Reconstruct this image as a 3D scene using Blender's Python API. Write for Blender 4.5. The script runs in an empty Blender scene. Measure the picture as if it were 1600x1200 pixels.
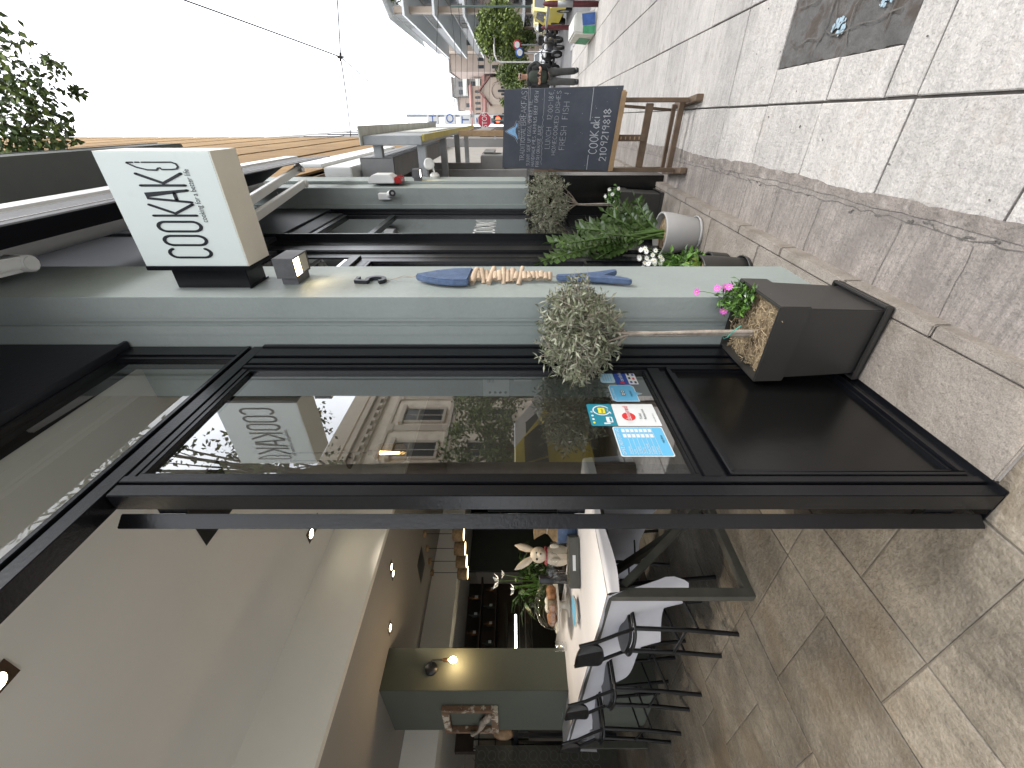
import bpy, bmesh, math, random
from mathutils import Vector, Matrix
random.seed(7)
R_ = math.radians
sc = bpy.context.scene
C = sc.collection
# ------------------------------------------------------------------ camera (held sideways: image left is world up)
FPX, YAW, CH = 645.0, R_(32.8), 1.2
F = Vector((-math.sin(YAW), math.cos(YAW), 0)); RT = Vector((math.cos(YAW), math.sin(YAW), 0))
cd = bpy.data.cameras.new('camera'); cam = bpy.data.objects.new('camera', cd); C.objects.link(cam)
cd.sensor_fit = 'HORIZONTAL'; cd.sensor_width = 36; cd.lens = FPX / 1600 * 36; cd.clip_start = .02; cd.clip_end = 2000
cx, cy, cz = Vector((0, 0, -1)), RT, -F
cam.matrix_world = Matrix(((cx.x, cy.x, cz.x, 0), (cx.y, cy.y, cz.y, 0), (cx.z, cy.z, cz.z, CH), (0, 0, 0, 1)))
sc.camera = cam
# ------------------------------------------------------------------ world: pale overcast
SUN_EL, SUN_AZ = R_(44), R_(86)
w = bpy.data.worlds.new('World'); sc.world = w; w.use_nodes = True
nt = w.node_tree; nt.nodes.clear()
o_ = nt.nodes.new('ShaderNodeOutputWorld'); bg = nt.nodes.new('ShaderNodeBackground')
sky = nt.nodes.new('ShaderNodeTexSky'); sky.sky_type = 'NISHITA'; sky.sun_disc = False
sky.sun_elevation = SUN_EL; sky.sun_rotation = SUN_AZ
tc = nt.nodes.new('ShaderNodeTexCoord'); nz = nt.nodes.new('ShaderNodeTexNoise')
nz.inputs['Scale'].default_value = 2.2; nz.inputs['Detail'].default_value = 6; nz.inputs['Roughness'].default_value = .55
rp = nt.nodes.new('ShaderNodeValToRGB'); rp.color_ramp.elements[0].position = .3; rp.color_ramp.elements[1].position = .72
rp.color_ramp.elements[0].color = (11.5, 12.2, 13.4, 1); rp.color_ramp.elements[1].color = (19.5, 19.8, 20.2, 1)
mx = nt.nodes.new('ShaderNodeMix'); mx.data_type = 'RGBA'; mx.inputs[0].default_value = .9
nt.links.new(tc.outputs['Generated'], nz.inputs['Vector']); nt.links.new(nz.outputs['Fac'], rp.inputs[0])
nt.links.new(sky.outputs[0], mx.inputs[6]); nt.links.new(rp.outputs[0], mx.inputs[7])
nt.links.new(mx.outputs[2], bg.inputs[0]); bg.inputs[1].default_value = .1; nt.links.new(bg.outputs[0], o_.inputs[0])
sl = bpy.data.lights.new('sun', 'SUN'); sl.energy = 1.5; sl.angle = R_(14); sl.color = (1, .97, .93)
so = bpy.data.objects.new('sun', sl); C.objects.link(so)
sd = Vector((math.sin(SUN_AZ) * math.cos(SUN_EL), math.cos(SUN_AZ) * math.cos(SUN_EL), math.sin(SUN_EL)))
so.rotation_euler = sd.to_track_quat('Z', 'Y').to_euler(); so.location = (12, 1, 15)
sc.view_settings.view_transform = 'Standard'; sc.view_settings.look = 'None'; sc.view_settings.gamma = 1
sc.view_settings.exposure = 0.95
sc.cycles.use_denoising = True; sc.cycles.max_bounces = 10; sc.cycles.diffuse_bounces = 5; sc.cycles.glossy_bounces = 5
sc.cycles.transparent_max_bounces = 24; sc.cycles.sample_clamp_indirect = 6; sc.cycles.caustics_reflective = False; sc.cycles.caustics_refractive = False
# ------------------------------------------------------------------ measuring helpers: photo pixel -> world point on a plane
def ray(x, y):
    d = F + RT * ((600 - y) / FPX); d.z = -(x - 800) / FPX; return d
def PX(x, y, c): d = ray(x, y); t = c / d.x; return Vector((c, d.y * t, CH + d.z * t))
def PY(x, y, c): d = ray(x, y); t = c / d.y; return Vector((d.x * t, c, CH + d.z * t))
def PZ(x, y, c): d = ray(x, y); t = (c - CH) / d.z; return Vector((d.x * t, d.y * t, c))
SL = .046
def zg(y): return .005 - SL * y            # sidewalk slopes down the street
def zl(y): return 0.0 if y < 1.45 else .0667 - SL * y   # ledge along the shop fronts
# ------------------------------------------------------------------ mesh builder
WL = {}
class MB:
    def __init__(s): s.v = []; s.f = []; s.m = []; s.sm = []
    def face(s, pts, m=0, sm=False):
        b = len(s.v); s.v += [Vector(p) for p in pts]; s.f.append(list(range(b, b + len(pts)))); s.m.append(m); s.sm.append(sm)
    def add(s, vs, fs, m=0, sm=False):
        b = len(s.v); s.v += [Vector(p) for p in vs]
        for f in fs: s.f.append([b + i for i in f]); s.m.append(m); s.sm.append(sm)
    def hexa(s, p, m=0):   # p: 4 bottom ccw, 4 top ccw
        s.add(p, [(3, 2, 1, 0), (4, 5, 6, 7), (0, 1, 5, 4), (1, 2, 6, 5), (2, 3, 7, 6), (3, 0, 4, 7)], m)
    def box(s, x0, x1, y0, y1, z0, z1, m=0):
        if x0 > x1: x0, x1 = x1, x0
        if y0 > y1: y0, y1 = y1, y0
        if z0 > z1: z0, z1 = z1, z0
        s.hexa([(x0, y0, z0), (x1, y0, z0), (x1, y1, z0), (x0, y1, z0), (x0, y0, z1), (x1, y0, z1), (x1, y1, z1), (x0, y1, z1)], m)
    def obox(s, c, sz, rot=None, m=0):
        rot = rot or Matrix.Identity(3); c = Vector(c); a, b, d = [q / 2 for q in sz]
        P = [c + rot @ Vector(q) for q in [(-a, -b, -d), (a, -b, -d), (a, b, -d), (-a, b, -d), (-a, -b, d), (a, -b, d), (a, b, d), (-a, b, d)]]
        s.hexa(P, m)
    def bar(s, p0, p1, wd, ht, m=0, up=(0, 0, 1)):
        p0, p1 = Vector(p0), Vector(p1); d = (p1 - p0); L = d.length; d.normalize(); up = Vector(up)
        x = d.cross(up)
        if x.length < 1e-4: x = d.cross(Vector((0, 1, 0)))
        x.normalize(); z = x.cross(d); rot = Matrix((x, d, z)).transposed()
        s.obox((p0 + p1) / 2, (wd, L, ht), rot, m)
    def prism(s, poly, vec, m=0, caps=True):
        n = len(poly); vec = Vector(vec); P = [Vector(p) for p in poly]
        s.add(P + [p + vec for p in P], [(i, (i + 1) % n, n + (i + 1) % n, n + i) for i in range(n)], m)
        if caps: s.face(P[::-1], m); s.face([p + vec for p in P], m)
    def tube(s, path, r, n=10, m=0, caps=True):
        P = [Vector(p) for p in path]; rs = r if isinstance(r, (list, tuple)) else [r] * len(P)
        vs = []; ref = None
        for i, p in enumerate(P):
            d = (P[min(i + 1, len(P) - 1)] - P[max(i - 1, 0)])
            if d.length < 1e-9: d = Vector((0, 0, 1))
            d.normalize()
            if ref is None: ref = Vector((0, 0, 1)) if abs(d.z) < .9 else Vector((1, 0, 0))
            x = d.cross(ref).normalized(); y = x.cross(d).normalized(); ref = y.cross(Vector()) if False else (ref if abs(d.dot(ref)) < .95 else y)
            for k in range(n):
                a = 2 * math.pi * k / n; vs.append(p + (x * math.cos(a) + y * math.sin(a)) * rs[i])
        fs = [(i * n + k, i * n + (k + 1) % n, (i + 1) * n + (k + 1) % n, (i + 1) * n + k) for i in range(len(P) - 1) for k in range(n)]
        s.add(vs, fs, m, True)
        if caps: s.face(vs[:n][::-1], m); s.face(vs[-n:], m)
    def lathe(s, prof, c, n=24, m=0, axis=None, sm=True):
        c = Vector(c); vs = []
        M = Vector(axis).to_track_quat('Z', 'Y').to_matrix() if axis else Matrix.Identity(3)
        for r, z in prof:
            for k in range(n):
                a = 2 * math.pi * k / n; vs.append(c + M @ Vector((r * math.cos(a), r * math.sin(a), z)))
        fs = [(i * n + k, i * n + (k + 1) % n, (i + 1) * n + (k + 1) % n, (i + 1) * n + k) for i in range(len(prof) - 1) for k in range(n)]
        s.add(vs, fs, m, sm)
    def ball(s, c, r, n=12, m=0, sq=(1, 1, 1), jit=0):
        c = Vector(c); vs = []; k2 = n // 2
        for i in range(k2 + 1):
            ph = math.pi * i / k2
            for k in range(n):
                a = 2 * math.pi * k / n; j = 1 + random.uniform(-jit, jit)
                vs.append(c + Vector((r * sq[0] * math.sin(ph) * math.cos(a) * j, r * sq[1] * math.sin(ph) * math.sin(a) * j, -r * sq[2] * math.cos(ph) * j)))
        fs = [(i * n + k, i * n + (k + 1) % n, (i + 1) * n + (k + 1) % n, (i + 1) * n + k) for i in range(k2) for k in range(n)]
        s.add(vs, fs, m, True)
    def leaf(s, p, d, L, wd, m=0, up=None, bend=.15):
        p = Vector(p); d = Vector(d).normalized(); up = Vector(up) if up else Vector((random.gauss(0, 1), random.gauss(0, 1), random.gauss(0, 1)))
        x = d.cross(up)
        if x.length < 1e-3: x = d.cross(Vector((.3, .5, .8)))
        x.normalize(); nrm = x.cross(d).normalized()
        a = p; b = p + d * L * .45 + x * wd / 2 + nrm * L * bend * .6; c = p + d * L + nrm * -L * bend * .2; e = p + d * L * .45 - x * wd / 2 + nrm * L * bend * .6
        mid = p + d * L * .5 + nrm * L * bend * .25
        s.add([a, b, c, e, mid], [(0, 1, 4), (1, 2, 4), (2, 3, 4), (3, 0, 4)], m, False)
    def merge(s, o, M=None, m=None):
        b = len(s.v); s.v += [(M @ v) if M else v.copy() for v in o.v]
        for f, mm, sm in zip(o.f, o.m, o.sm): s.f.append([b + i for i in f]); s.m.append(mm if m is None else m); s.sm.append(sm)
    def bounds(s):
        return [min(v[i] for v in s.v) for i in range(3)], [max(v[i] for v in s.v) for i in range(3)]
    def build(s, name, mats, parent=None, label=None, cat=None, group=None, kind=None, bevel=0, origin=None, weld=False):
        if not isinstance(mats, (list, tuple)): mats = [mats]
        if parent is not None: org = WL[parent.name]
        elif origin is not None: org = Vector(origin)
        else:
            a, b = s.bounds(); org = Vector(((a[0] + b[0]) / 2, (a[1] + b[1]) / 2, a[2]))
        me = bpy.data.meshes.new(name); me.from_pydata([tuple(v - org) for v in s.v], [], s.f)
        me.polygons.foreach_set('material_index', s.m); me.polygons.foreach_set('use_smooth', s.sm)
        for m in mats: me.materials.append(m)
        if bevel or weld:
            bm = bmesh.new(); bm.from_mesh(me); bmesh.ops.remove_doubles(bm, verts=bm.verts, dist=1e-5)
            if bevel:
                ed = [e for e in bm.edges if len(e.link_faces) == 2 and e.calc_face_angle(0) > R_(35)]
                bmesh.ops.bevel(bm, geom=ed, offset=bevel, segments=2 if bevel > .0015 else 1, affect='EDGES', clamp_overlap=True)
            bm.to_mesh(me); bm.free()
        o = bpy.data.objects.new(name, me); C.objects.link(o)
        if parent is not None: o.parent = parent
        else: o.location = org
        WL[o.name] = org
        return tag(o, label, cat, group, kind)
def tag(o, label=None, cat=None, group=None, kind=None):
    if label: o['label'] = label
    if cat: o['category'] = cat
    if group: o['group'] = group
    if kind: o['kind'] = kind
    return o
def thing(name, loc, label, cat, group=None):
    o = bpy.data.objects.new(name, None); C.objects.link(o); o.location = loc; o.empty_display_size = .1
    WL[o.name] = Vector(loc); return tag(o, label, cat, group)
def dup(root, loc, rz=None, label=None, group=None):
    def cp(o, par):
        c = o.copy(); C.objects.link(c); c.parent = par; WL[c.name] = WL[o.name]
        for ch in list(o.children): cp(ch, c)
        return c
    r = cp(root, None); r.location = loc
    if rz is not None: r.rotation_euler = (0, 0, rz)
    if label: r['label'] = label
    if group: r['group'] = group
    return r
def mk(fn):      # small helper: MB built by fn
    b = MB(); fn(b); return b
# ------------------------------------------------------------------ lettering
def ribbon(mb, pts, wd, org, rx, up, m=0, lift=0, caps=True):
    """flat stroke along 2-D points in the plane (org, rx, up)"""
    org, rx, up = Vector(org), Vector(rx), Vector(up); nr = rx.cross(up).normalized(); h = wd / 2
    def W(p): return org + rx * p[0] + up * p[1] + nr * lift
    P = [Vector((p[0], p[1])) for p in pts]
    n = len(P); L = []; Rr = []
    for i in range(n):
        a = P[max(i - 1, 0)]; b = P[min(i + 1, n - 1)]; t = (b - a)
        if t.length < 1e-9: t = Vector((1, 0))
        t.normalize(); q = Vector((-t.y, t.x))
        k = 1.0
        if 0 < i < n - 1:
            t0 = (P[i] - P[i - 1]).normalized(); dd = abs(t0.dot(t)); k = min(1 / max(dd, .4), 2.0)
        L.append(P[i] + q * h * k); Rr.append(P[i] - q * h * k)
    for i in range(n - 1): mb.face([W(Rr[i]), W(Rr[i + 1]), W(L[i + 1]), W(L[i])], m)
    if caps:
        for e in (P[0], P[-1]):
            mb.face([W(e + Vector((math.cos(k * math.pi / 3), math.sin(k * math.pi / 3))) * h) for k in range(6)], m, False)
def arc(cx, cy, rx, ry, a0, a1, n=8): return [(cx + rx * math.cos(R_(a0 + (a1 - a0) * i / n)), cy + ry * math.sin(R_(a0 + (a1 - a0) * i / n))) for i in range(n + 1)]
SF = {  # single-stroke hand capitals on a 0..1 box, value = (width, strokes)
 'A': (.7, [[(0, 0), (.35, 1), (.7, 0)], [(.12, .35), (.58, .35)]]), 'B': (.6, [[(0, 0), (0, 1), (.45, .95), (.5, .75), (.4, .55), (0, .5)], [(.4, .52), (.6, .3), (.5, .05), (0, 0)]]),
 'C': (.6, [[(.6, .85), (.35, 1), (.08, .8), (0, .5), (.08, .18), (.35, 0), (.6, .15)]]), 'D': (.62, [[(0, 0), (0, 1), (.4, .9), (.62, .5), (.4, .1), (0, 0)]]),
 'E': (.5, [[(.5, 1), (0, 1), (0, 0), (.5, 0)], [(0, .52), (.4, .52)]]), 'F': (.5, [[(.5, 1), (0, 1), (0, 0)], [(0, .52), (.4, .52)]]),
 'G': (.62, [[(.6, .85), (.35, 1), (.08, .8), (0, .5), (.08, .18), (.35, 0), (.6, .15), (.6, .45), (.35, .45)]]), 'H': (.6, [[(0, 0), (0, 1)], [(.6, 0), (.6, 1)], [(0, .5), (.6, .5)]]),
 'I': (.12, [[(.06, 0), (.06, 1)]]), 'J': (.45, [[(.45, 1), (.45, .2), (.3, 0), (.1, .05), (0, .2)]]), 'K': (.58, [[(0, 0), (0, 1)], [(.55, 1), (0, .45), (.58, 0)]]),
 'L': (.5, [[(0, 1), (0, 0), (.5, 0)]]), 'M': (.75, [[(0, 0), (.08, 1), (.37, .35), (.66, 1), (.75, 0)]]), 'N': (.6, [[(0, 0), (0, 1), (.6, 0), (.6, 1)]]),
 'O': (.65, [[(.32, 1), (.08, .82), (0, .5), (.08, .18), (.32, 0), (.57, .18), (.65, .5), (.57, .82), (.32, 1)]]), 'P': (.55, [[(0, 0), (0, 1), (.42, .95), (.55, .75), (.42, .52), (0, .48)]]),
 'R': (.58, [[(0, 0), (0, 1), (.42, .95), (.52, .75), (.42, .52), (0, .48)], [(.25, .5), (.58, 0)]]), 'S': (.55, [[(.52, .85), (.3, 1), (.05, .85), (.08, .62), (.45, .42), (.55, .2), (.3, 0), (0, .12)]]),
 'T': (.6, [[(0, 1), (.6, 1)], [(.3, 1), (.3, 0)]]), 'U': (.6, [[(0, 1), (0, .25), (.15, 0), (.45, 0), (.6, .25), (.6, 1)]]), 'V': (.6, [[(0, 1), (.3, 0), (.6, 1)]]),
 'W': (.8, [[(0, 1), (.2, 0), (.4, .7), (.6, 0), (.8, 1)]]), 'Y': (.6, [[(0, 1), (.3, .5), (.6, 1)], [(.3, .5), (.3, 0)]]), 'X': (.6, [[(0, 0), (.6, 1)], [(0, 1), (.6, 0)]]),
 '0': (.55, [[(.27, 1), (.05, .8), (0, .5), (.05, .2), (.27, 0), (.5, .2), (.55, .5), (.5, .8), (.27, 1)]]), '1': (.2, [[(0, .8), (.15, 1), (.15, 0)]]),
 '2': (.5, [[(0, .8), (.2, 1), (.45, .85), (.42, .55), (0, 0), (.5, 0)]]), '3': (.5, [[(0, .9), (.25, 1), (.45, .8), (.2, .52), (.5, .28), (.25, 0), (0, .1)]]),
 '5': (.5, [[(.48, 1), (.08, 1), (.04, .58), (.35, .6), (.5, .3), (.3, 0), (0, .08)]]), '6': (.5, [[(.45, 1), (.1, .6), (0, .3), (.15, 0), (.42, .05), (.5, .3), (.3, .5), (.03, .4)]]),
 '8': (.5, [[(.25, .53), (.05, .75), (.25, 1), (.45, .75), (.25, .53), (0, .25), (.25, 0), (.5, .25), (.25, .53)]]), '9': (.5, [[(.48, .7), (.25, .5), (.03, .7), (.2, 1), (.45, .92), (.48, .7), (.4, 0)]]),
 ',': (.15, [[(.1, .1), (0, -.15)]]), '.': (.12, [[(.05, 0), (.07, .05)]]), ':': (.12, [[(.05, .2), (.06, .26)], [(.05, .7), (.06, .76)]]), '-': (.35, [[(0, .5), (.35, .5)]]),
 '!': (.12, [[(.06, 1), (.06, .3)], [(.06, .02), (.06, .08)]]), '€': (.55, [[(.55, .9), (.3, 1), (.1, .7), (.1, .3), (.3, 0), (.55, .1)], [(0, .6), (.4, .6)], [(0, .42), (.4, .42)]]),
 'a': (.5, [[(.45, .6), (.2, .62), (0, .35), (.15, 0), (.42, .2)], [(.47, .62), (.5, 0)]]), 'k': (.45, [[(0, 0), (0, 1)], [(.4, .6), (0, .3), (.45, 0)]]), 'i': (.12, [[(.06, 0), (.06, .6)], [(.06, .85), (.06, .9)]]),
 'n': (.42, [[(0, 0), (0, .6)], [(0, .4), (.2, .62), (.42, .45), (.42, 0)]]), 'c': (.4, [[(.4, .5), (.2, .6), (0, .3), (.2, 0), (.4, .1)]]), 'e': (.4, [[(0, .32), (.4, .35), (.2, .62), (0, .3), (.2, 0), (.4, .1)]]),
}
def hand(mb, txt, org, rx, up, h, wd, m=0, lift=.0008, width=None, jit=.03, cond=1.0):
    g = .2; tot = sum((SF[c][0] * cond + g) if c in SF else .45 for c in txt) - g
    s = h; sx = (width / tot) if width else h * 1.0
    x = 0
    for c in txt:
        if c not in SF: x += .45; continue
        cw, st = SF[c]; dy = random.uniform(-jit, jit)
        for q in st:
            ribbon(mb, [((x + p[0] * cond + random.uniform(-jit, jit) * .5) * sx, (p[1] + dy + random.uniform(-jit, jit) * .5) * s) for p in q], wd * random.uniform(.85, 1.15), org, rx, up, m, lift, caps=False)
        x += cw * cond + g
def type_mesh(txt, size, org, rx, up, ext=0, align='LEFT', xs=1.0, mb=None, m=0):
    cu = bpy.data.curves.new('t', 'FONT'); cu.body = txt; cu.size = size; cu.align_x = align; cu.extrude = ext; cu.resolution_u = 3
    ob = bpy.data.objects.new('t', cu); C.objects.link(ob); dg = bpy.context.evaluated_depsgraph_get()
    me = bpy.data.meshes.new_from_object(ob.evaluated_get(dg)); bpy.data.objects.remove(ob); bpy.data.curves.remove(cu)
    rx, up = Vector(rx), Vector(up); nr = rx.cross(up); org = Vector(org); mb = mb or MB()
    mb.add([org + rx * v.co.x * xs + up * v.co.y + nr * v.co.z for v in me.vertices], [tuple(p.vertices) for p in me.polygons], m)
    bpy.data.meshes.remove(me); return mb
# ------------------------------------------------------------------ materials
def srgb(r, g, b): return tuple((c / 255 / 12.92) if c / 255 <= .04045 else ((c / 255 + .055) / 1.055) ** 2.4 for c in (r, g, b))
def mat(name, col, rough=.6, metal=0, var=.12, vs=6, bump=0, bs=60, coat=0, spec=.5, trans=0, island=0, emit=None, es=0, stain=None, stv=(.5, .7), sts=2.5, alpha=1, fine=0, pits=0, ps=110, streak=None):
    m = bpy.data.materials.new(name); m.use_nodes = True; n = m.node_tree; b = n.nodes['Principled BSDF']; L = n.links
    b.inputs['Roughness'].default_value = rough; b.inputs['Metallic'].default_value = metal; b.inputs['Specular IOR Level'].default_value = spec
    b.inputs['Coat Weight'].default_value = coat; b.inputs['Coat Roughness'].default_value = .15; b.inputs['Transmission Weight'].default_value = trans
    tcn = n.nodes.new('ShaderNodeTexCoord')
    def noise(scale, det=5, ro=.6):
        t = n.nodes.new('ShaderNodeTexNoise'); t.inputs['Scale'].default_value = scale; t.inputs['Detail'].default_value = det; t.inputs['Roughness'].default_value = ro
        L.new(tcn.outputs['Object'], t.inputs['Vector']); return t
    def mix(fac, a, c, mode='MIX'):
        q = n.nodes.new('ShaderNodeMix'); q.data_type = 'RGBA'; q.blend_type = mode
        for k, v in ((0, fac), (6, a), (7, c)):
            if hasattr(v, 'is_output') or isinstance(v, bpy.types.NodeSocket): L.new(v, q.inputs[k])
            else: q.inputs[k].default_value = v if k == 0 else (v[0], v[1], v[2], 1)
        return q.outputs[2]
    def ramp(src, lo, hi, a=0, c=1):
        q = n.nodes.new('ShaderNodeMapRange'); q.inputs[1].default_value = lo; q.inputs[2].default_value = hi; q.inputs[3].default_value = a; q.inputs[4].default_value = c
        L.new(src, q.inputs[0]); return q.outputs[0]
    out = None
    if var:
        t = noise(vs); out = mix(ramp(t.outputs['Fac'], .3, .7), tuple(c * (1 - var) for c in col), tuple(min(1, c * (1 + var)) for c in col))
    if fine:
        t = noise(vs * 25, 3, .7); out = mix(ramp(t.outputs['Fac'], .35, .65, 0, 1), out or col, mix(1.0, out or col, (1 - fine,) * 3, 'MULTIPLY'))
    if pits:
        t = noise(ps, 2, .5); out = mix(ramp(t.outputs['Fac'], .60, .68, 0, 1), out or col, mix(1.0, out or col, (1 - pits,) * 3, 'MULTIPLY'))
        t = noise(ps * .23, 3, .6); out = mix(ramp(t.outputs['Fac'], .66, .72, 0, .8), out, mix(1.0, out, (1 - pits,) * 3, 'MULTIPLY'))
    if streak:
        mp = n.nodes.new('ShaderNodeMapping'); mp.inputs['Scale'].default_value = streak[:3]; L.new(tcn.outputs['Object'], mp.inputs['Vector'])
        t = n.nodes.new('ShaderNodeTexNoise'); t.inputs['Scale'].default_value = 1; t.inputs['Detail'].default_value = 6; t.inputs['Roughness'].default_value = .7; L.new(mp.outputs[0], t.inputs['Vector'])
        out = mix(ramp(t.outputs['Fac'], .42, .62, 0, 1), out or col, mix(1.0, out or col, (1 - streak[3],) * 3, 'MULTIPLY'))
    if stain:
        t = noise(sts, 7, .65); out = mix(ramp(t.outputs['Fac'], stv[0], stv[1]), out or col, stain)
    if island:
        g = n.nodes.new('ShaderNodeNewGeometry'); out = mix(1.0, out or col, (1, 1, 1), 'MULTIPLY')
        q = out.node; r = ramp(g.outputs['Random Per Island'], 0, 1, 1 - island, 1 + island * .6)
        cmb = n.nodes.new('ShaderNodeCombineColor'); [L.new(r, cmb.inputs[i]) for i in range(3)]; L.new(cmb.outputs[0], q.inputs[7])
    if out is not None: L.new(out, b.inputs['Base Color'])
    else: b.inputs['Base Color'].default_value = (*col, 1)
    if bump:
        t = noise(bs, 6, .6); bp = n.nodes.new('ShaderNodeBump'); bp.inputs['Strength'].default_value = bump; bp.inputs['Distance'].default_value = .01
        L.new(t.outputs['Fac'], bp.inputs['Height']); L.new(bp.outputs[0], b.inputs['Normal'])
    if emit: b.inputs['Emission Color'].default_value = (*emit, 1); b.inputs['Emission Strength'].default_value = es
    if alpha < 1: b.inputs['Alpha'].default_value = alpha
    return m
def glass(name, tint=(.9, .95, .93), k=1.9, ior=1.5, rough=0):
    m = bpy.data.materials.new(name); m.use_nodes = True; n = m.node_tree; L = n.links; n.nodes.clear()
    o = n.nodes.new('ShaderNodeOutputMaterial'); t = n.nodes.new('ShaderNodeBsdfTransparent'); g = n.nodes.new('ShaderNodeBsdfGlossy'); mi = n.nodes.new('ShaderNodeMixShader')
    fr = n.nodes.new('ShaderNodeFresnel'); fr.inputs[0].default_value = ior; mu = n.nodes.new('ShaderNodeMath'); mu.operation = 'MULTIPLY'; mu.inputs[1].default_value = k; mu.use_clamp = True
    # same reflectance seen from either side of the single sheet
    geo = n.nodes.new('ShaderNodeNewGeometry'); dt = n.nodes.new('ShaderNodeVectorMath'); dt.operation = 'DOT_PRODUCT'
    L.new(geo.outputs['Incoming'], dt.inputs[0]); L.new(geo.outputs['Normal'], dt.inputs[1])
    ab = n.nodes.new('ShaderNodeMath'); ab.operation = 'ABSOLUTE'; L.new(dt.outputs['Value'], ab.inputs[0])
    om = n.nodes.new('ShaderNodeMath'); om.operation = 'SUBTRACT'; om.inputs[0].default_value = 1; L.new(ab.outputs[0], om.inputs[1])
    pw = n.nodes.new('ShaderNodeMath'); pw.operation = 'POWER'; pw.inputs[1].default_value = 5; L.new(om.outputs[0], pw.inputs[0])
    r0 = ((ior - 1) / (ior + 1)) ** 2
    ma = n.nodes.new('ShaderNodeMath'); ma.operation = 'MULTIPLY_ADD'; ma.inputs[1].default_value = 1 - r0; ma.inputs[2].default_value = r0; L.new(pw.outputs[0], ma.inputs[0])
    L.new(ma.outputs[0], mu.inputs[0]); L.new(mu.outputs[0], mi.inputs[0])
    t.inputs[0].default_value = (*tint, 1); g.inputs['Roughness'].default_value = rough
    L.new(t.outputs[0], mi.inputs[1]); L.new(g.outputs[0], mi.inputs[2]); L.new(mi.outputs[0], o.inputs[0]); return m
M = {}
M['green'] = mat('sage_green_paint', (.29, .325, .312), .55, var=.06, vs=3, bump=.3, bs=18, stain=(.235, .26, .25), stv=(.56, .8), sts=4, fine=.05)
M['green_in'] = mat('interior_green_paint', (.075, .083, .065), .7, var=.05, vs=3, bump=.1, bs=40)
M['black'] = mat('black_painted_metal', (.0045, .005, .0065), .26, var=.15, vs=8, bump=.08, bs=90, spec=.4)
M['panel'] = mat('black_panel', (.004, .004, .004), .24, var=.2, vs=3, bump=.05, bs=30, stain=(.008, .0075, .007), stv=(.55, .8), sts=3)
M['fasciab'] = mat('dark_fascia', (.010, .011, .016), .42, var=.2, vs=6, bump=.1, bs=60)
M['glass'] = glass('window_glass', (.48, .51, .5), 6.8)
M['glass2'] = glass('transom_glass', (.82, .85, .84), 2.2)
M['clear'] = glass('clear_glassware', (.96, .97, .97), 1.4, 1.45)
M['wallup'] = mat('upper_wall_render', (.12, .13, .125), .8, var=.08, vs=2, bump=.1)
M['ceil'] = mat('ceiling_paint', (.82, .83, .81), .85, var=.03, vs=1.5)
M['ceil2'] = mat('rear_ceiling_shaded', (.36, .345, .32), .85, var=.03, vs=1.5)  # shade of the lower rear ceiling put into a darker colour
M['bulk'] = mat('bulkhead_lit', (.9, .89, .83), .85, var=.03, vs=1.5)  # daylight on the bulkhead faces put into a lighter colour
M['slab'] = mat('limestone_slab', (.575, .54, .505), .85, var=.16, vs=6, bump=.9, bs=50, island=.13, fine=.2, pits=.24, ps=130, streak=(6, 38, 1, .18), stain=(.3, .26, .23), stv=(.56, .78), sts=6)
M['mortar'] = mat('joint_mortar', (.12, .11, .10), .95, var=.3, vs=20, bump=.4, bs=80)
M['worn'] = mat('worn_concrete', (.345, .305, .275), .85, var=.2, vs=8, bump=.8, bs=45, fine=.3, pits=.25, ps=120, streak=(5, 70, 1, .3), stain=(.19, .165, .15), stv=(.46, .68), sts=5)
M['ledge'] = mat('stone_ledge', (.33, .29, .25), .8, var=.16, vs=9, bump=.6, bs=60, fine=.35, pits=.2, ps=90, island=.05, stain=(.18, .15, .12), stv=(.5, .75), sts=5)
M['tile'] = mat('stone_floor_tile', (.2, .18, .15), .5, var=.45, vs=3.2, bump=1.0, bs=50, fine=.28, pits=.14, ps=95, streak=(22, 5, 1, .22), island=.32, stain=(.125, .095, .062), stv=(.48, .74), sts=2.2)
M['grout'] = mat('tile_grout', (.12, .108, .09), .9, var=.2, vs=20)
M['asph'] = mat('road_asphalt', (.17, .165, .165), .9, var=.15, vs=1.2, bump=.3, bs=80, fine=.2)
M['patch'] = mat('old_asphalt_patch', (.12, .115, .11), .9, var=.25, vs=10, bump=.9, bs=22, fine=.25, stain=(.07, .055, .045), stv=(.5, .62), sts=9)
M['kerb'] = mat('kerb_stone', (.35, .34, .33), .85, var=.15, vs=4, bump=.3)
M['grey_plastic'] = mat('dark_planter_plastic', (.032, .03, .028), .42, var=.08, vs=6, bump=.03, bs=200)
M['potgrey'] = mat('pale_grey_pot', (.38, .37, .36), .6, var=.06, vs=5)
M['straw'] = mat('coir_mulch', (.33, .25, .15), .95, var=.4, vs=30, bump=.9, bs=90, stain=(.14, .09, .05), stv=(.45, .6), sts=14)
M['soil'] = mat('potting_soil', (.06, .04, .025), .95, var=.4, vs=40, bump=.9, bs=70)
M['strawbits'] = mat('dry_straw', (.4, .31, .19), .9, var=.3, vs=50, island=.6)
M['bark'] = mat('olive_bark', (.34, .29, .24), .85, var=.3, vs=30, bump=.6, bs=60)
M['olive'] = mat('olive_leaf', (.15, .165, .095), .5, var=.2, vs=20, island=.4, spec=.4)
M['olive2'] = mat('olive_leaf_underside', (.28, .29, .21), .6, var=.15, vs=20, island=.3)
M['leafg'] = mat('glossy_leaf', (.035, .075, .02), .25, var=.25, vs=15, island=.45, spec=.6)
M['leafy'] = mat('yellow_green_leaf', (.28, .36, .07), .5, var=.25, vs=15, island=.35)
M['leafb'] = mat('bright_green_leaf', (.12, .25, .04), .5, var=.25, vs=15, island=.35)
M['treeleaf'] = mat('street_tree_leaf', (.07, .11, .028), .5, var=.25, vs=2, island=.5)
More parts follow.
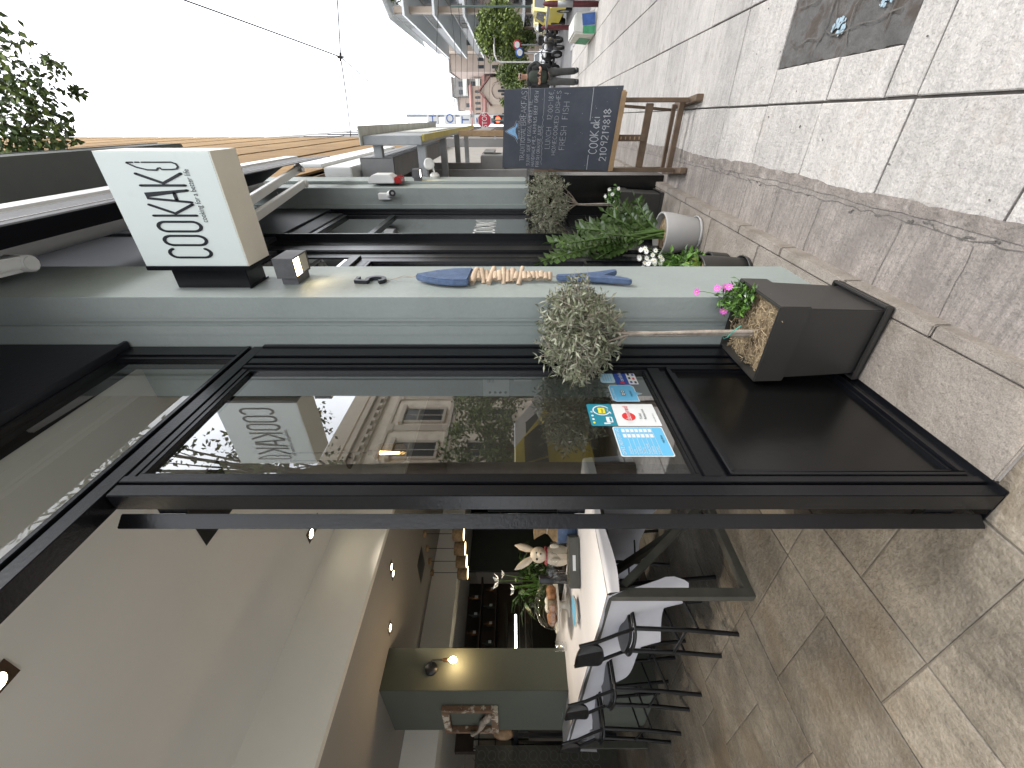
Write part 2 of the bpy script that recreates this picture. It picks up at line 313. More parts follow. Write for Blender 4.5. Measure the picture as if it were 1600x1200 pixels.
M['treeleaf2'] = mat('street_tree_leaf_light', (.2, .26, .06), .5, var=.25, vs=2, island=.4)
M['trunk'] = mat('tree_bark', (.12, .09, .07), .9, var=.3, vs=8, bump=.6, bs=30)
M['pink'] = mat('pink_petal', (.62, .12, .5), .6, var=.1)
M['white_petal'] = mat('white_petal', (.8, .8, .76), .6, var=.04)
M['white'] = mat('white_enamel', (.7, .7, .69), .4, var=.03, vs=4)
M['signface'] = mat('sign_face_acrylic', (.66, .72, .69), .35, var=.03, vs=3, stain=(.6, .65, .62), stv=(.6, .75), sts=3)
M['signedge'] = mat('sign_edge', (.8, .75, .64), .45, var=.06, vs=4)
M['ink'] = mat('black_lettering', (.01, .012, .016), .4, var=0)
M['wood'] = mat('easel_wood', (.12, .078, .048), .65, var=.3, vs=12, bump=.3, bs=50)
M['woodl'] = mat('pale_wood', (.36, .24, .13), .6, var=.2, vs=12, bump=.3, bs=50)
M['slate'] = mat('chalkboard', (.055, .062, .08), .6, var=.15, vs=5, stain=(.085, .092, .11), stv=(.45, .8), sts=4)
M['chalk'] = mat('chalk_line', (.45, .46, .49), .9, var=.15, vs=60)
M['chalkb'] = mat('blue_chalk', (.25, .45, .68), .9, var=.15, vs=60)
M['bluewood'] = mat('distressed_blue_wood', (.07, .11, .2), .6, var=.2, vs=30, bump=.3, bs=60, stain=(.5, .55, .6), stv=(.66, .72), sts=45)
M['drift'] = mat('driftwood', (.5, .38, .27), .75, var=.25, vs=25, bump=.4, bs=60, island=.2)
M['concgrey'] = mat('grey_lamp_body', (.09, .09, .095), .55, var=.2, vs=20, bump=.15, bs=100)
M['lampon'] = mat('lit_lamp_diffuser', (.9, .8, .6), .4, var=0, emit=(1, .78, .42), es=6)
M['lampoff'] = mat('lamp_glass', (.5, .47, .4), .3, var=.05)
M['bulb'] = mat('lit_bulb', (1, .8, .5), .4, var=0, emit=(1, .72, .38), es=30)
M['bulbw'] = mat('lit_spot', (1, .9, .7), .4, var=0, emit=(1, .85, .6), es=14)
M['brass'] = mat('aged_brass', (.2, .11, .05), .4, metal=.8, var=.2)
M['amber'] = glass('amber_glass', (.95, .78, .5), 1.6)
M['cloth'] = mat('white_cotton', (.62, .62, .66), .9, var=.05, vs=3, bump=.1, bs=120)
M['runner'] = mat('pale_pink_runner', (.55, .42, .37), .9, var=.05, vs=5, bump=.1, bs=100)
M['tabmetal'] = mat('grey_table_steel', (.075, .075, .065), .5, var=.2, vs=10, metal=.3)
M['chair'] = mat('black_chair_paint', (.004, .0045, .006), .3, var=.1)
M['skin'] = mat('skin', (.42, .24, .17), .55, var=.08, vs=20)
M['jacket'] = mat('black_jacket', (.012, .012, .014), .8, var=.3, vs=8, bump=.3, bs=30)
M['shirt'] = mat('dark_green_shirt', (.035, .045, .035), .85, var=.2, vs=8, bump=.3, bs=30)
M['trous'] = mat('grey_trousers', (.06, .062, .062), .85, var=.2, vs=8, bump=.4, bs=20)
M['marble'] = mat('beige_marble_cladding', (.33, .215, .105), .85, var=.12, vs=1.5, island=.15, spec=.15, stain=(.24, .15, .075), stv=(.5, .75), sts=2.5, bump=.05)
M['metal'] = mat('galvanised_metal', (.32, .33, .34), .5, metal=.3, var=.15, vs=5, bump=.1, bs=30)
M['acgrey'] = mat('grey_unit_casing', (.23, .23, .23), .55, var=.12, vs=4, bump=.1)
M['shut'] = mat('corrugated_shutter', (.36, .32, .27), .5, metal=.2, var=.2, vs=5, bump=.15)
M['yellow'] = mat('yellow_strip', (.5, .42, .08), .5, var=.15)
M['taxi'] = mat('yellow_car_paint', (.62, .5, .06), .3, var=.05, coat=.5)
M['carw'] = mat('white_car_paint', (.62, .63, .65), .3, var=.04, coat=.5)
M['carb'] = mat('black_car_paint', (.02, .02, .025), .3, var=.1, coat=.5)
M['cglass'] = mat('dark_car_glass', (.02, .025, .03), .08, var=0, spec=.8)
M['rubber'] = mat('tyre_rubber', (.02, .02, .02), .85, var=.2)
M['rim'] = mat('alloy_rim', (.4, .4, .42), .35, metal=.8, var=.1)
M['red'] = mat('red_paint', (.4, .03, .04), .45, var=.08)
M['stopred'] = mat('stop_sign_red', (.4, .02, .05), .4, var=.05)
M['redlit'] = mat('lit_red_lens', (.8, .05, .02), .4, var=0, emit=(1, .08, .03), es=3)
M['redtail'] = mat('tail_lens', (.35, .02, .02), .25, var=.1)
M['pole'] = mat('green_grey_pole', (.12, .17, .16), .5, var=.1)
M['blue'] = mat('blue_paint', (.04, .11, .34), .6, var=.3, vs=10)
M['gpaint'] = mat('green_paint', (.05, .28, .14), .6, var=.3, vs=10)
M['whitew'] = mat('chipped_white_paint', (.6, .61, .57), .8, var=.15, vs=8, bump=.4, bs=20)
M['bur'] = mat('maroon_post_paint', (.1, .02, .025), .5, var=.3, vs=15)
M['neo'] = mat('cream_stucco', (.8, .71, .58), .8, var=.1, vs=1.2, bump=.1, stain=(.42, .35, .28), stv=(.5, .8), sts=1)
M['neod'] = mat('stucco_trim', (.5, .44, .36), .8, var=.1, vs=2)
M['win'] = mat('dark_window', (.03, .035, .04), .12, var=.2, vs=2)
M['shutter_w'] = mat('pale_shutter', (.38, .36, .33), .6, var=.1, vs=4)
M['conc'] = mat('weathered_concrete', (.22, .21, .2), .85, var=.15, vs=.7, bump=.1, stain=(.22, .2, .18), stv=(.5, .75), sts=.6)
M['pinkb'] = mat('salmon_render', (.46, .38, .31), .85, var=.1, vs=.6)
M['beigeb'] = mat('beige_render', (.4, .33, .28), .85, var=.1, vs=.5)
M['rooft'] = mat('red_roof_tile', (.27, .13, .11), .8, var=.2, vs=2, bump=.5, bs=3)
M['rail'] = mat('balcony_rail', (.25, .25, .24), .6, var=.1)
M['zzleaf'] = mat('zz_leaf', (.055, .10, .025), .2, var=.3, vs=15, island=.4, spec=.7)
M['zzstem'] = mat('zz_stem', (.09, .16, .04), .4, var=.2)
M['awnb'] = mat('navy_black_canvas', (.01, .011, .018), .85, var=.2)
M['awng'] = mat('grey_canvas', (.2, .2, .21), .85, var=.12, vs=6, bump=.2, bs=100)
M['sticker_w'] = mat('white_vinyl', (.66, .68, .68), .35, var=.03)
M['sticker_b'] = mat('sky_blue_vinyl', (.12, .42, .66), .35, var=.03)
M['sticker_n'] = mat('navy_vinyl', (.02, .06, .3), .35, var=.03)
M['sticker_t'] = mat('teal_vinyl', (.02, .2, .27), .35, var=.03)
M['sticker_r'] = mat('red_vinyl', (.6, .03, .03), .35, var=.03)
M['sticker_y'] = mat('yellow_vinyl', (.7, .62, .05), .35, var=.03)
M['sticker_p'] = mat('pale_blue_vinyl', (.38, .55, .62), .35, var=.15, vs=30)
M['lgrey'] = mat('light_grey_plastic', (.62, .64, .64), .5, var=.03)
M['dark'] = mat('dark_interior_wood', (.045, .033, .025), .6, var=.3, vs=5)
M['darkgreen'] = mat('deep_green_wall', (.045, .05, .042), .75, var=.1, vs=3)
M['terra'] = mat('warm_tan_wall', (.42, .37, .31), .8, var=.08, vs=2)
M['bread'] = mat('baked_pastry', (.3, .14, .06), .7, var=.3, vs=20, bump=.5, bs=40)
M['cream'] = mat('cream_ceramic', (.68, .64, .56), .3, var=.03)
M['bunny'] = mat('painted_bunny_fur', (.65, .55, .42), .4, var=.08, vs=12)
M['burlap'] = mat('burlap', (.28, .19, .1), .9, var=.3, vs=30, bump=.6, bs=90)
M['darkmetal'] = mat('dark_metal', (.02, .02, .02), .45, metal=.5, var=.1)
M['steel'] = mat('brushed_steel', (.35, .35, .35), .35, metal=.9, var=.1)
M['cable'] = mat('cable_rubber', (.03, .03, .03), .7, var=0)
# ================================================================== SETTING: ground
FX = -.77                       # facade plane
b = MB(); b.face([(-400, -400, 18.4 - .12 - 10), (400, -400, 18.4 - .12 - 10), (400, -30, zg(-30) - .16), (-400, -30, zg(-30) - .16)]) if False else None
b = MB()
for (y0, y1) in ((-12, 4), (4, 20), (20, 60), (60, 150)): b.face([(2.05, y0, zg(y0) - .13), (60, y0, zg(y0) - .13), (60, y1, zg(y1) - .13), (2.05, y1, zg(y1) - .13)])
b.face([(-60, 17.6, zg(17.6) - .13), (2.05, 17.6, zg(17.6) - .13), (2.05, 150, zg(150) - .13), (-60, 150, zg(150) - .13)])
b.build('road', M['asph'], kind='structure', label='pale worn asphalt road running down the street')
b = MB(); b.face([(-300, 150, zg(150) - .2), (500, 150, zg(150) - .2), (500, 900, zg(150) - 3), (-300, 900, zg(150) - 3)]); b.face([(60, -60, -2.6), (500, -60, -2.6), (500, 150, zg(150) - .2), (60, 150, zg(150) - .2)])
b.face([(-300, -60, -.6), (-60, -60, -.6), (-60, 150, zg(150) - .2), (-300, 150, zg(150) - .2)])
b.build('ground', M['asph'], kind='structure')
# pavement: mortar bed, slabs, worn strip
b = MB(); b.face([(-.5, -4, zg(-4) - .014), (2.0, -4, zg(-4) - .014), (2.0, 17.6, zg(17.6) - .014), (-.5, 17.6, zg(17.6) - .014)])
b.build('pavement_bed', M['mortar'], kind='structure')
b = MB()
rows = [-3.9 + .5 * k for k in range(0, 8)] + [.1, .6, 1.105, 1.58, 2.075, 2.56, 3.085, 3.69, 4.2, 4.71, 5.2]
rows = sorted(set(r for r in rows if r < .05)) + [.1, .6, 1.105, 1.58, 2.075, 2.56, 3.085, 3.69, 4.2, 4.71, 5.2]
y = 5.2
while y < 17.1: y += random.choice([.5, .5, .62, .4]); rows.append(min(y, 17.45))
cols = [-.235, .055, .52, .99, 1.45, 1.9]
def slab(x0, x1, y0, y1, g=.0045):
    j = lambda: random.uniform(-.002, .002)
    P = [(x0 + g + j(), y0 + g + j()), (x1 - g + j(), y0 + g + j()), (x1 - g + j(), y1 - g + j()), (x0 + g + j(), y1 - g + j())]
    hz = random.uniform(-.0012, .0012); e = .0035
    I = [(P[0][0] + e, P[0][1] + e), (P[1][0] - e, P[1][1] + e), (P[2][0] - e, P[2][1] - e), (P[3][0] + e, P[3][1] - e)]
    V = [(p[0], p[1], zg(p[1]) - .012) for p in P] + [(p[0], p[1], zg(p[1]) - .003 + hz) for p in P] + [(p[0], p[1], zg(p[1]) + hz) for p in I]
    b.add(V, [(0, 1, 5, 4), (1, 2, 6, 5), (2, 3, 7, 6), (3, 0, 4, 7), (4, 5, 9, 8), (5, 6, 10, 9), (6, 7, 11, 10), (7, 4, 8, 11), (8, 9, 10, 11)])
for i in range(len(rows) - 1):
    y0, y1 = rows[i], rows[i + 1]
    for k in range(len(cols) - 1):
        x0, x1 = cols[k], cols[k + 1]
        gx = .0075 if k < 2 else .005
        if k in (1, 2) and 1.57 < y0 < 2.5:
            if k == 2: continue
            if abs(y0 - 1.58) < .01: slab(x0, x1, 1.58, 1.725); slab(x0, .205, 1.725, 2.06)
            else: slab(x0, .205, 2.06, 2.56)
            continue
        if y0 > 3.6 and k == 0 and i % 3 == 0: slab(x0, x1, y0, (y0 + y1) / 2); slab(x0, x1, (y0 + y1) / 2, y1); continue
        slab(x0, x1, y0, y1, .0032 if y0 < 2.5 and k else .0042)
b.build('pavement_slabs', M['slab'], kind='structure', label='pale limestone paving slabs of the sidewalk')
b = MB()  # asphalt patch with lumps
nx, ny = 26, 28; X0, X1, Y0, Y1 = .205, .985, 1.727, 2.558; vs = []
for j in range(ny + 1):
    for i in range(nx + 1):
        x = X0 + (X1 - X0) * i / nx; y = Y0 + (Y1 - Y0) * j / ny; ed = min(i, nx - i, j, ny - j)
        z = zg(y) - .004 + (random.uniform(-.004, .006) if ed else -.004)
        if ed == 0: x += random.uniform(-.006, .003); y += random.uniform(-.004, .004)
        vs.append((x, y, z))
b.add(vs, [(j * (nx + 1) + i, j * (nx + 1) + i + 1, (j + 1) * (nx + 1) + i + 1, (j + 1) * (nx + 1) + i) for j in range(ny) for i in range(nx)], 0, True)
def wig(p0, p1, n=14, a=.012):
    P = [Vector((p0[0] + (p1[0] - p0[0]) * t / n + random.uniform(-a, a), p0[1] + (p1[1] - p0[1]) * t / n + random.uniform(-a, a))) for t in range(n + 1)]; return P
def ground_stroke(mb, pts, wd, m, dz=.003, jw=.4):
    for i in range(len(pts) - 1):
        a, c = Vector(pts[i]), Vector(pts[i + 1]); t = (c - a).normalized(); q = Vector((-t.y, t.x)) * wd / 2
        w0 = 1 + random.uniform(-jw, jw); w1 = 1 + random.uniform(-jw, jw)
        mb.face([(p.x, p.y, zg(p.y) + dz) for p in (a - q * w0 - t * wd * .2, c - q * w1 + t * wd * .2, c + q * w1 + t * wd * .2, a + q * w0 - t * wd * .2)], m)
for q in range(9):
    xx = random.uniform(.3, .7); ground_stroke(b, wig((xx, 1.8), (xx + random.uniform(-.1, .2), 2.5), 12, .018), .004, 1, .006)
for q in range(5):
    yy = random.uniform(1.8, 2.45); ground_stroke(b, wig((.25, yy), (.7, yy + random.uniform(-.1, .1)), 10, .02), .004, 1, .0065)
for (cx_, cy_, rr) in ((.3, 2.13, .03), (.43, 1.83, .05), (.36, 1.9, .035), (.48, 1.9, .04), (.4, 2.0, .03)):
    for q in range(34):
        a = random.uniform(0, 6.28); r = rr * random.random() ** .5; x, y = cx_ + r * math.cos(a), cy_ + r * 1.5 * math.sin(a); s = random.uniform(.004, .014)
        b.face([(x + s * math.cos(t + a) * random.uniform(.5, 1), y + s * math.sin(t + a) * random.uniform(.5, 1), zg(y) + .0045) for t in (0, 1, 2, 3.1, 4.2, 5.2)], 2)
b.build('asphalt_patch', [M['patch'], M['mortar'], mat('pale_blue_paint_spots', (.3, .4, .46), .8, var=.3, vs=60)], kind='structure', label='dark cracked asphalt patch between paving slabs')
b = MB()  # worn strip by the shops
ys = [-4 + .3 * k for k in range(73)]
for i in range(len(ys) - 1):
    a, c = ys[i], min(ys[i + 1], 17.6)
    for (x0, x1) in ((-.498, -.36), (-.36, -.238)): b.face([(x0, a, zg(a) - .003), (x1, a, zg(a) - .003), (x1, c, zg(c) - .003), (x0, c, zg(c) - .003)])
for i in range(40):   # transverse hairlines and cracks
    y = .4 + i * .36 + random.uniform(-.1, .1); ground_stroke(b, wig((-.49, y), (-.29, y + random.uniform(-.02, .02)), 6, .004), .0022, 1, -.001)
P = []; y = .3
while y < 7: P.append((-.279 - .010 * max(0, y - 1.6) + random.uniform(-.006, .006), y)); y += .045
ground_stroke(b, P, .002, 1, -.0008)
e0 = e1 = 0; Q0 = []; Q1 = []
for k in range(140):
    y = .3 + k * .045; e0 = e0 * .8 + random.uniform(-.004, .004); e1 = e1 * .85 + random.uniform(-.006, .006)
    Q0.append((-.258 - .010 * max(0, y - 1.6) + e0, y)); Q1.append((-.222 + e1 + random.uniform(-.002, .002), y))
for k in range(139): b.face([(Q0[k][0], Q0[k][1], zg(Q0[k][1]) + .0002), (Q1[k][0], Q1[k][1], zg(Q1[k][1]) + .0016), (Q1[k + 1][0], Q1[k + 1][1], zg(Q1[k + 1][1]) + .0016), (Q0[k + 1][0], Q0[k + 1][1], zg(Q0[k + 1][1]) + .0002)], 2)
for q in range(26):
    y = random.uniform(.8, 3.2); x = random.uniform(-.30, -.25); ground_stroke(b, wig((x, y), (x + random.uniform(-.02, .02), y + random.uniform(.02, .05)), 4, .004), .0045, 1, -.0004, .6)
b.build('worn_kerb_strip', [M['worn'], M['mortar'], mat('crumbled_mortar', (.27, .235, .21), .9, var=.25, vs=18, bump=.9, bs=50, fine=.3, pits=.3, ps=110, stain=(.38, .34, .31), stv=(.52, .7), sts=16)], kind='structure')
b = MB()  # dirt and gum specks on the slabs
for q in range(130):
    x = random.uniform(-.22, 1.4); y = random.uniform(.3, 6) if q < 95 else random.uniform(6, 12); s = random.uniform(.0015, .005) * (1.6 if random.random() < .15 else 1)
    b.face([(x + s * math.cos(t) * random.uniform(.6, 1.1), y + s * 1.3 * math.sin(t) * random.uniform(.6, 1.1), zg(y) + .0022) for t in [k * .9 for k in range(7)]], 0)
b.build('pavement_grime', M['mortar'], kind='stuff', label='dark specks of dirt and gum on the pale slabs')
b = MB()
y = -4
while y < 17.4: b.box(1.903, 2.05, y + .004, y + .996, zg(y + .5) - .25, zg(y + .5) + .004); y += 1.0
b.build('kerb', M['kerb'], kind='structure', bevel=.01)
# ledge in front of the shop (level by the door, then falling with the street)
b = MB()
def lslab(x0, x1, y0, y1):
    g = .003; b.hexa([(x0, y0 + g, zl(y0) - .14), (x1, y0 + g, zl(y0) - .14), (x1, y1 - g, zl(y1 - .001) - .14), (x0, y1 - g, zl(y1 - .001) - .14), (x0, y0 + g, zl(y0) + .003), (x1, y0 + g, zl(y0) + .003), (x1, y1 - g, zl(y1 - .001) + .003), (x0, y1 - g, zl(y1 - .001) + .003)])
for (y0, y1) in ((.728, 1.449), (1.451, 2.1), (2.1, 2.75), (2.75, 3.4), (3.4, 4.2)):
    lslab(-.86, -.535, y0, y1)
for (y0, y1) in ((.728, 1.07), (1.07, 1.449), (1.451, 1.9), (1.9, 2.35), (2.35, 2.8), (2.8, 3.3), (3.3, 3.8), (3.8, 4.2)):
    lslab(-.531, -.492, y0, y1)
for k in range(16): lslab(-.92, -.492, 5.0 + k * .78, 5.0 + (k + 1) * .78)
b.build('stone_ledge', M['ledge'], kind='structure', bevel=.004)
# unseen pale ground, added to bounce daylight in through the open side
b = MB(); b.face([(-60, -30, -.03), (-.5, -30, -.03), (-.5, -3.46, -.03), (-60, -3.46, -.03)])
b.build('bounce_ground', M['slab'], kind='structure')
# interior floor
b = MB(); b.face([(-.495, -3.5, -.006), (-.495, .727, -.006), (-.86, .727, -.006), (-.86, 5.1, -.006), (-8.5, 5.1, -.006), (-8.5, -3.5, -.006)])
b.face([(-.494, -3.5, -.006), (-.494, -3.5, -.3), (-.494, .727, -.3), (-.494, .727, -.006)])
b.build('floor_bed', M['grout'], kind='structure')
b = MB()
def ftile(x0, x1, y0, y1):
    if x1 <= x0 or y1 <= y0: return
    g = .0026; j = lambda: random.uniform(-.0015, .0015); e = .003; hz = random.uniform(-.0006, .0006)
    P = [(x0 + g + j(), y0 + g + j()), (x1 - g + j(), y0 + g + j()), (x1 - g + j(), y1 - g + j()), (x0 + g + j(), y1 - g + j())]
    I = [(P[0][0] + e, P[0][1] + e), (P[1][0] - e, P[1][1] + e), (P[2][0] - e, P[2][1] - e), (P[3][0] + e, P[3][1] - e)]
    b.add([(*p, -.007) for p in P] + [(*p, -.002) for p in P] + [(*p, hz) for p in I], [(0, 1, 5, 4), (1, 2, 6, 5), (2, 3, 7, 6), (3, 0, 4, 7), (4, 5, 9, 8), (5, 6, 10, 9), (6, 7, 11, 10), (7, 4, 8, 11), (8, 9, 10, 11)])
courses = [(-.86, -.495, [-3, -2.2, -1.4, -.6, .2, .565, .727]), (-1.33, -.86, [-3, -2.05, -1.2, -.3, .565, .832, 1.35, 1.9, 2.7, 3.5, 4.3, 5.1]),
           (-1.6, -1.33, [-3, -2.1, -1.25, -.35, .565, 1.11, 1.9, 2.7, 3.6, 4.4, 5.1]), (-2.13, -1.6, [-3, -2.3, -1.4, -.6, .05, .85, 1.107, 1.9, 2.7, 3.5, 5.1]),
           (-2.41, -2.13, [-3, -2, -1.1, -.25, .588, 1.16, 2, 2.9, 3.8, 5.1])]
x = -2.41; k = 0
while x > -8.4:
    wd = .54 if k % 2 == 0 else .27; ys = [-3.2 + random.uniform(0, .3)] if k > 1 else [-3.0, -2.2, -1.4, -.6, .2]; 
    while ys[-1] < 5.1: ys.append(ys[-1] + (.54 if (k % 2 == 0 and random.random() < .3) else .82))
    if k == 0: ys = [-3, -2.2, -1.4, -.5, .1, .85, 1.155, 1.9, 2.7, 3.5, 5.1]
    courses.append((x - wd, x, ys)); x -= wd; k += 1
for (x0, x1, ys) in courses:
    for i in range(len(ys) - 1): ftile(x0, x1, ys[i], min(ys[i + 1], 5.1))
b.build('tiled_floor', M['tile'], kind='structure', label='grey brown stone tile floor inside the open door')
# ================================================================== RESTAURANT BUILDING
bd = thing('restaurant_building', (-3, 1, 0), 'sage green fronted restaurant with open black framed door and glazed bays', 'building')
def pillar(y0, y1, z0=-.45, z1=4.8, inner=-1.02):
    p = [(-.5625, y0), (-.646, y0), (-.6465, y0 + .003), (-.662, y0 + .003), (-.664, y0 + .016), (-.682, y0 + .016), (-.684, y0 + .004), (-.72, y0 + .004), (-.72, y0 + .006), (inner, y0 + .006), (inner, y1), (-.5625, y1)]
    b = MB(); b.prism([(q[0], q[1], z0) for q in p][::-1], (0, 0, z1 - z0)); return b
pillar(1.47, 1.852).build('pillar', M['green'], bd, bevel=.0022, label='green pillar beside the door carrying the hanging fish')
b = MB(); b.prism([(q[0], q[1], 1.06) for q in [(-.5625, 4.32), (-.705, 4.32), (-.705, 4.3), (-1.02, 4.3), (-1.02, 4.96), (-.5625, 4.96)]][::-1], (0, 0, 3.74))
b.prism([(q[0], q[1], 1.06) for q in [(-.535, 4.6), (-.5615, 4.6), (-.5615, 4.96), (-.535, 4.96)]][::-1], (0, 0, 3.74)); b.box(-.71, -.556, 4.314, 4.6, 1.035, 1.06)
b.build('pillar', M['green'], bd, bevel=.003, label='green pillar at the far end with the camera and siren')
pillar(-3.3, -2.75).build('pillar', M['green'], bd, bevel=.003)
b = MB(); b.box(-.44, -1.0, 4.2, 5.0, -.45, 1.03); b.box(-.435, -1.0, 4.192, 5.0, 1.03, 1.042)
b.build('plinth_cladding', M['panel'], bd, bevel=.003)
b = MB(); b.box(-.56, -1.3, -3.3, 4.97, 4.8, 11.5); b.build('upper_wall', M['wallup'], bd)
b = MB(); b.box(-.22, -.562, -3.3, 4.95, 4.62, 4.86); b.box(-.215, -.24, -3.3, 4.952, 4.86, 4.9); b.build('canopy_slab', M['wallup'], bd, bevel=.01)
# black header boards above both bays
b = MB(); b.box(-.76, -.86, -2.75, 1.472, 2.727, 4.8); b.box(-.745, -.765, -2.75, 1.472, 2.727, 2.745)
b.box(-.74, -.86, 1.853, 4.3, 2.95, 4.8)
b.build('header_board', M['fasciab'], bd, bevel=.002)
b = MB(); b.box(-.755, -.80, 3.295, 4.14, 2.79, 2.95); b.box(-.755, -.80, 1.853, 2.84, 2.79, 2.95); b.build('header_panel', M['fasciab'], bd, bevel=.004)
# --- bay one frame
S = MB()
def strips(mb, y0, y1, z0, z1, prof, x=FX):   # prof: list of (fraction0, fraction1, protrusion)
    for a, c, pr in prof: mb.box(x + pr, x - .05, y0 + (y1 - y0) * a, y0 + (y1 - y0) * c, z0, z1)
fr = MB()
strips(fr, .694, .757, 0, 2.187, [(0, .58, .0), (.58, .66, -.012), (.66, 1, .004)])
strips(fr, 1.303, 1.469, .0, 2.187, [(0, .10, .004), (.10, .2, -.012), (.2, .42, .002), (.42, .5, -.008), (.5, .88, .006), (.88, 1, .012)])
fr.box(FX, FX - .05, .757, 1.303, .035 - .035, .035); fr.box(FX + .002, FX - .05, .757, 1.303, .665, .708)
fr.box(FX - .006, FX - .05, .757, 1.303, .64, .664)
fr.box(FX + .002, FX - .055, -2.7, 1.469, 2.19, 2.232); fr.box(FX - .008, FX - .055, -2.7, 1.469, 2.233, 2.243); fr.box(FX + .004, FX - .055, -2.7, 1.469, 2.244, 2.26)
fr.box(FX - .002, FX - .05, .757, 1.303, 2.166, 2.188)
fr.box(FX + .002, FX - .05, 1.40, 1.469, 2.26, 2.727); fr.box(FX - .004, FX - .05, 1.375, 1.398, 2.262, 2.725); fr.box(FX - .002, FX - .05, -2.7, 1.40, 2.71, 2.7265)
fr.box(FX, FX - .05, -2.75, -2.6, 0, 2.187)
fr.box(FX + .012, FX - .09, .694, 1.469, -.01, .006)
frame = fr.build('shopfront_frame', M['black'], bd, bevel=.0018, label='black frame with tall window and low panel beside the door')
bd2 = MB()  # beads around glass and panel
def bead(mb, y0, y1, z0, z1, w, pr, x=FX):
    mb.box(x + pr, x - .03, y0, y0 + w, z0, z1); mb.box(x + pr, x - .03, y1 - w, y1, z0, z1); mb.box(x + pr, x - .03, y0 + w, y1 - w, z0, z0 + w); mb.box(x + pr, x - .03, y0 + w, y1 - w, z1 - w, z1)
bead(bd2, .7585, 1.3015, .7095, 2.1645, .014, -.004); bead(bd2, .7585, 1.3015, .0365, .6385, .013, .006); bead(bd2, .7725, 1.2875, .0505, .6245, .012, -.002)
bd2.build('glazing_bead', M['black'], frame, bevel=.002)
b = MB(); b.box(FX - .014, FX - .03, .784, 1.276, .062, .613); b.build('lower_panel', M['panel'], frame)
b = MB(); x = FX - .016; b.face([(x, .772, .723), (x, 1.288, .723), (x, 1.288, 2.151), (x, .772, 2.151)]); b.build('window_pane', M['glass'], frame)
b = MB(); b.face([(x, -2.6, 2.26), (x, 1.376, 2.26), (x, 1.376, 2.711), (x, -2.6, 2.711)]); b.build('transom_pane', M['glass2'], frame)
# --- bay two frame
fr = MB()
strips(fr, 2.76, 3.165, -.2, 4.8, [(0, .25, -.01), (.25, .3, .0), (.3, .62, .006), (.62, .68, -.006), (.68, 1, .004)])
fr.box(FX + .05, FX - .05, 3.165, 3.19, -.2, 4.8); fr.box(FX + .02, FX - .05, 3.19, 3.28, -.2, 4.8)
strips(fr, 4.12, 4.299, -.2, 4.8, [(0, .3, -.006), (.3, .38, -.014), (.38, .8, .004), (.8, 1, .03)])
fr.box(FX + .006, FX - .05, 3.28, 4.12, 2.29, 2.34); fr.box(FX + .006, FX - .05, 1.853, 2.76, 2.2, 2.26); fr.box(FX + .006, FX - .05, 3.28, 4.12, 2.74, 2.79); fr.box(FX + .006, FX - .05, 1.853, 2.76, 2.74, 2.79)
fr.box(FX + .006, FX - .05, 3.28, 4.12, .62, .70); fr.box(FX + .004, FX - .05, 3.28, 4.12, -.2, .0); fr.box(FX + .004, FX - .05, 1.853, 2.76, -.14, -.0)
f2 = fr.build('shopfront_frame', M['black'], bd, bevel=.002, label='black frame of the second bay beyond the pillar')
b = MB(); b.box(FX - .012, FX - .03, 3.28, 4.12, 0, .62); b.build('lower_panel', M['panel'], f2)
b = MB(); x = FX - .016
for (y0, y1, z0, z1) in ((3.28, 4.12, .70, 2.29), (3.28, 4.12, 2.34, 2.74), (1.853, 2.76, 2.26, 2.74)): b.face([(x, y0, z0), (x, y1, z0), (x, y1, z1), (x, y0, z1)])
b.build('window_pane', M['glass'], f2)
b = MB()
for z in (.72,): pass
bead(b, 1.86, 2.755, .0, 2.195, .06, -.012); bead(b, 1.925, 2.69, .72, 2.13, .02, -.008); b.box(FX - .02, FX - .05, 1.92, 2.695, .62, .72); b.box(FX - .026, FX - .045, 1.92, 2.695, .06, .62)
ld = b.build('door', M['black'], f2, bevel=.002); b = MB(); x = FX - .03; b.face([(x, 1.945, .74), (x, 2.67, .74), (x, 2.67, 2.11), (x, 1.945, 2.11)]); b.build('window_pane', M['glass'], f2)
# white lettering on the far pane
def logo_strokes(h):
    w = {}
    def O(x, wd): r = wd / 2; return [arc(x + r, h - r, r, r, 180, 0, 8) + arc(x + r, r, r, r, 0, -180, 8) + [(x, h - r)]]
    return O
def draw_logo(mb, org, rx, up, H, m=0, lift=.001, wd=.09, final=True):
    """narrow rounded capitals C O O K A K and a knife-like i"""
    s = H; W = lambda pts: [(p[0] * s, p[1] * s) for p in pts]; k = wd * s
    def rb(p): ribbon(mb, W(p), k, org, rx, up, m, lift)
    r = .19
    rb(arc(r, 1 - r, r, r, 25, 180, 8) + arc(r, r, r, r, 180, 335, 8))
    for x in (.52, 1.08): rb(arc(x + r, 1 - r, r, r, 180, 0, 10) + arc(x + r, r, r, r, 0, -180, 10) + [(x, 1 - r)])
    x = 1.70; rb([(x, 0), (x, 1)]); rb([(x + .42, 1), (x + .08, .47), (x + .42, 0)])
    x = 2.2; rb([(x, 0), (x + .16, .97), (x + .28, .97), (x + .44, 0)]); rb([(x + .1, .32), (x + .34, .32)])
    x = 2.82; rb([(x, 0), (x, 1)]); rb([(x + .42, 1), (x + .08, .47), (x + .42, 0)])
    if final:
        x = 3.36; t = k * .55
        for q in ([(x + .27, 1.08), (x + .27, .96)], [(x + .27, .90), (x + .27, .82)]): ribbon(mb, W(q), t, org, rx, up, m, lift)
        ribbon(mb, W([(x + .27, .76), (x + .27, .12), (x + .22, .03), (x + .12, 0), (x + .04, .05), (x + .02, .16), (x + .02, .38), (x + .08, .41), (x + .07, .45), (x, .5), (x + .01, .7), (x + .1, .92), (x + .25, 1.1)]), t, org, rx, up, m, lift)
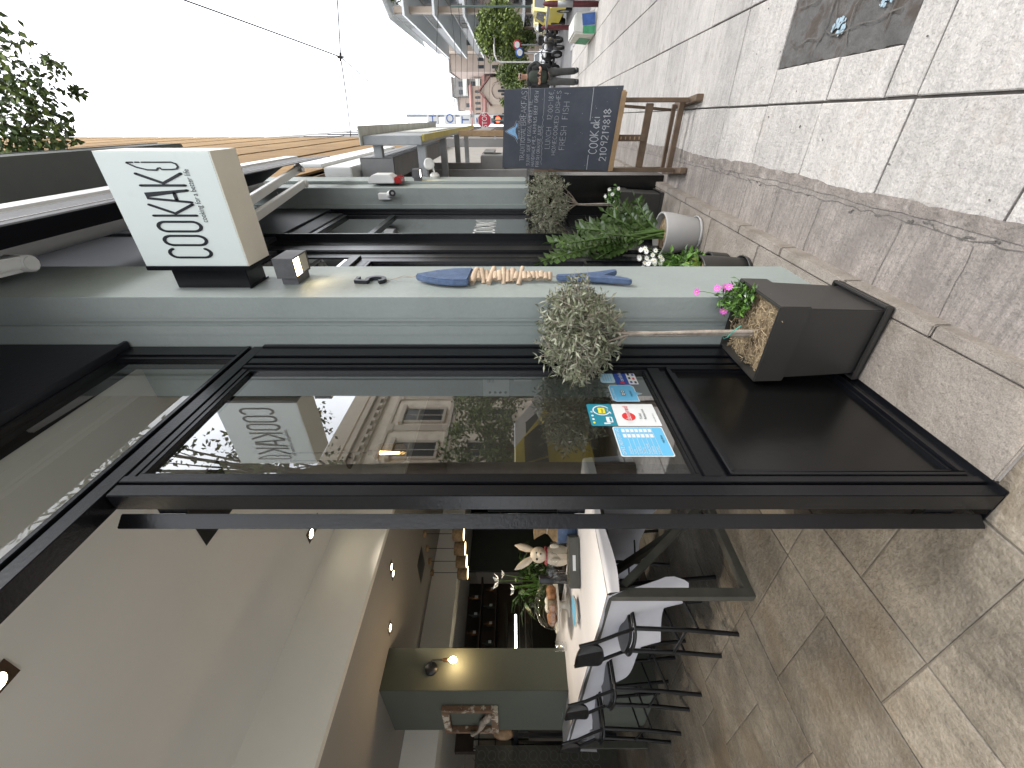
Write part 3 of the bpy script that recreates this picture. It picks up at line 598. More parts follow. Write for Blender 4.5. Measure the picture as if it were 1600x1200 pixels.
b = MB(); draw_logo(b, (-.777, 3.33, 1.345), (0, 1, 0), (0, 0, 1), .165, wd=.1, lift=.002)
b.build('white_window_lettering', M['white'], f2)
# ---- interior shell of the room (parts of the building)
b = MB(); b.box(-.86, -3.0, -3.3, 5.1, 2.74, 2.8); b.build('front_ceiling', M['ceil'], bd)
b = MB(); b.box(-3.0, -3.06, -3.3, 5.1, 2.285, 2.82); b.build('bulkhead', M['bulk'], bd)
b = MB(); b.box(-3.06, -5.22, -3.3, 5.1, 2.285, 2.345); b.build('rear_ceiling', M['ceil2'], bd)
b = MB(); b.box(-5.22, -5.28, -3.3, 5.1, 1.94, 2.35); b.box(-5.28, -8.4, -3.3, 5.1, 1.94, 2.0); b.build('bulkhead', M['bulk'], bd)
b = MB(); b.box(-8.4, -8.5, -3.3, 5.2, 0, 2.9); b.box(-.8, -8.5, -3.45, -3.3, 2.45, 2.9); [b.box(-2.9 - 1.9 * k, -3.0 - 1.9 * k, -3.4, -3.3, 0, 2.45) for k in range(3)]; b.box(-1.02, -8.5, 5.1, 5.2, 0, 2.9); b.build('inner_wall', M['terra'], bd)  # unseen near side wall reduced to lintel and posts to let daylight in
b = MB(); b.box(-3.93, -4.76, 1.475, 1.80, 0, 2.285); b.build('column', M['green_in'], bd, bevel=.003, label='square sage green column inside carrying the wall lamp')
b = MB(); b.box(-6.5, -6.55, 4.2, 5.1, 0, 1.94); b.box(-5.2, -6.5, 5.02, 5.1, 0, 1.94); b.build('inner_wall', M['darkgreen'], bd, label='dark green back wall behind the pendant lamps')
# ================================================================== DOOR LEAF (open, seen edge on)
o0 = Vector((-.842, .700, 0)); dv = Vector((-.7858, .6185, 0)).normalized(); nv = Vector((-dv.y, dv.x, 0))
dl = thing('door_leaf', o0, 'open black framed glass door seen edge on left of the black post', 'door')
def lb(mb, s0, s1, t0, t1, z0, z1):
    P = [o0 + dv * s + nv * t for s, t in ((s0, t0), (s1, t0), (s1, t1), (s0, t1))]
    mb.hexa([(p.x, p.y, z0) for p in P] + [(p.x, p.y, z1) for p in P])
b = MB(); T = .036
lb(b, 0, .09, 0, T, .012, 2.19); lb(b, .66, .75, 0, T, .012, 2.19); lb(b, .0905, .6595, 0, T, .012, .1); lb(b, .0905, .6595, 0, T, .60, .70); lb(b, .0905, .6595, 0, T, 2.10, 2.19); lb(b, .0905, .6595, .012, .026, .1, .6)
b.build('door_frame', M['black'], dl, bevel=.002)
b = MB(); P = [o0 + dv * s + nv * (T / 2) for s in (.0905, .6595)]; b.face([(P[0].x, P[0].y, .7), (P[1].x, P[1].y, .7), (P[1].x, P[1].y, 2.1), (P[0].x, P[0].y, 2.1)]); b.build('door_pane', M['glass'], dl)
for z in (.12, 1.05, 2.06):
    b = MB(); b.tube([(-.822, .71, z - .04), (-.822, .71, z + .04)], .007, 8); b.box(-.845, -.806, .704, .709, z - .035, z + .035); b.build('hinge', M['black'], dl)
b = MB(); q = o0 + dv * .7 - nv * .03; b.tube([q + Vector((0, 0, 1.0)), q + Vector((0, 0, 1.3))], .01, 8); b.bar(q + Vector((0, 0, 1.02)), q + nv * .03 + Vector((0, 0, 1.02)), .012, .012); b.bar(q + Vector((0, 0, 1.28)), q + nv * .03 + Vector((0, 0, 1.28)), .012, .012); b.build('handle', M['black'], dl)
# ================================================================== HANGING SIGN
sg = thing('projecting_sign', (-.5, 1.63, 2.2), 'white box sign with narrow black lettering projecting from the green pillar', 'sign')
b = MB(); b.box(-.47, -.093, 1.55, 1.705, 2.195, 2.58); b.build('sign_box', [M['signface']], sg, bevel=.002)
b = MB(); b.box(-.4705, -.092, 1.5515, 1.7035, 2.1925, 2.1949); b.box(-.0928, -.0905, 1.5515, 1.7035, 2.195, 2.58); b.build('sign_edge', M['signedge'], sg)
b = MB(); b.box(-.486, -.4705, 1.547, 1.708, 2.19, 2.583); b.build('back_board', M['black'], sg, bevel=.002)
b = MB(); b.box(-.5622, -.4865, 1.572, 1.690, 2.225, 2.512)
for z in (2.235, 2.50):
    for y in (1.58, 1.683): b.lathe([(0, .004), (.006, .004), (.006, 0)], (-.5618, y - .0, z), 8, 0, (1, 0, 0))
b.box(-.5622, -.556, 1.562, 1.70, 2.218, 2.228); b.build('bracket', M['black'], sg, bevel=.002)
b = MB(); draw_logo(b, (-.437, 1.5495, 2.315), (1, 0, -.004), (0, 0, 1), .152, wd=.088, lift=.0012); b.v = [v for v in b.v]
# squeeze the word to its measured width
for v in b.v: v.x = -.437 + (v.x + .437) * (.318 / (3.68 * .152))
type_mesh('cooking for a better life', .0285, (-.313, 1.5483, 2.283), (1, 0, 0), (0, 0, 1), xs=.62, mb=b)
b.build('sign_lettering', M['ink'], sg)
# ================================================================== WALL LAMPS
def wall_lamp(x0, yc, zc, label, s=1.0):
    t = thing('wall_lamp', (x0, yc, zc), label, 'lamp', 'square wall lamps on the green pillars')
    b = MB(); b.box(x0 + .0005, x0 + .026 * s, yc - .043 * s, yc + .062 * s, zc - .035 * s, zc + .030 * s); b.build('lamp_base', M['concgrey'], t, bevel=.0015)
    b = MB(); X0, X1 = x0 + .027 * s, x0 + .105 * s; Y0, Y1 = yc - .055 * s, yc + .075 * s; Z0, Z1 = zc - .04 * s, zc + .04 * s
    b.box(X0, X1, Y0, Y0 + .006, Z0, Z1); b.box(X0, X1, Y1 - .006, Y1, Z0, Z1); b.box(X0, X0 + .006, Y0 + .0062, Y1 - .0062, Z0, Z1); b.box(X1 - .006, X1, Y0 + .0062, Y1 - .0062, Z0, Z1)
    b.box(X0 + .0062, X1 - .0062, Y0 + .0062, Y1 - .0062, Z1 - .006, Z1); b.build('lamp_body', M['concgrey'], t, bevel=.001)
    b = MB(); b.box(X0 + .0065, X1 - .0065, Y0 + .0065, Y0 + .06 * s, Z0 + .003, Z0 + .007); b.build('lit_lens', M['lampon'], t)
    b = MB(); b.box(X0 + .0065, X1 - .0065, Y0 + .061 * s, Y1 - .0065, Z0 + .003, Z0 + .007); b.build('lens', M['lampoff'], t)
    l = bpy.data.lights.new('lamp_glow', 'SPOT'); l.energy = .8; l.spot_size = R_(140); l.spot_blend = .8; l.color = (1, .75, .45); l.shadow_soft_size = .02
    lo = bpy.data.objects.new('lamp_glow', l); C.objects.link(lo); lo.parent = t; lo.location = ((X0 + X1) / 2 - x0, -.02, Z0 - .005 - zc); WL[lo.name] = Vector((0, 0, 0))
    return t
wall_lamp(-.5625, 1.655, 2.09, 'grey square wall lamp with a warm lit underside below the white box sign')
wall_lamp(-.535, 4.66, 2.16, 'grey square wall lamp under the alarm siren on the far pillar')
# ================================================================== NUMBER 5
b = MB(); S5 = [(.045, .1), (.008, .1), (.005, .058)] + arc(.024, .034, .024, .03, 120, -150, 12)
X5 = -.5615; pts = S5
def fatstroke(mb, pts, wd, org, rx, up, th, m=0):
    org, rx, up = Vector(org), Vector(rx), Vector(up); nr = rx.cross(up)
    P = [Vector(p) for p in pts]; L = []; Q = []
    for i in range(len(P)):
        t = (P[min(i + 1, len(P) - 1)] - P[max(i - 1, 0)]).normalized(); q = Vector((-t.y, t.x)) * wd / 2; L.append(P[i] + q); Q.append(P[i] - q)
    W = lambda p, k: org + rx * p.x + up * p.y + nr * k
    for i in range(len(P) - 1):
        mb.hexa([W(Q[i], 0), W(Q[i + 1], 0), W(L[i + 1], 0), W(L[i], 0), W(Q[i], th), W(Q[i + 1], th), W(L[i + 1], th), W(L[i], th)], m)
fatstroke(b, [(p[0] * 1.15, p[1] * 1.15) for p in pts], .016, (X5, 1.615, 1.715), (0, 1, 0), (0, 0, 1), .014)
b.build('house_number', M['ink'], None, 'black raised house number 5 on the green pillar above the fish', 'number')
# ================================================================== HANGING FISH
fs = thing('hanging_fish', (-.548, 1.64, 1.15), 'blue wooden fish with driftwood bones hung on the green pillar', 'decoration')
xf = -.553
b = MB(); pr = [(1.632, 1.588), (1.60, 1.545), (1.575, 1.49), (1.562, 1.43), (1.565, 1.372), (1.72, 1.362), (1.715, 1.44), (1.69, 1.51), (1.66, 1.56), (1.645, 1.588)]
b.prism([(xf, y, z) for y, z in pr], (.026, 0, 0)); b.build('fish_head', M['bluewood'], fs, bevel=.005)
b = MB(); tl = [(1.625, 1.02), (1.61, .93), (1.60, .84), (1.575, .735), (1.585, .725), (1.61, .74), (1.645, .82), (1.69, .765), (1.715, .76), (1.72, .775), (1.69, .85), (1.665, .93), (1.655, 1.02)]
b.prism([(xf, y, z) for y, z in tl], (.02, 0, 0)); b.build('fish_tail', M['bluewood'], fs, bevel=.004)
z = 1.352; sizes = [.062, .03, .05, .034, .075, .03, .035, .055, .04, .045, .032, .07, .026, .03, .024, .03, .025, .022, .026]
for i, s in enumerate(sizes):
    b = MB(); r = random.uniform(.0095, .0145); s *= .64; a = random.uniform(-.5, .5); dy = Vector((random.uniform(.3, 1.3), math.cos(a), math.sin(a) * .6)).normalized()
    c = Vector((xf + .016, 1.642 + random.uniform(-.006, .006), z)); b.tube([c - dy * s, c - dy * s * .3, c + dy * s * .3, c + dy * s], [r * .9, r, r * 1.05, r * .85], 8); b.build('driftwood_rib', M['drift'], fs); z -= (1.352 - 1.03) / len(sizes)
b = MB(); b.tube([(xf + .012, 1.645, 1.6), (xf + .012, 1.64, .9)], .0015, 5); b.tube([(xf + .012, 1.64, 1.585), (xf + .008, 1.643, 1.65), (xf - .006, 1.65, 1.72)], .0012, 5); b.tube([(xf + .012, 1.636, 1.585), (xf + .014, 1.648, 1.64), (xf - .006, 1.655, 1.70)], .0012, 5); b.build('cord', M['bark'], fs)
# ================================================================== STICKERS on the pane
xs_ = FX - .0150
def rect(mb, y0, y1, z0, z1, m=0, lift=0, r=.006):
    P = []
    for (cy, cz_, a) in ((y1 - r, z1 - r, 0), (y0 + r, z1 - r, 90), (y0 + r, z0 + r, 180), (y1 - r, z0 + r, 270)):
        for k in range(4): P.append((xs_ + lift, cy + r * math.cos(R_(a + k * 30)), cz_ + r * math.sin(R_(a + k * 30))))
    mb.face(P, m)
L1, L2, L3 = .0006, .0012, .0018
SM = [M['sticker_w'], M['sticker_b'], M['sticker_n'], M['sticker_r'], M['sticker_y'], M['ink'], M['sticker_t'], M['sticker_p']]
def st(txt, sz, y, z, m, mb, lift=L3, xs=1.0, al='LEFT'): type_mesh(txt, sz, (xs_ + lift, y, z), (0, 1, 0), (0, 0, 1), xs=xs, mb=mb, m=m, align=al)
# opening hours
b = MB(); rect(b, .848, .979, .748, .898, 0); rect(b, .851, .976, .751, .895, 1, L1)
st('ΩΡΕΣ ΛΕΙΤΟΥΡΓΙΑΣ', .0125, .855, .882, 0, b, xs=.98)
for i, dn in enumerate(['Δευτέρα', 'Τρίτη', 'Τετάρτη', 'Πέμπτη', 'Παρασκευή', 'Σάββατο', 'Κυριακή']):
    z = .8655 - i * .0132; st(dn, .0085, .856, z, 0, b, xs=.95)
    b.box(xs_ + L2, xs_ + L2 + .0001, .855, .972, z - .0038, z - .0031, 0)
    for y in (.928, .952): rect(b, y, y + .016, z - .0012, z + .0085, 0, L2, .0008)
st('my.box', .011, .905, .7605, 5, b); b.build('opening_hours_sticker', SM, None, 'sky blue opening hours sticker with a white day table, lowest on the window', 'sticker', 'stickers on the window')
# edenred
b = MB(); rect(b, .983, 1.097, .744, .8775, 0, 0, .003)
b.face([(xs_ + L1, 1.03 + .021 * math.cos(t * .262), .835 + .021 * math.sin(t * .262)) for t in range(24)], 3)
st('Edenred', .024, .997, .829, 0, b, xs=.92); st('Edenred', .024, .997, .829, 3, b, L2, xs=.92) if False else None
st('red', .024, 1.052, .829, 3, b, L3 + .0003, xs=.92)
st('Ticket', .012, 1.015, .795, 5, b); st('Restaurant', .012, 1.015, .782, 5, b); st('www. edenred .gr', .006, 1.0, .757, 5, b)
b.build('meal_ticket_sticker', SM, None, 'white sticker with a red disc and black words below it', 'sticker', 'stickers on the window')
b = MB(); rect(b, .983, 1.097, .8785, .9585, 6, 0, .006)
ribbon(b, arc(1.062, .915, .024, .026, -60, 250, 18) + [(1.045, .888)], .004, (xs_, 0, 0), (0, 1, 0), (0, 0, 1), 0, L1); rect(b, 1.045, 1.075, .904, .926, 4, L2, .003); st('δεκτή', .009, 1.047, .911, 5, b, xs=.9); st('εδώ', .01, 1.05, .893, 0, b)
rect(b, 1.0, 1.028, .888, .908, 0, L1, .003); rect(b, 1.004, 1.024, .892, .898, 6, L2, .001); rect(b, .992, .999, .898, .918, 0, L1, .002)
for y, m in ((.995, 4), (1.012, 0), (1.03, 0), (1.05, 7)): rect(b, y, y + .009, .944, .951, m, L1, .003)
b.build('card_accepted_sticker', SM, None, 'teal sticker with a white terminal drawing above the red disc sticker', 'sticker', 'stickers on the window')
# speech bubble review sticker
b = MB()
def bub(d, m, l):
    P = [(1.112 + d, .778 + d), (1.15, .778 + d), (1.157, .758 + 1.6 * d), (1.166, .778 + d), (1.2 - d, .778 + d), (1.212 - d, .79), (1.212 - d, .858), (1.2 - d, .866 - d), (1.122, .866 - d), (1.112 + d, .856)]
    b.face([(xs_ + l, y, z) for y, z in P], m)
bub(0, 0, 0); bub(.0025, 1, L1)
st('ΜΑΣ ΣΥΣΤΗΝΟΥΝ', .0085, 1.119, .852, 0, b, xs=.95)
for y in (1.152, 1.168):
    b.face([(xs_ + L2, y + .008 * math.cos(t * .45), .824 + .008 * math.sin(t * .45)) for t in range(14)], 5); b.face([(xs_ + L3, y + .0062 * math.cos(t * .45), .824 + .0062 * math.sin(t * .45)) for t in range(14)], 0); b.face([(xs_ + L3 + .0003, y + .0025 * math.cos(t * .9), .824 + .0025 * math.sin(t * .9)) for t in range(7)], 5)
st('my.box', .011, 1.14, .795, 5, b); b.build('review_sticker', SM, None, 'sky blue speech bubble sticker with a round eyed owl face', 'sticker', 'stickers on the window')
b = MB(); rect(b, 1.214, 1.30, .755, .832, 2, 0, .002); rect(b, 1.2145, 1.2995, .7555, .788, 0, L1, .002)
st('cardlink', .02, 1.232, .804, 0, b, xs=.9); rect(b, 1.218, 1.229, .803, .819, 3, L2, .002)
for y, z, m in ((1.22, .76, 5), (1.245, .762, 3), (1.27, .76, 2), (1.222, .775, 2), (1.248, .776, 5), (1.273, .775, 5)): rect(b, y, y + .014, z, z + .008, m, L2, .001)
b.build('card_payment_sticker', SM, None, 'navy and white striped card payment sticker nearest the olive tree', 'sticker', 'stickers on the window')
b = MB(); rect(b, 1.225, 1.298, .834, .885, 7, 0, .01)
for k in range(4): b.box(xs_ + L1, xs_ + L1 + .0001, 1.235, 1.285, .845 + k * .009, .8475 + k * .009, 1)
b.build('pale_blue_sticker', SM, None, 'pale blue sticker behind the small olive tree crown', 'sticker', 'stickers on the window')
# ================================================================== ALARM PANEL, SWITCH (inside, on the pillar)
b = MB(); ap = thing('alarm_keypad', (-.955, 1.475, 1.21), 'small white alarm keypad behind the window glass', 'keypad')
b.box(-.906, -1.01, 1.462, 1.4755, 1.212, 1.323); b.build('keypad_case', M['lgrey'], ap, bevel=.002)
b = MB()
for k in range(4): b.lathe([(0, .001), (.006, .001), (.006, 0)], (-.985 + .0, 1.4615, 1.228 + k * .022), 8, 0, (0, -1, 0))
for k in range(5): b.box(-.915, -.935, 1.4605, 1.4618, 1.30 - k * .006, 1.3015 - k * .006)
b.build('keypad_button', M['darkmetal'], ap)
b = MB(); b.box(-.875, -.93, 1.464, 1.4755, 1.118, 1.192); b.box(-.882, -.923, 1.4615, 1.4638, 1.126, 1.184); b.build('light_switch', M['lgrey'], None, 'white light switch just below the alarm keypad', 'switch', bevel=.001)
# ================================================================== CAMERA, SIREN, FLOODLIGHT on far pillar
cm = thing('security_camera', (-.6, 4.31, 2.36), 'white and black security camera on the far green pillar', 'camera')
b = MB(); b.box(-.655, -.60, 4.255, 4.3135, 2.36, 2.47); b.build('camera_mount', M['white'], cm, bevel=.004)
b = MB(); b.tube([(-.61, 4.27, 2.36), (-.585, 4.17, 2.31)], .032, 14); b.build('camera_body', M['white'], cm); b = MB(); b.tube([(-.585, 4.17, 2.31), (-.583, 4.155, 2.304)], .030, 14); b.tube([(-.583, 4.155, 2.304), (-.5825, 4.15, 2.302)], .012, 10, 1); b.build('camera_lens', [M['ink'], M['steel']], cm)
sr = thing('alarm_siren', (-.53, 4.52, 2.33), 'white alarm siren box with a red end on the far green pillar', 'alarm')
b = MB(); b.prism([(-.5345, 4.43, 2.345), (-.5345, 4.43, 2.60), (-.50, 4.43, 2.60), (-.46, 4.43, 2.55), (-.46, 4.43, 2.39), (-.49, 4.43, 2.345)][::-1], (0, .19, 0)); b.build('siren_case', M['white'], sr, bevel=.006)
b = MB(); b.prism([(-.5345, 4.44, 2.28), (-.5345, 4.44, 2.343), (-.487, 4.44, 2.343), (-.475, 4.44, 2.32), (-.495, 4.44, 2.28)][::-1], (0, .17, 0)); b.build('siren_lens', M['redtail'], sr, bevel=.005)
# ================================================================== AWNING over bays
aw = thing('retractable_awning', (-.45, 1, 3.4), 'retracted dark awning with white front bar above the door', 'awning')
b = MB(); b.box(-.30, -.345, -3.2, 4.42, 3.20, 3.335); b.build('front_bar', M['white'], aw, bevel=.012)
b = MB(); b.box(-.312, -.318, -3.2, 4.40, 2.975, 3.195)
pr = [(-.305, z) for z in (2.985, 3.05, 3.2)]; b.box(-.309, -.3115, -3.2, 4.40, 3.03, 3.034, 1); b.build('valance', [M['awng'], M['white']], aw)
b = MB(); b.face([(-.346, -3.2, 3.30), (-.346, 4.40, 3.30), (-.53, 4.40, 3.62), (-.53, -3.2, 3.62)]); b.face([(-.346, -3.2, 3.296), (-.53, -3.2, 3.616), (-.53, 4.40, 3.616), (-.346, 4.40, 3.296)]); b.build('canopy_cloth', M['awnb'], aw)
b = MB(); b.tube([(-.54, -3.2, 3.66), (-.54, 4.45, 3.66)], .06, 14); b.build('roller_tube', M['white'], aw)
b = MB(); P = [(-.312, 4.401, 2.98), (-.312, 4.401, 3.19), (-.318, 4.62, 3.15), (-.33, 4.80, 3.06), (-.315, 4.66, 3.0)]; b.face(P); b.face([(x - .004, y, z) for x, y, z in P][::-1]); b.build('loose_valance_flap', M['awng'], aw)
def arm(p0, p1, w0, label=None):
    b = MB(); b.bar(p0, p1, .05, .032); b.tube([Vector(p1) - Vector((0, 0, .03)), Vector(p1) + Vector((0, 0, .03))], .028, 10); b.build('folding_arm', M['white'], aw, label, bevel=.004)
arm(PX(330, 352, -.42), PX(466, 264, -.37), .05); arm(PX(330, 385, -.5), PX(474, 287, -.44), .05)
b = MB(); b.bar(PX(458, 250, -.34), PX(474, 266, -.37), .03, .02); b.build('arm_joint', M['white'], aw)
b = MB(); c = PX(20, 415, -.50); b.bar(c + Vector((0, -.25, .08)), c + Vector((0, .02, 0)), .06, .05); b.bar(c + Vector((0.03, -.3, .03)), c + Vector((.01, .03, -.03)), .045, .03); b.tube([c + Vector((0, .03, -.05)), c + Vector((0, .03, .05))], .035, 12); b.build('folding_arm', M['white'], aw, bevel=.006)
b = MB(); P = [PX(433, 300, -.5), PX(437, 310, -.55), PX(428, 322, -.6), PX(400, 322, -.62)]; b.tube(P, .004, 6); b.build('cable', M['white'], aw)
# ================================================================== PLANTERS
def square_planter(mb_body, mb_tray, cx, cy, z0, h=.365, wt=.275, wb=.232):
    def ring(w, z): a = w / 2; return [(cx - a, cy - a, z), (cx + a, cy - a, z), (cx + a, cy + a, z), (cx - a, cy + a, z)]
    def loft(r): 
        vs = [p for q in r for p in q]; mb_body.add(vs, [(i * 4 + k, i * 4 + (k + 1) % 4, (i + 1) * 4 + (k + 1) % 4, (i + 1) * 4 + k) for i in range(len(r) - 1) for k in range(4)])
    k = z0 + .012
    loft([ring(wb, k), ring(wt - .022, z0 + h * .72), ring(wt - .004, z0 + h * .725), ring(wt, z0 + h), ring(wt - .02, z0 + h), ring(wt - .03, z0 + h - .06)])
    mb_body.face(ring(wb, k)[::-1])
    q = wt - .01
    T = mb_tray; a = q / 2; T.box(cx - a, cx + a, cy - a, cy + a, z0 + .001, z0 + .008)
    for (x0, x1, y0, y1) in ((-a, a, -a, -a + .008), (-a, a, a - .008, a), (-a, -a + .008, -a + .0081, a - .0081), (a - .008, a, -a + .0081, a - .0081)): T.box(cx + x0, cx + x1, cy + y0, cy + y1, z0 + .0081, z0 + .026)
def mulch(mb, cx, cy, w, z, n=16, amp=.014, round_=False):
    vs = []
    for j in range(n + 1):
        for i in range(n + 1):
            u, v = (i / n - .5), (j / n - .5)
            if round_:
                r = max(abs(u), abs(v)) * 2; L = math.hypot(u, v) or 1; u, v = u / L * r / 2, v / L * r / 2
            vs.append((cx + u * w, cy + v * w, z + random.uniform(0, amp) + .02 * (1 - (2 * u) ** 2) * (1 - (2 * v) ** 2)))
    mb.add(vs, [(j * (n + 1) + i, j * (n + 1) + i + 1, (j + 1) * (n + 1) + i + 1, (j + 1) * (n + 1) + i) for j in range(n) for i in range(n)], 0, False)
def olive_tree(name_label, cx, cy, z0, zf, zc, rx, rz, nl, lean=(0, 0), n_tw=260, lsz=1.0, seed=3):
    random.seed(seed)
    t = thing('olive_tree', (cx, cy, z0), name_label, 'plant', 'clipped olive trees in black planters')
    tr = MB(); c = Vector((cx + lean[0], cy + lean[1], zc)); k = zf
    base = Vector((cx, cy, z0)); fork = Vector((cx + lean[0] * .4, cy + lean[1] * .4, zf))
    tr.tube([base, base.lerp(fork, .3) + Vector((.003, .003, 0)), base.lerp(fork, .7) + Vector((-.002, .002, 0)), fork], [.0115, .0105, .0095, .010], 9)
    tr.tube([base + Vector((.012, -.004, 0)), base.lerp(fork, .4) + Vector((.011, -.006, 0)), base.lerp(fork, .93) + Vector((.002, -.004, 0))], [.0085, .008, .006], 7)
    br = []
    for i in range(9):
        a = i * 2.4 + .4; e = c + Vector((rx * .55 * math.cos(a), rx * .55 * math.sin(a), random.uniform(-.6, .3) * rz)); s_ = fork + Vector((0, 0, random.uniform(-.02, .02)))
        mid = s_.lerp(e, .45) + Vector((0, 0, -.012)); tr.tube([s_, mid, e], [.0055, .0035, .0018], 6); br.append((s_, mid, e))
    lf = MB()
    for i in range(n_tw):
        while True:
            p = Vector((random.uniform(-1, 1), random.uniform(-1, 1), random.uniform(-1, 1)))
            if .25 < p.length < 1: break
        fl = 1.0 - .25 * max(0, -p.z) ; q = c + Vector((p.x * rx * fl, p.y * rx * fl, p.z * rz))
        d = (Vector((p.x, p.y, p.z * .8 + .25)) + Vector((random.gauss(0, .45), random.gauss(0, .45), random.gauss(0, .45)))).normalized()
        L = random.uniform(.05, .085) * lsz; tr.tube([q - d * L * .5, q + d * L * .5], [.0013, .0006], 4)
        for j in range(nl):
            s = -.5 + j / nl * 1.05; pp = q + d * L * s; sd = Vector((random.gauss(0, 1), random.gauss(0, 1), random.gauss(0, 1))).cross(d).normalized()
            ld = (d * random.uniform(.3, .9) + sd * random.choice((-1, 1))).normalized(); lf.leaf(pp, ld, random.uniform(.020, .034) * lsz, random.uniform(.0055, .0085) * lsz, 0 if random.random() < .62 else 1, bend=.12)
    tr.build('trunk', M['bark'], t); lf.build('crown', [M['olive'], M['olive2']], t); return t
p1c = (-.628, 1.338); random.seed(11)
pl = thing('square_planter', (*p1c, .004), 'dark square planter with straw mulch beside the door', 'planter', 'dark square planters')
bb, tt = MB(), MB(); square_planter(bb, tt, *p1c, .004); bb.build('planter_body', M['grey_plastic'], pl, bevel=.003); tt.build('saucer', M['grey_plastic'], pl, bevel=.003)
b = MB(); mulch(b, *p1c, .25, .322); ms = b.build('mulch', M['straw'], pl)
b = MB()
for i in range(900):
    x, y = p1c[0] + random.uniform(-.12, .12), p1c[1] + random.uniform(-.12, .12); a = random.uniform(0, 6.28); L = random.uniform(.004, .017) if i < 430 else random.uniform(.015, .03); z = .336 + random.uniform(-.002, .014) + .02 * (1 - ((x - p1c[0]) / .125) ** 2)
    b.bar((x, y, z), (x + L * math.cos(a), y + L * math.sin(a), z + random.uniform(-.004, .006)), random.uniform(.0008, .0022), .0008)
b.build('straw', M['strawbits'], ms)
olive_tree('grey green olive tree with a round clipped crown in the planter by the door', -.640, 1.315, .33, .80, .965, .176, .13, 9, (.012, -.01), 560, 1.0, 3)
b = MB(); b.tube([(-.63, 1.30, .455), (-.645, 1.32, .458), (-.655, 1.31, .452), (-.64, 1.295, .45), (-.615, 1.29, .44), (-.59, 1.28, .425)], .002, 5); b.build('plant_tie', mat('green_twine', (.08, .35, .28), .8), None, 'green twine tied round the olive trunk', 'twine')
def bush(name, label, cat, c, r, h, n, mats, lsz=.03, lw=.011, seed=5, flowers=None, fl_mat=None, group=None, fr=.016, spread=1.0):
    random.seed(seed); t = thing(name, c, label, cat, group); c = Vector(c); st_ = MB(); lf = MB(); fw = MB()
    for i in range(n):
        a = random.uniform(0, 6.28); q = random.random() ** .6 * r * spread; tip = c + Vector((q * math.cos(a), q * math.sin(a), h * random.uniform(.35, 1) * (1 - .5 * (q / r) ** 2)))
        b0 = c + Vector((q * .25 * math.cos(a), q * .25 * math.sin(a), 0)); mid = b0.lerp(tip, .5) + Vector((0, 0, h * .08)); st_.tube([b0, mid, tip], [.0022, .0018, .001], 5)
        for j in range(9):
            s = .25 + .75 * j / 8; p = b0.lerp(mid, s * 2) if s < .5 else mid.lerp(tip, s * 2 - 1); d = Vector((random.gauss(0, 1), random.gauss(0, 1), random.gauss(.35, .6))).normalized()
            lf.leaf(p, d, lsz * random.uniform(.7, 1.15), lw * random.uniform(.8, 1.2), 0 if len(mats) == 1 else random.choice((0, 1)), bend=.2)
    st_.build('stems', M['leafb'], t); lf.build('foliage', mats, t)
    for p, d in (flowers or []):
        fw = MB(); p = c + Vector(p); d = Vector(d).normalized(); x = d.cross(Vector((0, .3, 1))).normalized(); y = d.cross(x)
        for k in range(9):
            a = k * .698; e = (x * math.cos(a) + y * math.sin(a)); fw.leaf(p, (e + d * .25), fr, fr * .42, 0, up=d, bend=.1)
        fw.ball(p + d * .001, fr * .22, 8, 1); fw.tube([p - d * .002, p - d * .02 - Vector((0, 0, .012)), c + (p - c) * .55], .0012, 5, 2)
        fw.build('flower', [fl_mat, M['yellow'], M['leafb']], t)
    return t
bush('osteospermum', 'pink flowering daisy plant at the back corner of the planter by the door', 'plant', (-.545, 1.405, .335), .075, .135, 46, [M['leafb'], M['leafg']], .03, .010, 5,
     [((.03, .03, .125), (.3, -.5, .8)), ((.045, .0, .10), (.5, -.6, .5)), ((.025, .055, .085), (.3, -.7, .4)), ((-.03, -.035, .115), (-.2, -.8, .6)), ((.02, .02, .20), (.1, -.5, .7))], M['pink'])
random.seed(21)
c2 = (-.675, 4.0); z2 = zl(4.0) + .006
pl = thing('square_planter', (*c2, z2), 'dark square planter in front of the far pillar', 'planter', 'dark square planters')
bb, tt = MB(), MB(); square_planter(bb, tt, *c2, z2, .385, .285, .24); bb.build('planter_body', M['grey_plastic'], pl, bevel=.003); tt.build('saucer', M['grey_plastic'], pl, bevel=.003)
b = MB(); mulch(b, *c2, .255, z2 + .34); b.build('mulch', M['straw'], pl)
olive_tree('smaller leaved olive tree with a round crown in the planter before the far pillar', -.66, 3.98, z2 + .35, .62, .885, .275, .195, 8, (.03, -.05), 470, 1.15, 9)
bush('gardenia', 'small white flowering shrub beside the far olive trunk', 'plant', (-.57, 3.93, z2 + .35), .09, .16, 40, [M['leafb'], M['leafg']], .035, .014, 6,
     [((.02, -.07, .1), (.2, -.9, .3)), ((.05, -.03, .12), (.5, -.7, .4)), ((-.04, -.08, .07), (-.2, -.9, .3)), ((.0, -.04, .15), (0, -.6, .8)), ((.06, -.05, .05), (.4, -.8, .1))], M['white_petal'], None, .02)
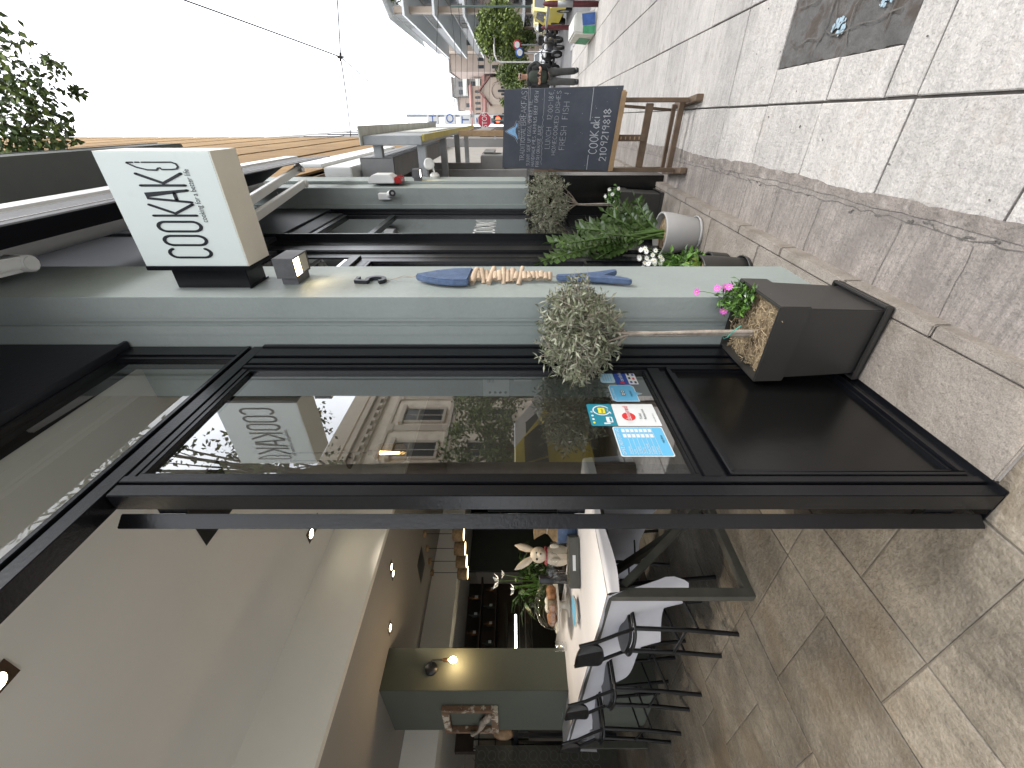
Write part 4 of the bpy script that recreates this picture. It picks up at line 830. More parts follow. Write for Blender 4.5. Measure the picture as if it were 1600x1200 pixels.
# round pale pot + zz plant
def round_pot(label, cx, cy, z0, rb, rt, h, m, group=None, tray=True):
    t = thing('round_pot', (cx, cy, z0), label, 'pot', group); b = MB()
    b.lathe([(0, .012), (rb, .012), (rb + .006, .02), (rt * .97, h * .75), (rt, h * .97), (rt, h), (rt - .012, h), (rt - .016, h - .05)], (cx, cy, z0), 36); b.build('pot_body', m, t)
    if tray: b = MB(); b.lathe([(0, .001), (rb + .012, .001), (rb + .02, .022), (rb + .014, .024), (rb + .010, .008), (0, .008)], (cx, cy, z0), 36); b.build('saucer', m, t)
    b = MB(); mulch(b, cx, cy, (rt - .015) * 2, z0 + h - .045, 12, .01, True); b.build('soil', M['straw'], t); return t
zp = zl(2.93) + .005; pc = (-.668, 2.93)
round_pot('pale grey round pot holding the tall zz plant', *pc, zp, .098, .142, .255, M['potgrey'])
random.seed(14)
zz = thing('zz_plant', (*pc, zp + .23), 'tall dark green zz plant with arching feathered stems', 'plant')
tips = [(-.05, -.42, .80), (.02, -.35, .74), (-.10, -.3, .86), (-.02, -.16, .8), (.06, -.10, .62), (-.16, -.05, .7), (.14, .02, .42), (.2, -.05, .33), (.17, .1, .36), (-.02, .12, .5), (-.14, .12, .55), (.1, .14, .25), (-.12, -.2, .5), (.05, -.22, .45), (.08, .0, .55), (.22, .04, .22)]
for tp in tips:
    b = MB(); b0 = Vector((pc[0] + random.uniform(-.03, .03), pc[1] + random.uniform(-.03, .03), zp + .22)); e = Vector((pc[0], pc[1], zp + .22)) + Vector(tp) * 1.0
    mid = b0.lerp(e, .45) + Vector((-(tp[0]) * .22, -tp[1] * .22, tp[2] * .1)); P = [(b0 * (1 - s) ** 2 + mid * 2 * s * (1 - s) + e * s * s) for s in [k / 9 for k in range(10)]]
    b.tube(P, [.0085 - .0006 * k for k in range(10)], 7, 1)
    n = int(6 + tp[2] * 11)
    for k in range(n):
        s = .32 + .68 * k / n; p = b0 * (1 - s) ** 2 + mid * 2 * s * (1 - s) + e * s * s; tg = ((mid - b0) * (1 - s) + (e - mid) * s).normalized(); sd = tg.cross(Vector((.5, -.6, .3))).normalized()
        for sg_ in (-1, 1):
            d = (sd * sg_ + tg * .75 + Vector((random.gauss(0, .08), random.gauss(0, .08), random.gauss(0, .08)))).normalized(); L = random.uniform(.062, .085) * (1 - .35 * abs(s - .6)); b.leaf(p, d, L, L * .62, 0, up=tg.cross(sd) + Vector((random.gauss(0, .35), random.gauss(0, .35), random.gauss(0, .35))), bend=.2)
    b.leaf(e, (e - mid), .06, .022, 0); b.build('stem', [M['zzleaf'], M['zzstem']], zz)
round_pot('black round pot tucked behind the green pillar', -.705, 2.16, zl(2.16) + .004, .085, .105, .25, M['grey_plastic'], tray=True)
bush('coleus', 'yellow green leafy plant in the black round pot', 'plant', (-.71, 2.17, zl(2.17) + .21), .10, .15, 40, [M['leafy'], M['leafb']], .05, .026, 8)
bush('white_kalanchoe', 'cluster of white blooms behind the green pillar', 'plant', (-.72, 2.36, .05), .12, .37, 50, [M['leafb'], M['leafg']], .05, .026, 18,
     [((random.uniform(-.06, .1), random.uniform(-.08, .05), random.uniform(.3, .42)), (random.uniform(-.3, .5), -.7, .6)) for k in range(26)], M['white_petal'], None, .018)
round_pot('small dark round pot under the white blooms', -.72, 2.36, zl(2.36) + .004, .07, .085, .12, M['grey_plastic'], tray=False)
# ================================================================== EASEL + CHALKBOARD
random.seed(30)
es = thing('easel', (-.06, 3.9, zg(3.9)), 'brown wooden studio easel standing on the sidewalk', 'easel')
def gz(x, y): return zg(y)
fr_, fl_ = (.123, 3.56), (-.345, 3.60)
rr_, rl_ = (.085, 4.08), (-.40, 4.10)
for (p, q) in ((fr_, rr_), (fl_, rl_)):
    b = MB(); b.bar((p[0], p[1], gz(*p) + .025), (q[0], q[1], gz(*q) + .03), .045, .05); b.build('foot', M['wood'], es, bevel=.004)
b = MB(); b.bar((.105, 3.80, zg(3.8) + .075), (-.37, 3.84, zg(3.8) + .075), .035, .04); b.bar((.093, 4.0, zg(4) + .075), (-.385, 4.03, zg(4) + .075), .03, .03); b.build('stretcher', M['wood'], es, bevel=.003)
PR, PL_ = Vector((.112, 3.70, 0)), Vector((-.355, 3.76, 0))
for P in (PR, PL_):
    b = MB(); b.bar(P + Vector((0, 0, zg(3.7) + .06)), P + Vector((-.0, .03, 1.02)), .03, .034, up=(0, 1, 0)); b.build('upright', M['wood'], es, bevel=.003)
b = MB(); b.bar(PR + Vector((-.02, .02, .17)), PL_ + Vector((.02, .02, .17)), .022, .055); b.build('crossbar', M['wood'], es, bevel=.003)
b = MB(); m0 = PR.lerp(PL_, .52); b.bar(m0 + Vector((0, .0, .17)), m0 + Vector((0, .05, 1.1)), .045, .02, up=(0, 1, 0))
for k in range(6): b.box(m0.x - .012, m0.x + .012, m0.y - .016, m0.y - .01, .21 + k * .035, .222 + k * .035, 1)
b.build('mast', [M['wood'], M['woodl']], es, bevel=.002)
b = MB(); b.bar(PR + Vector((.0, .0, .9)), (rr_[0] - .03, rr_[1] - .03, zg(4) + .08), .02, .03, up=(0, 1, 0)); b.bar(PL_ + Vector((.0, .0, .9)), (rl_[0] + .03, rl_[1] - .03, zg(4) + .08), .02, .03, up=(0, 1, 0)); b.build('back_brace', M['wood'], es, bevel=.002)
BL, BR, TL, TR = PY(951, 267, 3.70), PY(975, 134, 3.55), PY(785, 262, 3.80), PY(788, 140, 3.66)
b = MB(); d = (BR - BL).normalized(); b.bar(BL + d * .01 + Vector((0, -.01, -.012)), BR - d * .03 + Vector((0, -.01, -.012)), .055, .022); b.bar(BL + d * .0 + Vector((0, -.035, .004)), BR - d * .03 + Vector((0, -.035, .004)), .006, .02); b.build('tray', M['woodl'], es, bevel=.002)
cb = thing('chalkboard', (BL + BR) / 2, 'dark chalkboard menu leaning on the wooden easel', 'chalkboard')
nr = (BR - BL).cross(TL - BL).normalized()     # toward viewer
if nr.y > 0: nr = -nr
b = MB(); b.hexa([BL, BR, TR, TL, BL - nr * .012, BR - nr * .012, TR - nr * .012, TL - nr * .012][::1]); b.f = [f[::-1] for f in b.f]; b.build('board', M['slate'], cb)
b = MB(); rx = (BR - BL); W_ = rx.length; rx.normalize(); up = (TL - BL); H_ = up.length; up.normalize(); og = BL + nr * .0015
def ch(txt, u, v, h, wfrac, wd=.0022, m=0, tilt=0): lm_ = MB(); hand(lm_, txt, og + rx * (u * W_) + up * (v * H_), (rx + up * tilt).normalized(), up, h * H_, wd, m, .0, wfrac * W_); lm_.build('chalk_writing', M['chalk'], cb)
T = .03
T = -.012; ch('TRADITIONAL', .10, .795, .042, .42, .0022, tilt=T); ch('BREAKFAST', .55, .79, .048, .43, .0024, tilt=T)
for k in range(2): ribbon(b, [((.56 + .42 * t / 6) * W_, (.772 - .012 * k + .004 * t / 6 + random.uniform(-.002, .002)) * H_) for t in range(7)], .0018, og, rx, up, 0, 0)
ch('SUNNY SIDE UP EGGS, OMELETTE,', .04, .745, .030, .80, .0019, tilt=T); ch('HANDMADE PIES, HUMMUS BEEF GREW', .035, .70, .030, .9, .0019, tilt=T); ch('FRESH ORANGE JUICE', .03, .655, .030, .52, .0019, tilt=T)
ribbon(b, [((.06 + .9 * t / 26) * W_, (.63 + .012 * t / 26 + (.009 if t % 2 else 0) * (1 if t < 18 else .2)) * H_) for t in range(27)], .0016, og, rx, up, 0, 0)
ch('LUNCH', .27, .565, .045, .26, .0018, tilt=T); ch('12:00-18€,', .62, .565, .042, .33, .0018, tilt=T)
ch('HOMECOOKED DISHES', .19, .51, .036, .75, .0018, tilt=T); ch('FRESH  FISH  !', .26, .43, .05, .66, .002, tilt=T)
ribbon(b, [(.01 * W_, .205 * H_), (.2 * W_, .208 * H_)], .004, og, rx, up); ribbon(b, [(.62 * W_, .235 * H_), (.98 * W_, .24 * H_)], .004, og, rx, up)
T = .06; ch('COOK', .22, .135, .075, .28, .0055, tilt=T); ch('aki', .53, .15, .075, .13, .0055, tilt=T); ch('2109219818', .13, .045, .06, .62, .005, tilt=T)
b.build('chalk_underline', M['chalk'], cb)
b = MB(); dr = [(.36, .86), (.41, .88), (.44, .93), (.47, .965), (.5, .93), (.53, .885), (.58, .87), (.54, .865), (.5, .88), (.46, .88), (.42, .865)]
b.face([og + rx * (x * W_) + up * (y * H_) + nr * .0003 for x, y in dr[:1] + dr[1:]][::1], 0); ribbon(b, [(x * W_, y * H_) for x, y in [(.33, .86), (.4, .885), (.44, .94), (.47, .975), (.5, .94), (.54, .89), (.6, .875)]], .002, og, rx, up, 1, .001)
ribbon(b, [(x * W_, y * H_) for x, y in [(.34, .83), (.4, .825), (.5, .83), (.6, .835), (.66, .85)]], .0016, og, rx, up, 1, .001); hand(b, 'Since 1956'.replace('S', 'S'), og + rx * (.38 * W_) + up * (.842 * H_), rx, up, .022 * H_, .0014, 1, .001, .22 * W_)
b.build('chalk_drawing', [M['chalkb'], M['chalk']], cb)
b = MB()
for k in range(70):
    u, v = random.uniform(.02, .98), random.uniform(.02, .98); 
    if v > .2 and random.random() < .7: continue
    s = random.uniform(.001, .0028); q = og + rx * (u * W_) + up * (v * H_) + nr * .0002; b.face([q + rx * s * math.cos(t) + up * s * math.sin(t) for t in (0, 1.2, 2.4, 3.6, 4.8)])
b.build('chalk_smudge', M['chalk'], cb)
# ================================================================== INTERIOR
random.seed(40)
def spot(loc, e, sz, name='spot_glow', par=None, col=(1, .88, .72), rad=.03, aim=None):
    l = bpy.data.lights.new(name, 'SPOT'); l.energy = e; l.spot_size = R_(sz); l.spot_blend = .7; l.color = col; l.shadow_soft_size = rad
    o = bpy.data.objects.new(name, l); C.objects.link(o); o.location = Vector(loc) - (WL[par.name] if par else Vector()); o.parent = par
    if aim is not None: o.rotation_euler = (Vector(loc) - Vector(aim)).to_track_quat('Z', 'Y').to_euler()
    WL[o.name] = Vector(loc); return o
def recessed(x0, x1, y0, y1, z, n, label, e=18, axis='y', lit=True):
    t = thing('recessed_spotlight' if lit else 'ceiling_speaker', ((x0 + x1) / 2, (y0 + y1) / 2, z), label, 'light' if lit else 'speaker', 'recessed ceiling spotlights' if lit else 'black square ceiling panels')
    b = MB(); b.box(x0, x1, y0, y1, z - .003, z - .0008)
    if lit:
        fm = mat('spot_recess_bronze', (.06, .035, .02), .35, metal=.6, var=.2); b.build('trim', fm, t)
        for k in range(n):
            f = (k + .5) / n; c = (x0 + (x1 - x0) * (f if axis == 'x' else .5), y0 + (y1 - y0) * (f if axis == 'y' else .5)); r = min(abs(x1 - x0), abs(y1 - y0)) * .36
            b = MB(); b.lathe([(r, -.0035), (r * 1.12, -.004), (r * 1.12, -.009), (r, -.009)], (*c, z), 20); b.build('ring', M['darkmetal'], t)
            b = MB(); b.lathe([(0, -.0045), (r, -.0045)], (*c, z), 20); b.build('lens', M['bulbw'], t)
            spot((c[0], c[1], z - .02), e, 84, par=t)
    else: b.build('panel', M['ink'], t, bevel=.001)
    return t
recessed(-1.375, -1.452, .30, .60, 2.7395, 3, 'nearest bronze recessed spotlight in the front ceiling at the frame edge', 30)
recessed(-2.62, -2.72, 1.98, 2.19, 2.7395, 2, 'twin recessed spotlight in the front ceiling close to the door edge', 20)
recessed(-3.33, -3.53, 2.18, 2.26, 2.2845, 2, 'twin recessed spotlight in the lower ceiling past the bulkhead', 14, 'x')
recessed(-3.75, -3.85, 1.86, 1.95, 2.2845, 1, 'recessed spotlight in the lower ceiling just behind the column top', 5, 'x')
recessed(-2.3, -2.4, .2, .4, 2.7395, 2, 'recessed spotlight above the row of black chairs', 30)
recessed(-1.81, -1.50, 1.305, 1.60, 2.7395, 0, 'black square ceiling panel cut off by the open door edge', lit=False)
recessed(-4.30, -4.66, 2.84, 3.10, 2.2845, 0, 'black square ceiling panel near the pendant lamps', lit=False)
# wall lamp on column
t = thing('sconce', (-3.93, 1.66, 1.88), 'black wall lamp with a glowing bulb on the green column', 'lamp')
b = MB(); b.lathe([(0, .014), (.05, .014), (.055, .0), (0, 0)], (-3.9295, 1.635, 1.885), 28, 0, (1, 0, 0)); b.build('backplate', M['ink'], t)
b = MB(); b.tube([(-3.915, 1.65, 1.885), (-3.87, 1.67, 1.885), (-3.862, 1.675, 1.875), (-3.862, 1.675, 1.79)], .0045, 8); b.build('arm', M['ink'], t)
b = MB(); b.lathe([(.0, 0), (.012, 0), (.016, -.012), (.011, -.02), (.02, -.028), (.012, -.036), (.019, -.046), (.012, -.052), (0, -.052)], (-3.862, 1.675, 1.79), 14); b.build('lamp_holder', M['brass'], t)
b = MB(); b.ball((-3.862, 1.675, 1.70), .026, 14, 0, (1, 1, 1.25)); b.build('bulb', M['bulb'], t)
l = bpy.data.lights.new('bulb_glow', 'POINT'); l.energy = 2.2; l.color = (1, .68, .34); l.shadow_soft_size = .03
lo = bpy.data.objects.new('bulb_glow', l); C.objects.link(lo); lo.parent = t; lo.location = Vector((-3.82, 1.675, 1.68)) - WL[t.name]
# distressed frame on the column
t = thing('picture_frame', (-4.45, 1.47, 1.3), 'old distressed wooden window frame hung on the green column', 'frame')
fm = mat('peeling_frame_wood', (.17, .10, .06), .8, var=.3, vs=20, bump=.5, bs=40, stain=(.5, .45, .36), stv=(.52, .58), sts=12)
for q in ((-4.2, -4.25, 1.32, 1.80), (-4.65, -4.70, 1.32, 1.80), (-4.2505, -4.6495, 1.74, 1.80), (-4.2505, -4.6495, 1.32, 1.38)):
    b = MB(); b.box(q[0], q[1], 1.43, 1.4735, q[2], q[3]); b.build('frame_side', fm, t, bevel=.004)
b = MB(); P = [Vector((-4.25 - .4 * s, 1.425 - .02 * math.sin(s * 9), 1.38 + .16 * s + .02 * math.sin(s * 7))) for s in [k / 10 for k in range(11)]]; b.tube(P, [.02 + .012 * math.sin(k * 1.3) for k in range(11)], 8); b.build('driftwood_garland', M['bark'], t)
# pendants
for i, (x, y) in enumerate(((-4.294, 3.266), (-4.578, 3.263), (-4.859, 3.273), (-5.12, 3.279))):
    x -= .02 * 0; lb_ = ['right most hanging pendant lamp beside the door edge', 'second pendant lamp in from the door edge', 'third pendant lamp in from the door edge', 'pendant lamp farthest left in the row'][i]
    t = thing('pendant_lamp', (x, y, 1.8), lb_ + ' with a pale drum shade', 'lamp', 'row of drum pendant lamps')
    x = x if i < 3 else x
    b = MB(); b.lathe([(0, 0), (.04, 0), (.042, -.03), (0, -.034)], (x, y, 2.2845), 16); b.build('canopy', M['woodl'], t)
    b = MB(); b.tube([(x, y, 2.25), (x, y, 1.92)], .004, 6); b.build('cord', M['darkmetal'], t)
    b = MB(); b.lathe([(.01, 1.93), (.082, 1.925), (.088, 1.79), (.085, 1.79), (.079, 1.92)], (x, y, 0), 22); b.build('lamp_shade', M['burlap'], t)
    b = MB(); b.lathe([(0, 1.793), (.084, 1.793)], (x, y, 0), 22); b.build('diffuser', M['lampon'], t)
# pendant behind the glass + black disc lamp
t = thing('glass_pendant', (-1.9, 2.09, 1.9), 'amber glass pendant with a glowing filament behind the window', 'lamp')
b = MB(); b.lathe([(.018, .13), (.05, .10), (.068, .06), (.07, .0), (.065, -.07), (.05, -.095), (.02, -.105)], (-1.9, 2.09, 2.01), 28); b.build('glass_shade', M['amber'], t)
b = MB(); b.tube([(-1.9, 2.09, 2.739), (-1.9, 2.09, 2.15)], .003, 6); b.build('cord', M['ink'], t)
b = MB(); b.lathe([(0, .03), (.018, .03), (.02, -.03), (.012, -.04), (0, -.04)], (-1.9, 2.09, 2.14), 14); b.build('lamp_holder', M['ink'], t)
b = MB()
for k in range(4): b.tube([(-1.9 + .012 * math.cos(k * 1.57), 2.09 + .012 * math.sin(k * 1.57), 2.09), (-1.9 + .006 * math.cos(k * 1.57), 2.09 + .006 * math.sin(k * 1.57), 1.96)], .0028, 6)
b.build('filament', M['bulb'], t)
t = thing('disc_lamp', (-2.4, 2.5, 2.4), 'small black disc lamp hanging behind the window', 'lamp'); c = PX(546, 720, -2.0)
b = MB(); b.lathe([(0, .02), (.02, .02), (.055, 0), (.055, -.008), (0, -.01)], c, 24); b.build('disc', M['ink'], t); b = MB(); b.tube([c, (c.x, c.y, 2.739)], .003, 6); b.build('cord', M['ink'], t)
# ---------------- table
tx0, tx1, ty0, ty1 = -4.72, -1.945, 1.135, 2.0
tb = thing('dining_table', (-3.3, 1.55, 0), 'long table on grey steel trestles under a white cloth', 'table')
b = MB(); b.box(tx0, tx1, ty0, ty1, .705, .735); b.build('tabletop', M['tabmetal'], tb)
for xx in (tx1 - .03, tx0 + .05):
    b = MB(); w_ = .045
    b.box(xx - w_, xx, ty0, ty0 + w_, .0005, .705); b.box(xx - w_, xx, ty1 - w_, ty1, .0005, .705); b.box(xx - w_, xx, ty0 + w_, ty1 - w_, .0005, .04); b.box(xx - w_, xx, ty0 + w_, ty1 - w_, .66, .705)
    b.bar((xx - .022, ty0 + .06, .64), (xx - .022, ty1 - .3, .05), .04, .036); b.build('trestle_leg', M['tabmetal'], tb, bevel=.002)
for xa, xb in ((tx1 - .08, tx1 - .75), (tx0 + .08, tx0 + .75)): b = MB(); b.bar((xa, ty1 - .35, .06), (xb, (ty0 + ty1) / 2, .64), .04, .04); b.build('diagonal_brace', M['tabmetal'], tb, bevel=.002)
# cloth
b = MB(); ztop = .738; ov = .006; nxx, nyy = 110, 34
vs = []
for j in range(nyy + 1):
    for i in range(nxx + 1):
        x = tx0 - ov + (tx1 - tx0 + 2 * ov) * i / nxx; y = ty0 - ov + (ty1 - ty0 + 2 * ov) * j / nyy; vs.append((x, y, ztop + .0015 * math.sin(x * 9 + y * 5) + .001 * math.sin(y * 23)))
b.add(vs, [(j * (nxx + 1) + i, j * (nxx + 1) + i + 1, (j + 1) * (nxx + 1) + i + 1, (j + 1) * (nxx + 1) + i) for j in range(nyy) for i in range(nxx)], 0, True)
def skirt(pts, nrm, drop, tuck=0):
    """pts: list of rim points along one side; nrm outward; drop(s) metres"""
    n = len(pts); k = 9; vs = []
    for q in range(k + 1):
        f = q / k
        for i, p in enumerate(pts):
            s = i / (n - 1); L = drop(s); wv = (math.sin(s * n * .55) * .5 + math.sin(s * n * .23 + 1.3) * .7) * .016 * f * min(1, L / .2); out = .004 + .012 * min(1, f * 4) + wv + .03 * f * f * min(1, L / .3) + tuck * (f ** .8) * min(1, L / .4) * (1 + .18 * math.sin(s * 34))
            vs.append((p[0] + nrm[0] * out, p[1] + nrm[1] * out, p[2] - L * f))
    b.add(vs, [(q * n + i, (q + 1) * n + i, (q + 1) * n + i + 1, q * n + i + 1) for q in range(k) for i in range(n - 1)], 0, True)
N = 111
low = [(tx0 - ov + (tx1 - tx0 + 2 * ov) * i / (N - 1), ty0 - ov, ztop) for i in range(N)]
hi = [(p[0], ty1 + ov, ztop) for p in low]
skirt(low, (0, -1), lambda s: .05 + (.44 + .03 * math.sin(s * 23)) * min(1, (1 - s) * 13) * (1 - .62 * min(1, max(0, (.66 - s) / .3))), -.22)
skirt(hi, (0, 1), lambda s: .6 + .03 * math.sin(s * 17) - .25 * max(0, s - .8) / .2 - .4 * max(0, .45 - s))
e1 = [(tx1 + ov, ty0 - ov + (ty1 - ty0 + 2 * ov) * i / 34, ztop) for i in range(35)]; e0 = [(tx0 - ov, p[1], ztop) for p in e1]
skirt(e1, (1, 0), lambda s: .055 + .012 * math.sin(s * 9)); skirt(e0, (-1, 0), lambda s: .3)
b.build('tablecloth', M['cloth'], None, 'white cotton tablecloth hanging in folds over the long table', 'tablecloth', weld=True)
ROT = Matrix.Rotation(R_(-3.9), 3, 'Z'); PV = Vector((tx1, ty0, 0))
for o in [tb] + list(tb.children) + [bpy.data.objects['tablecloth']]:
    if o.type == 'MESH':
        wl = WL[o.name]
        for v in o.data.vertices: v.co = PV + ROT @ (v.co + wl - PV) - wl
# ---------------- chairs
def chair():
    t = thing('bistro_chair', (0, 0, 0), 'x', 'chair', 'black bistro chairs along the white table')
    w_, d_ = .147, .13; zs = .555
    for sx in (-1, 1):
        b = MB(); b.tube([(sx * w_, -d_ - .02, 0.001), (sx * w_, -d_, .25), (sx * w_, -d_ + .01, zs - .01)], .0125, 8); b.build('leg', M['chair'], t)
        b = MB(); b.tube([(sx * w_, d_ + .03, 0.001), (sx * w_, d_ + .01, .25), (sx * (w_ - .005), d_ - .01, zs - .01)], .0125, 8); b.build('leg', M['chair'], t)
        b = MB(); b.tube([(sx * w_, -d_ + .01, zs - .02), (sx * (w_ + .004), -d_ - .02, zs + .08), (sx * (w_ + .004), -d_ - .055, .74), (sx * (w_ - .01), -d_ - .075, .85)], .0095, 8); b.build('back_post', M['chair'], t)
    b = MB(); P = [(.0, -.165)] + [(.165 * math.cos(a) * (1 if abs(math.cos(a)) < .7 else 1), .165 * math.sin(a)) for a in [R_(-90 + 15 * k) for k in range(1, 24)]]
    ring = [(math.copysign(abs(math.cos(a)) ** .6, math.cos(a)) * .165, math.copysign(abs(math.sin(a)) ** .6, math.sin(a)) * .165) for a in [R_(12 * k) for k in range(30)]]
    b.prism([(x, y, zs) for x, y in ring], (0, 0, .016)); b.build('seat', M['chair'], t, bevel=.004)
    b = MB(); b.tube([(x * 1.02, y * 1.02, zs - .012) for x, y in ring + ring[:1]], .011, 8); b.build('seat_ring', M['chair'], t)
    b = MB(); P = []
    for k in range(36):
        a = R_(10 * k); P.append((math.copysign(abs(math.cos(a)) ** .75, math.cos(a)) * .145, .075 * math.copysign(abs(math.sin(a)) ** .75, math.sin(a)) + .785))
    vs = [(x, -.185 - .03 * (1 - (x / .16) ** 2), z) for x, z in P] + [(x, -.197 - .03 * (1 - (x / .16) ** 2), z) for x, z in P]; n = 36
    b.add(vs, [(i, (i + 1) % n, n + (i + 1) % n, n + i) for i in range(n)] + [tuple(range(n))[::-1], tuple(range(n, 2 * n))]); b.build('backrest', M['chair'], t, bevel=.002)
    b = MB(); b.tube([(-w_, -d_ - .005, .27), (w_, -d_ - .005, .27)], .007, 6); b.tube([(-w_, d_ + .015, .2), (w_, d_ + .015, .2)], .007, 6); b.tube([(-w_, -d_ - .01, .2), (w_, d_ + .01, .3)], .006, 6) if False else None
    for sx in (-1, 1): b.tube([(sx * w_, -d_ - .01, .2), (sx * w_, d_ + .015, .26)], .007, 6)
    b.build('stretcher', M['chair'], t); return t
ch0 = chair()
spots = [(-2.435, 1.282, -.08, 'nearest black bistro chair tucked under the table by its front leg'), (-3.205, 1.292, -.08, 'second black bistro chair along the near side of the table'), (-3.80, 1.285, -.12, 'third black bistro chair along the near side of the table'),
         (-3.0, 2.05, math.pi, 'black bistro chair on the far side of the table facing the cake dome')]
for i, (x, y, rz, lb_) in enumerate(spots):
    if i == 0: ch0.location = (x, y, 0); ch0.rotation_euler = (0, 0, rz); ch0['label'] = lb_
    else: dup(ch0, (x, y, 0), rz, lb_)
# ---------------- things on the table
TZ = .741
def onT(x, y): p = PZ(x, y, TZ); return p
def T3(name, label, cat, p, group=None): return thing(name, p, label, cat, group)
p = onT(906, 880); t = T3('display_box', 'long grey box with a small label on the white cloth', 'box', (-2.55, 1.76, TZ))
bx = MB(); A, B_ = onT(907, 920), onT(905, 840); d = (B_ - A); d.z = 0; n = Vector((-d.y, d.x, 0)).normalized(); n = -n if n.x > 0 else n
P = [A, B_, B_ + n * .14, A + n * .14]; bx.hexa([Vector((q.x, q.y, TZ)) for q in ([P[0], P[1], P[2], P[3]])] + [Vector((q.x, q.y, TZ + .07)) for q in ([P[0], P[1], P[2], P[3]])]); bx.build('box_body', M['tabmetal'], t, bevel=.002)
b = MB(); m_ = A.lerp(B_, .5); dn = d.normalized(); q0 = m_ - n * .0012; b.face([q0 - dn * .05 + Vector((0, 0, .028)), q0 + dn * .05 + Vector((0, 0, .028)), q0 + dn * .05 + Vector((0, 0, .048)), q0 - dn * .05 + Vector((0, 0, .048))]); b.build('box_label', M['sticker_w'], t)
mid = A.lerp(B_, .5) + n * .07
def glassjar(p, prof, label, group='glassware on the grey box'):
    t = thing('glass', p, label, 'glass', group); b = MB(); b.lathe(prof, p, 20); b.build('bowl', M['clear'], t)
    return t
for i, (f, h, r, lb_) in enumerate(((.28, .15, .045, 'upturned wine glass left of the bunny on the grey box'), (.52, .16, .05, 'large round wine glass in front of the bunny'), (.16, .10, .03, 'small tumbler at the left end of the grey box'), (.74, .12, .035, 'low glass at the right end of the grey box'))):
    q = A.lerp(B_, f) + n * .07; q.z = TZ + .0705
    glassjar(q, [(r * .6, 0), (r * .6, .003), (.005, .006), (.005, h * .35), (r * .7, h * .5), (r, h * .75), (r * .75, h)] if i < 2 else [(0, .002), (r, .002), (r * 1.1, h)], lb_)
q = onT(893, 905); t = T3('bottle', 'black cylindrical canister between the bunny and the cake dome', 'canister', q); b = MB(); b.lathe([(0, 0), (.033, 0), (.033, .24), (.03, .25), (0, .25)], q, 20); b.build('canister_body', M['ink'], t)
# bunny
q = Vector((0, 0, 0)); t = T3('bunny_figurine', 'painted bunny figurine with upright ears on the table', 'figurine', onT(893, 868))
BQ = WL[t.name].copy(); WL[t.name] = Vector((0, 0, 0)); t.scale = (1.2, 1.2, 1.2)
b = MB(); b.ball(q + Vector((0, 0, .09)), .07, 18, 0, (1, .9, 1.35)); b.ball(q + Vector((.035, -.02, .215)), .052, 18, 0, (1.05, .9, 1)); b.ball(q + Vector((.075, -.045, .2)), .026, 12, 0)
b.ball(q + Vector((.04, -.06, .11)), .02, 10, 0, (.8, .8, 1.6)); b.ball(q + Vector((.07, .02, .11)), .02, 10, 0, (.8, .8, 1.6)); b.ball(q + Vector((.04, -.04, .015)), .035, 10, 0, (1.3, .8, .5)); b.build('bunny_body', M['bunny'], t)
for (dx, dy, tx, ty) in ((.02, -.03, -.035, -.06), (.03, .02, .0, .035)):
    b = MB(); c0 = q + Vector((dx, dy, .25)); c1 = q + Vector((dx + tx, dy + ty, .365)); b.tube([c0, c0.lerp(c1, .35), c0.lerp(c1, .7), c1], [.014, .024, .02, .003], 10); b.build('ear', M['bunny'], t)
b = MB(); b.ball(q + Vector((.078, -.035, .228)), .0075, 8); b.ball(q + Vector((.06, -.068, .228)), .0075, 8); b.ball(q + Vector((.097, -.056, .205)), .006, 8); b.build('eye', M['ink'], t)
b = MB(); b.tube([q + Vector((.075 * math.cos(a) * .7, .07 * math.sin(a) * .7, .165)) for a in [k * .52 for k in range(13)]], .008, 6); b.build('red_bow', M['red'], t)
# cake stand
q = onT(889, 945); t = T3('cake_stand', 'white cake stand with glass dome full of pastries', 'cake stand', q)
b = MB(); b.lathe([(0, 0), (.09, 0), (.09, .008), (.03, .02), (.025, .06), (.04, .085), (.185, .095), (.2, .112), (.18, .106), (0, .104)], q, 36); b.build('stand', M['cream'], t)
b = MB(); b.lathe([(.175, .108), (.178, .15), (.162, .2), (.12, .245), (.06, .27), (.012, .278)], q, 36); b.ball(q + Vector((0, 0, .298)), .02, 14); b.build('glass_dome', M['clear'], t)
b = MB()
for k in range(9):
    a = k * .7; r = .11; b.ball(q + Vector((r * math.cos(a), r * math.sin(a), .142)), .042, 12, 0, (1, 1, .8), .08)
for k in range(4): b.ball(q + Vector((.035 * math.cos(k * 1.6), .035 * math.sin(k * 1.6), .17)), .03, 12, 1, (1, 1, .8), .05)
b.hexa([q + Vector(v) for v in ((.09, -.09, .11), (.14, -.05, .11), (.13, -.03, .11), (.06, -.07, .11), (.09, -.09, .18), (.14, -.05, .18), (.13, -.03, .18), (.06, -.07, .18))], 2); b.build('pastries', [M['bread'], M['cream'], M['straw']], t)
q = onT(903, 957) + Vector((.02, 0, 0)); t = T3('serving_bowl', 'cream shallow bowl with a blue inside on the near table corner', 'bowl', q); b = MB(); b.lathe([(0, 0), (.05, 0), (.095, .022), (.10, .03), (.094, .03)], q, 32); b.build('bowl_body', M['cream'], t)
b = MB(); b.lathe([(.094, .0295), (.05, .012), (0, .01)], q, 32); b.build('bowl_inside', M['sticker_b'], t)
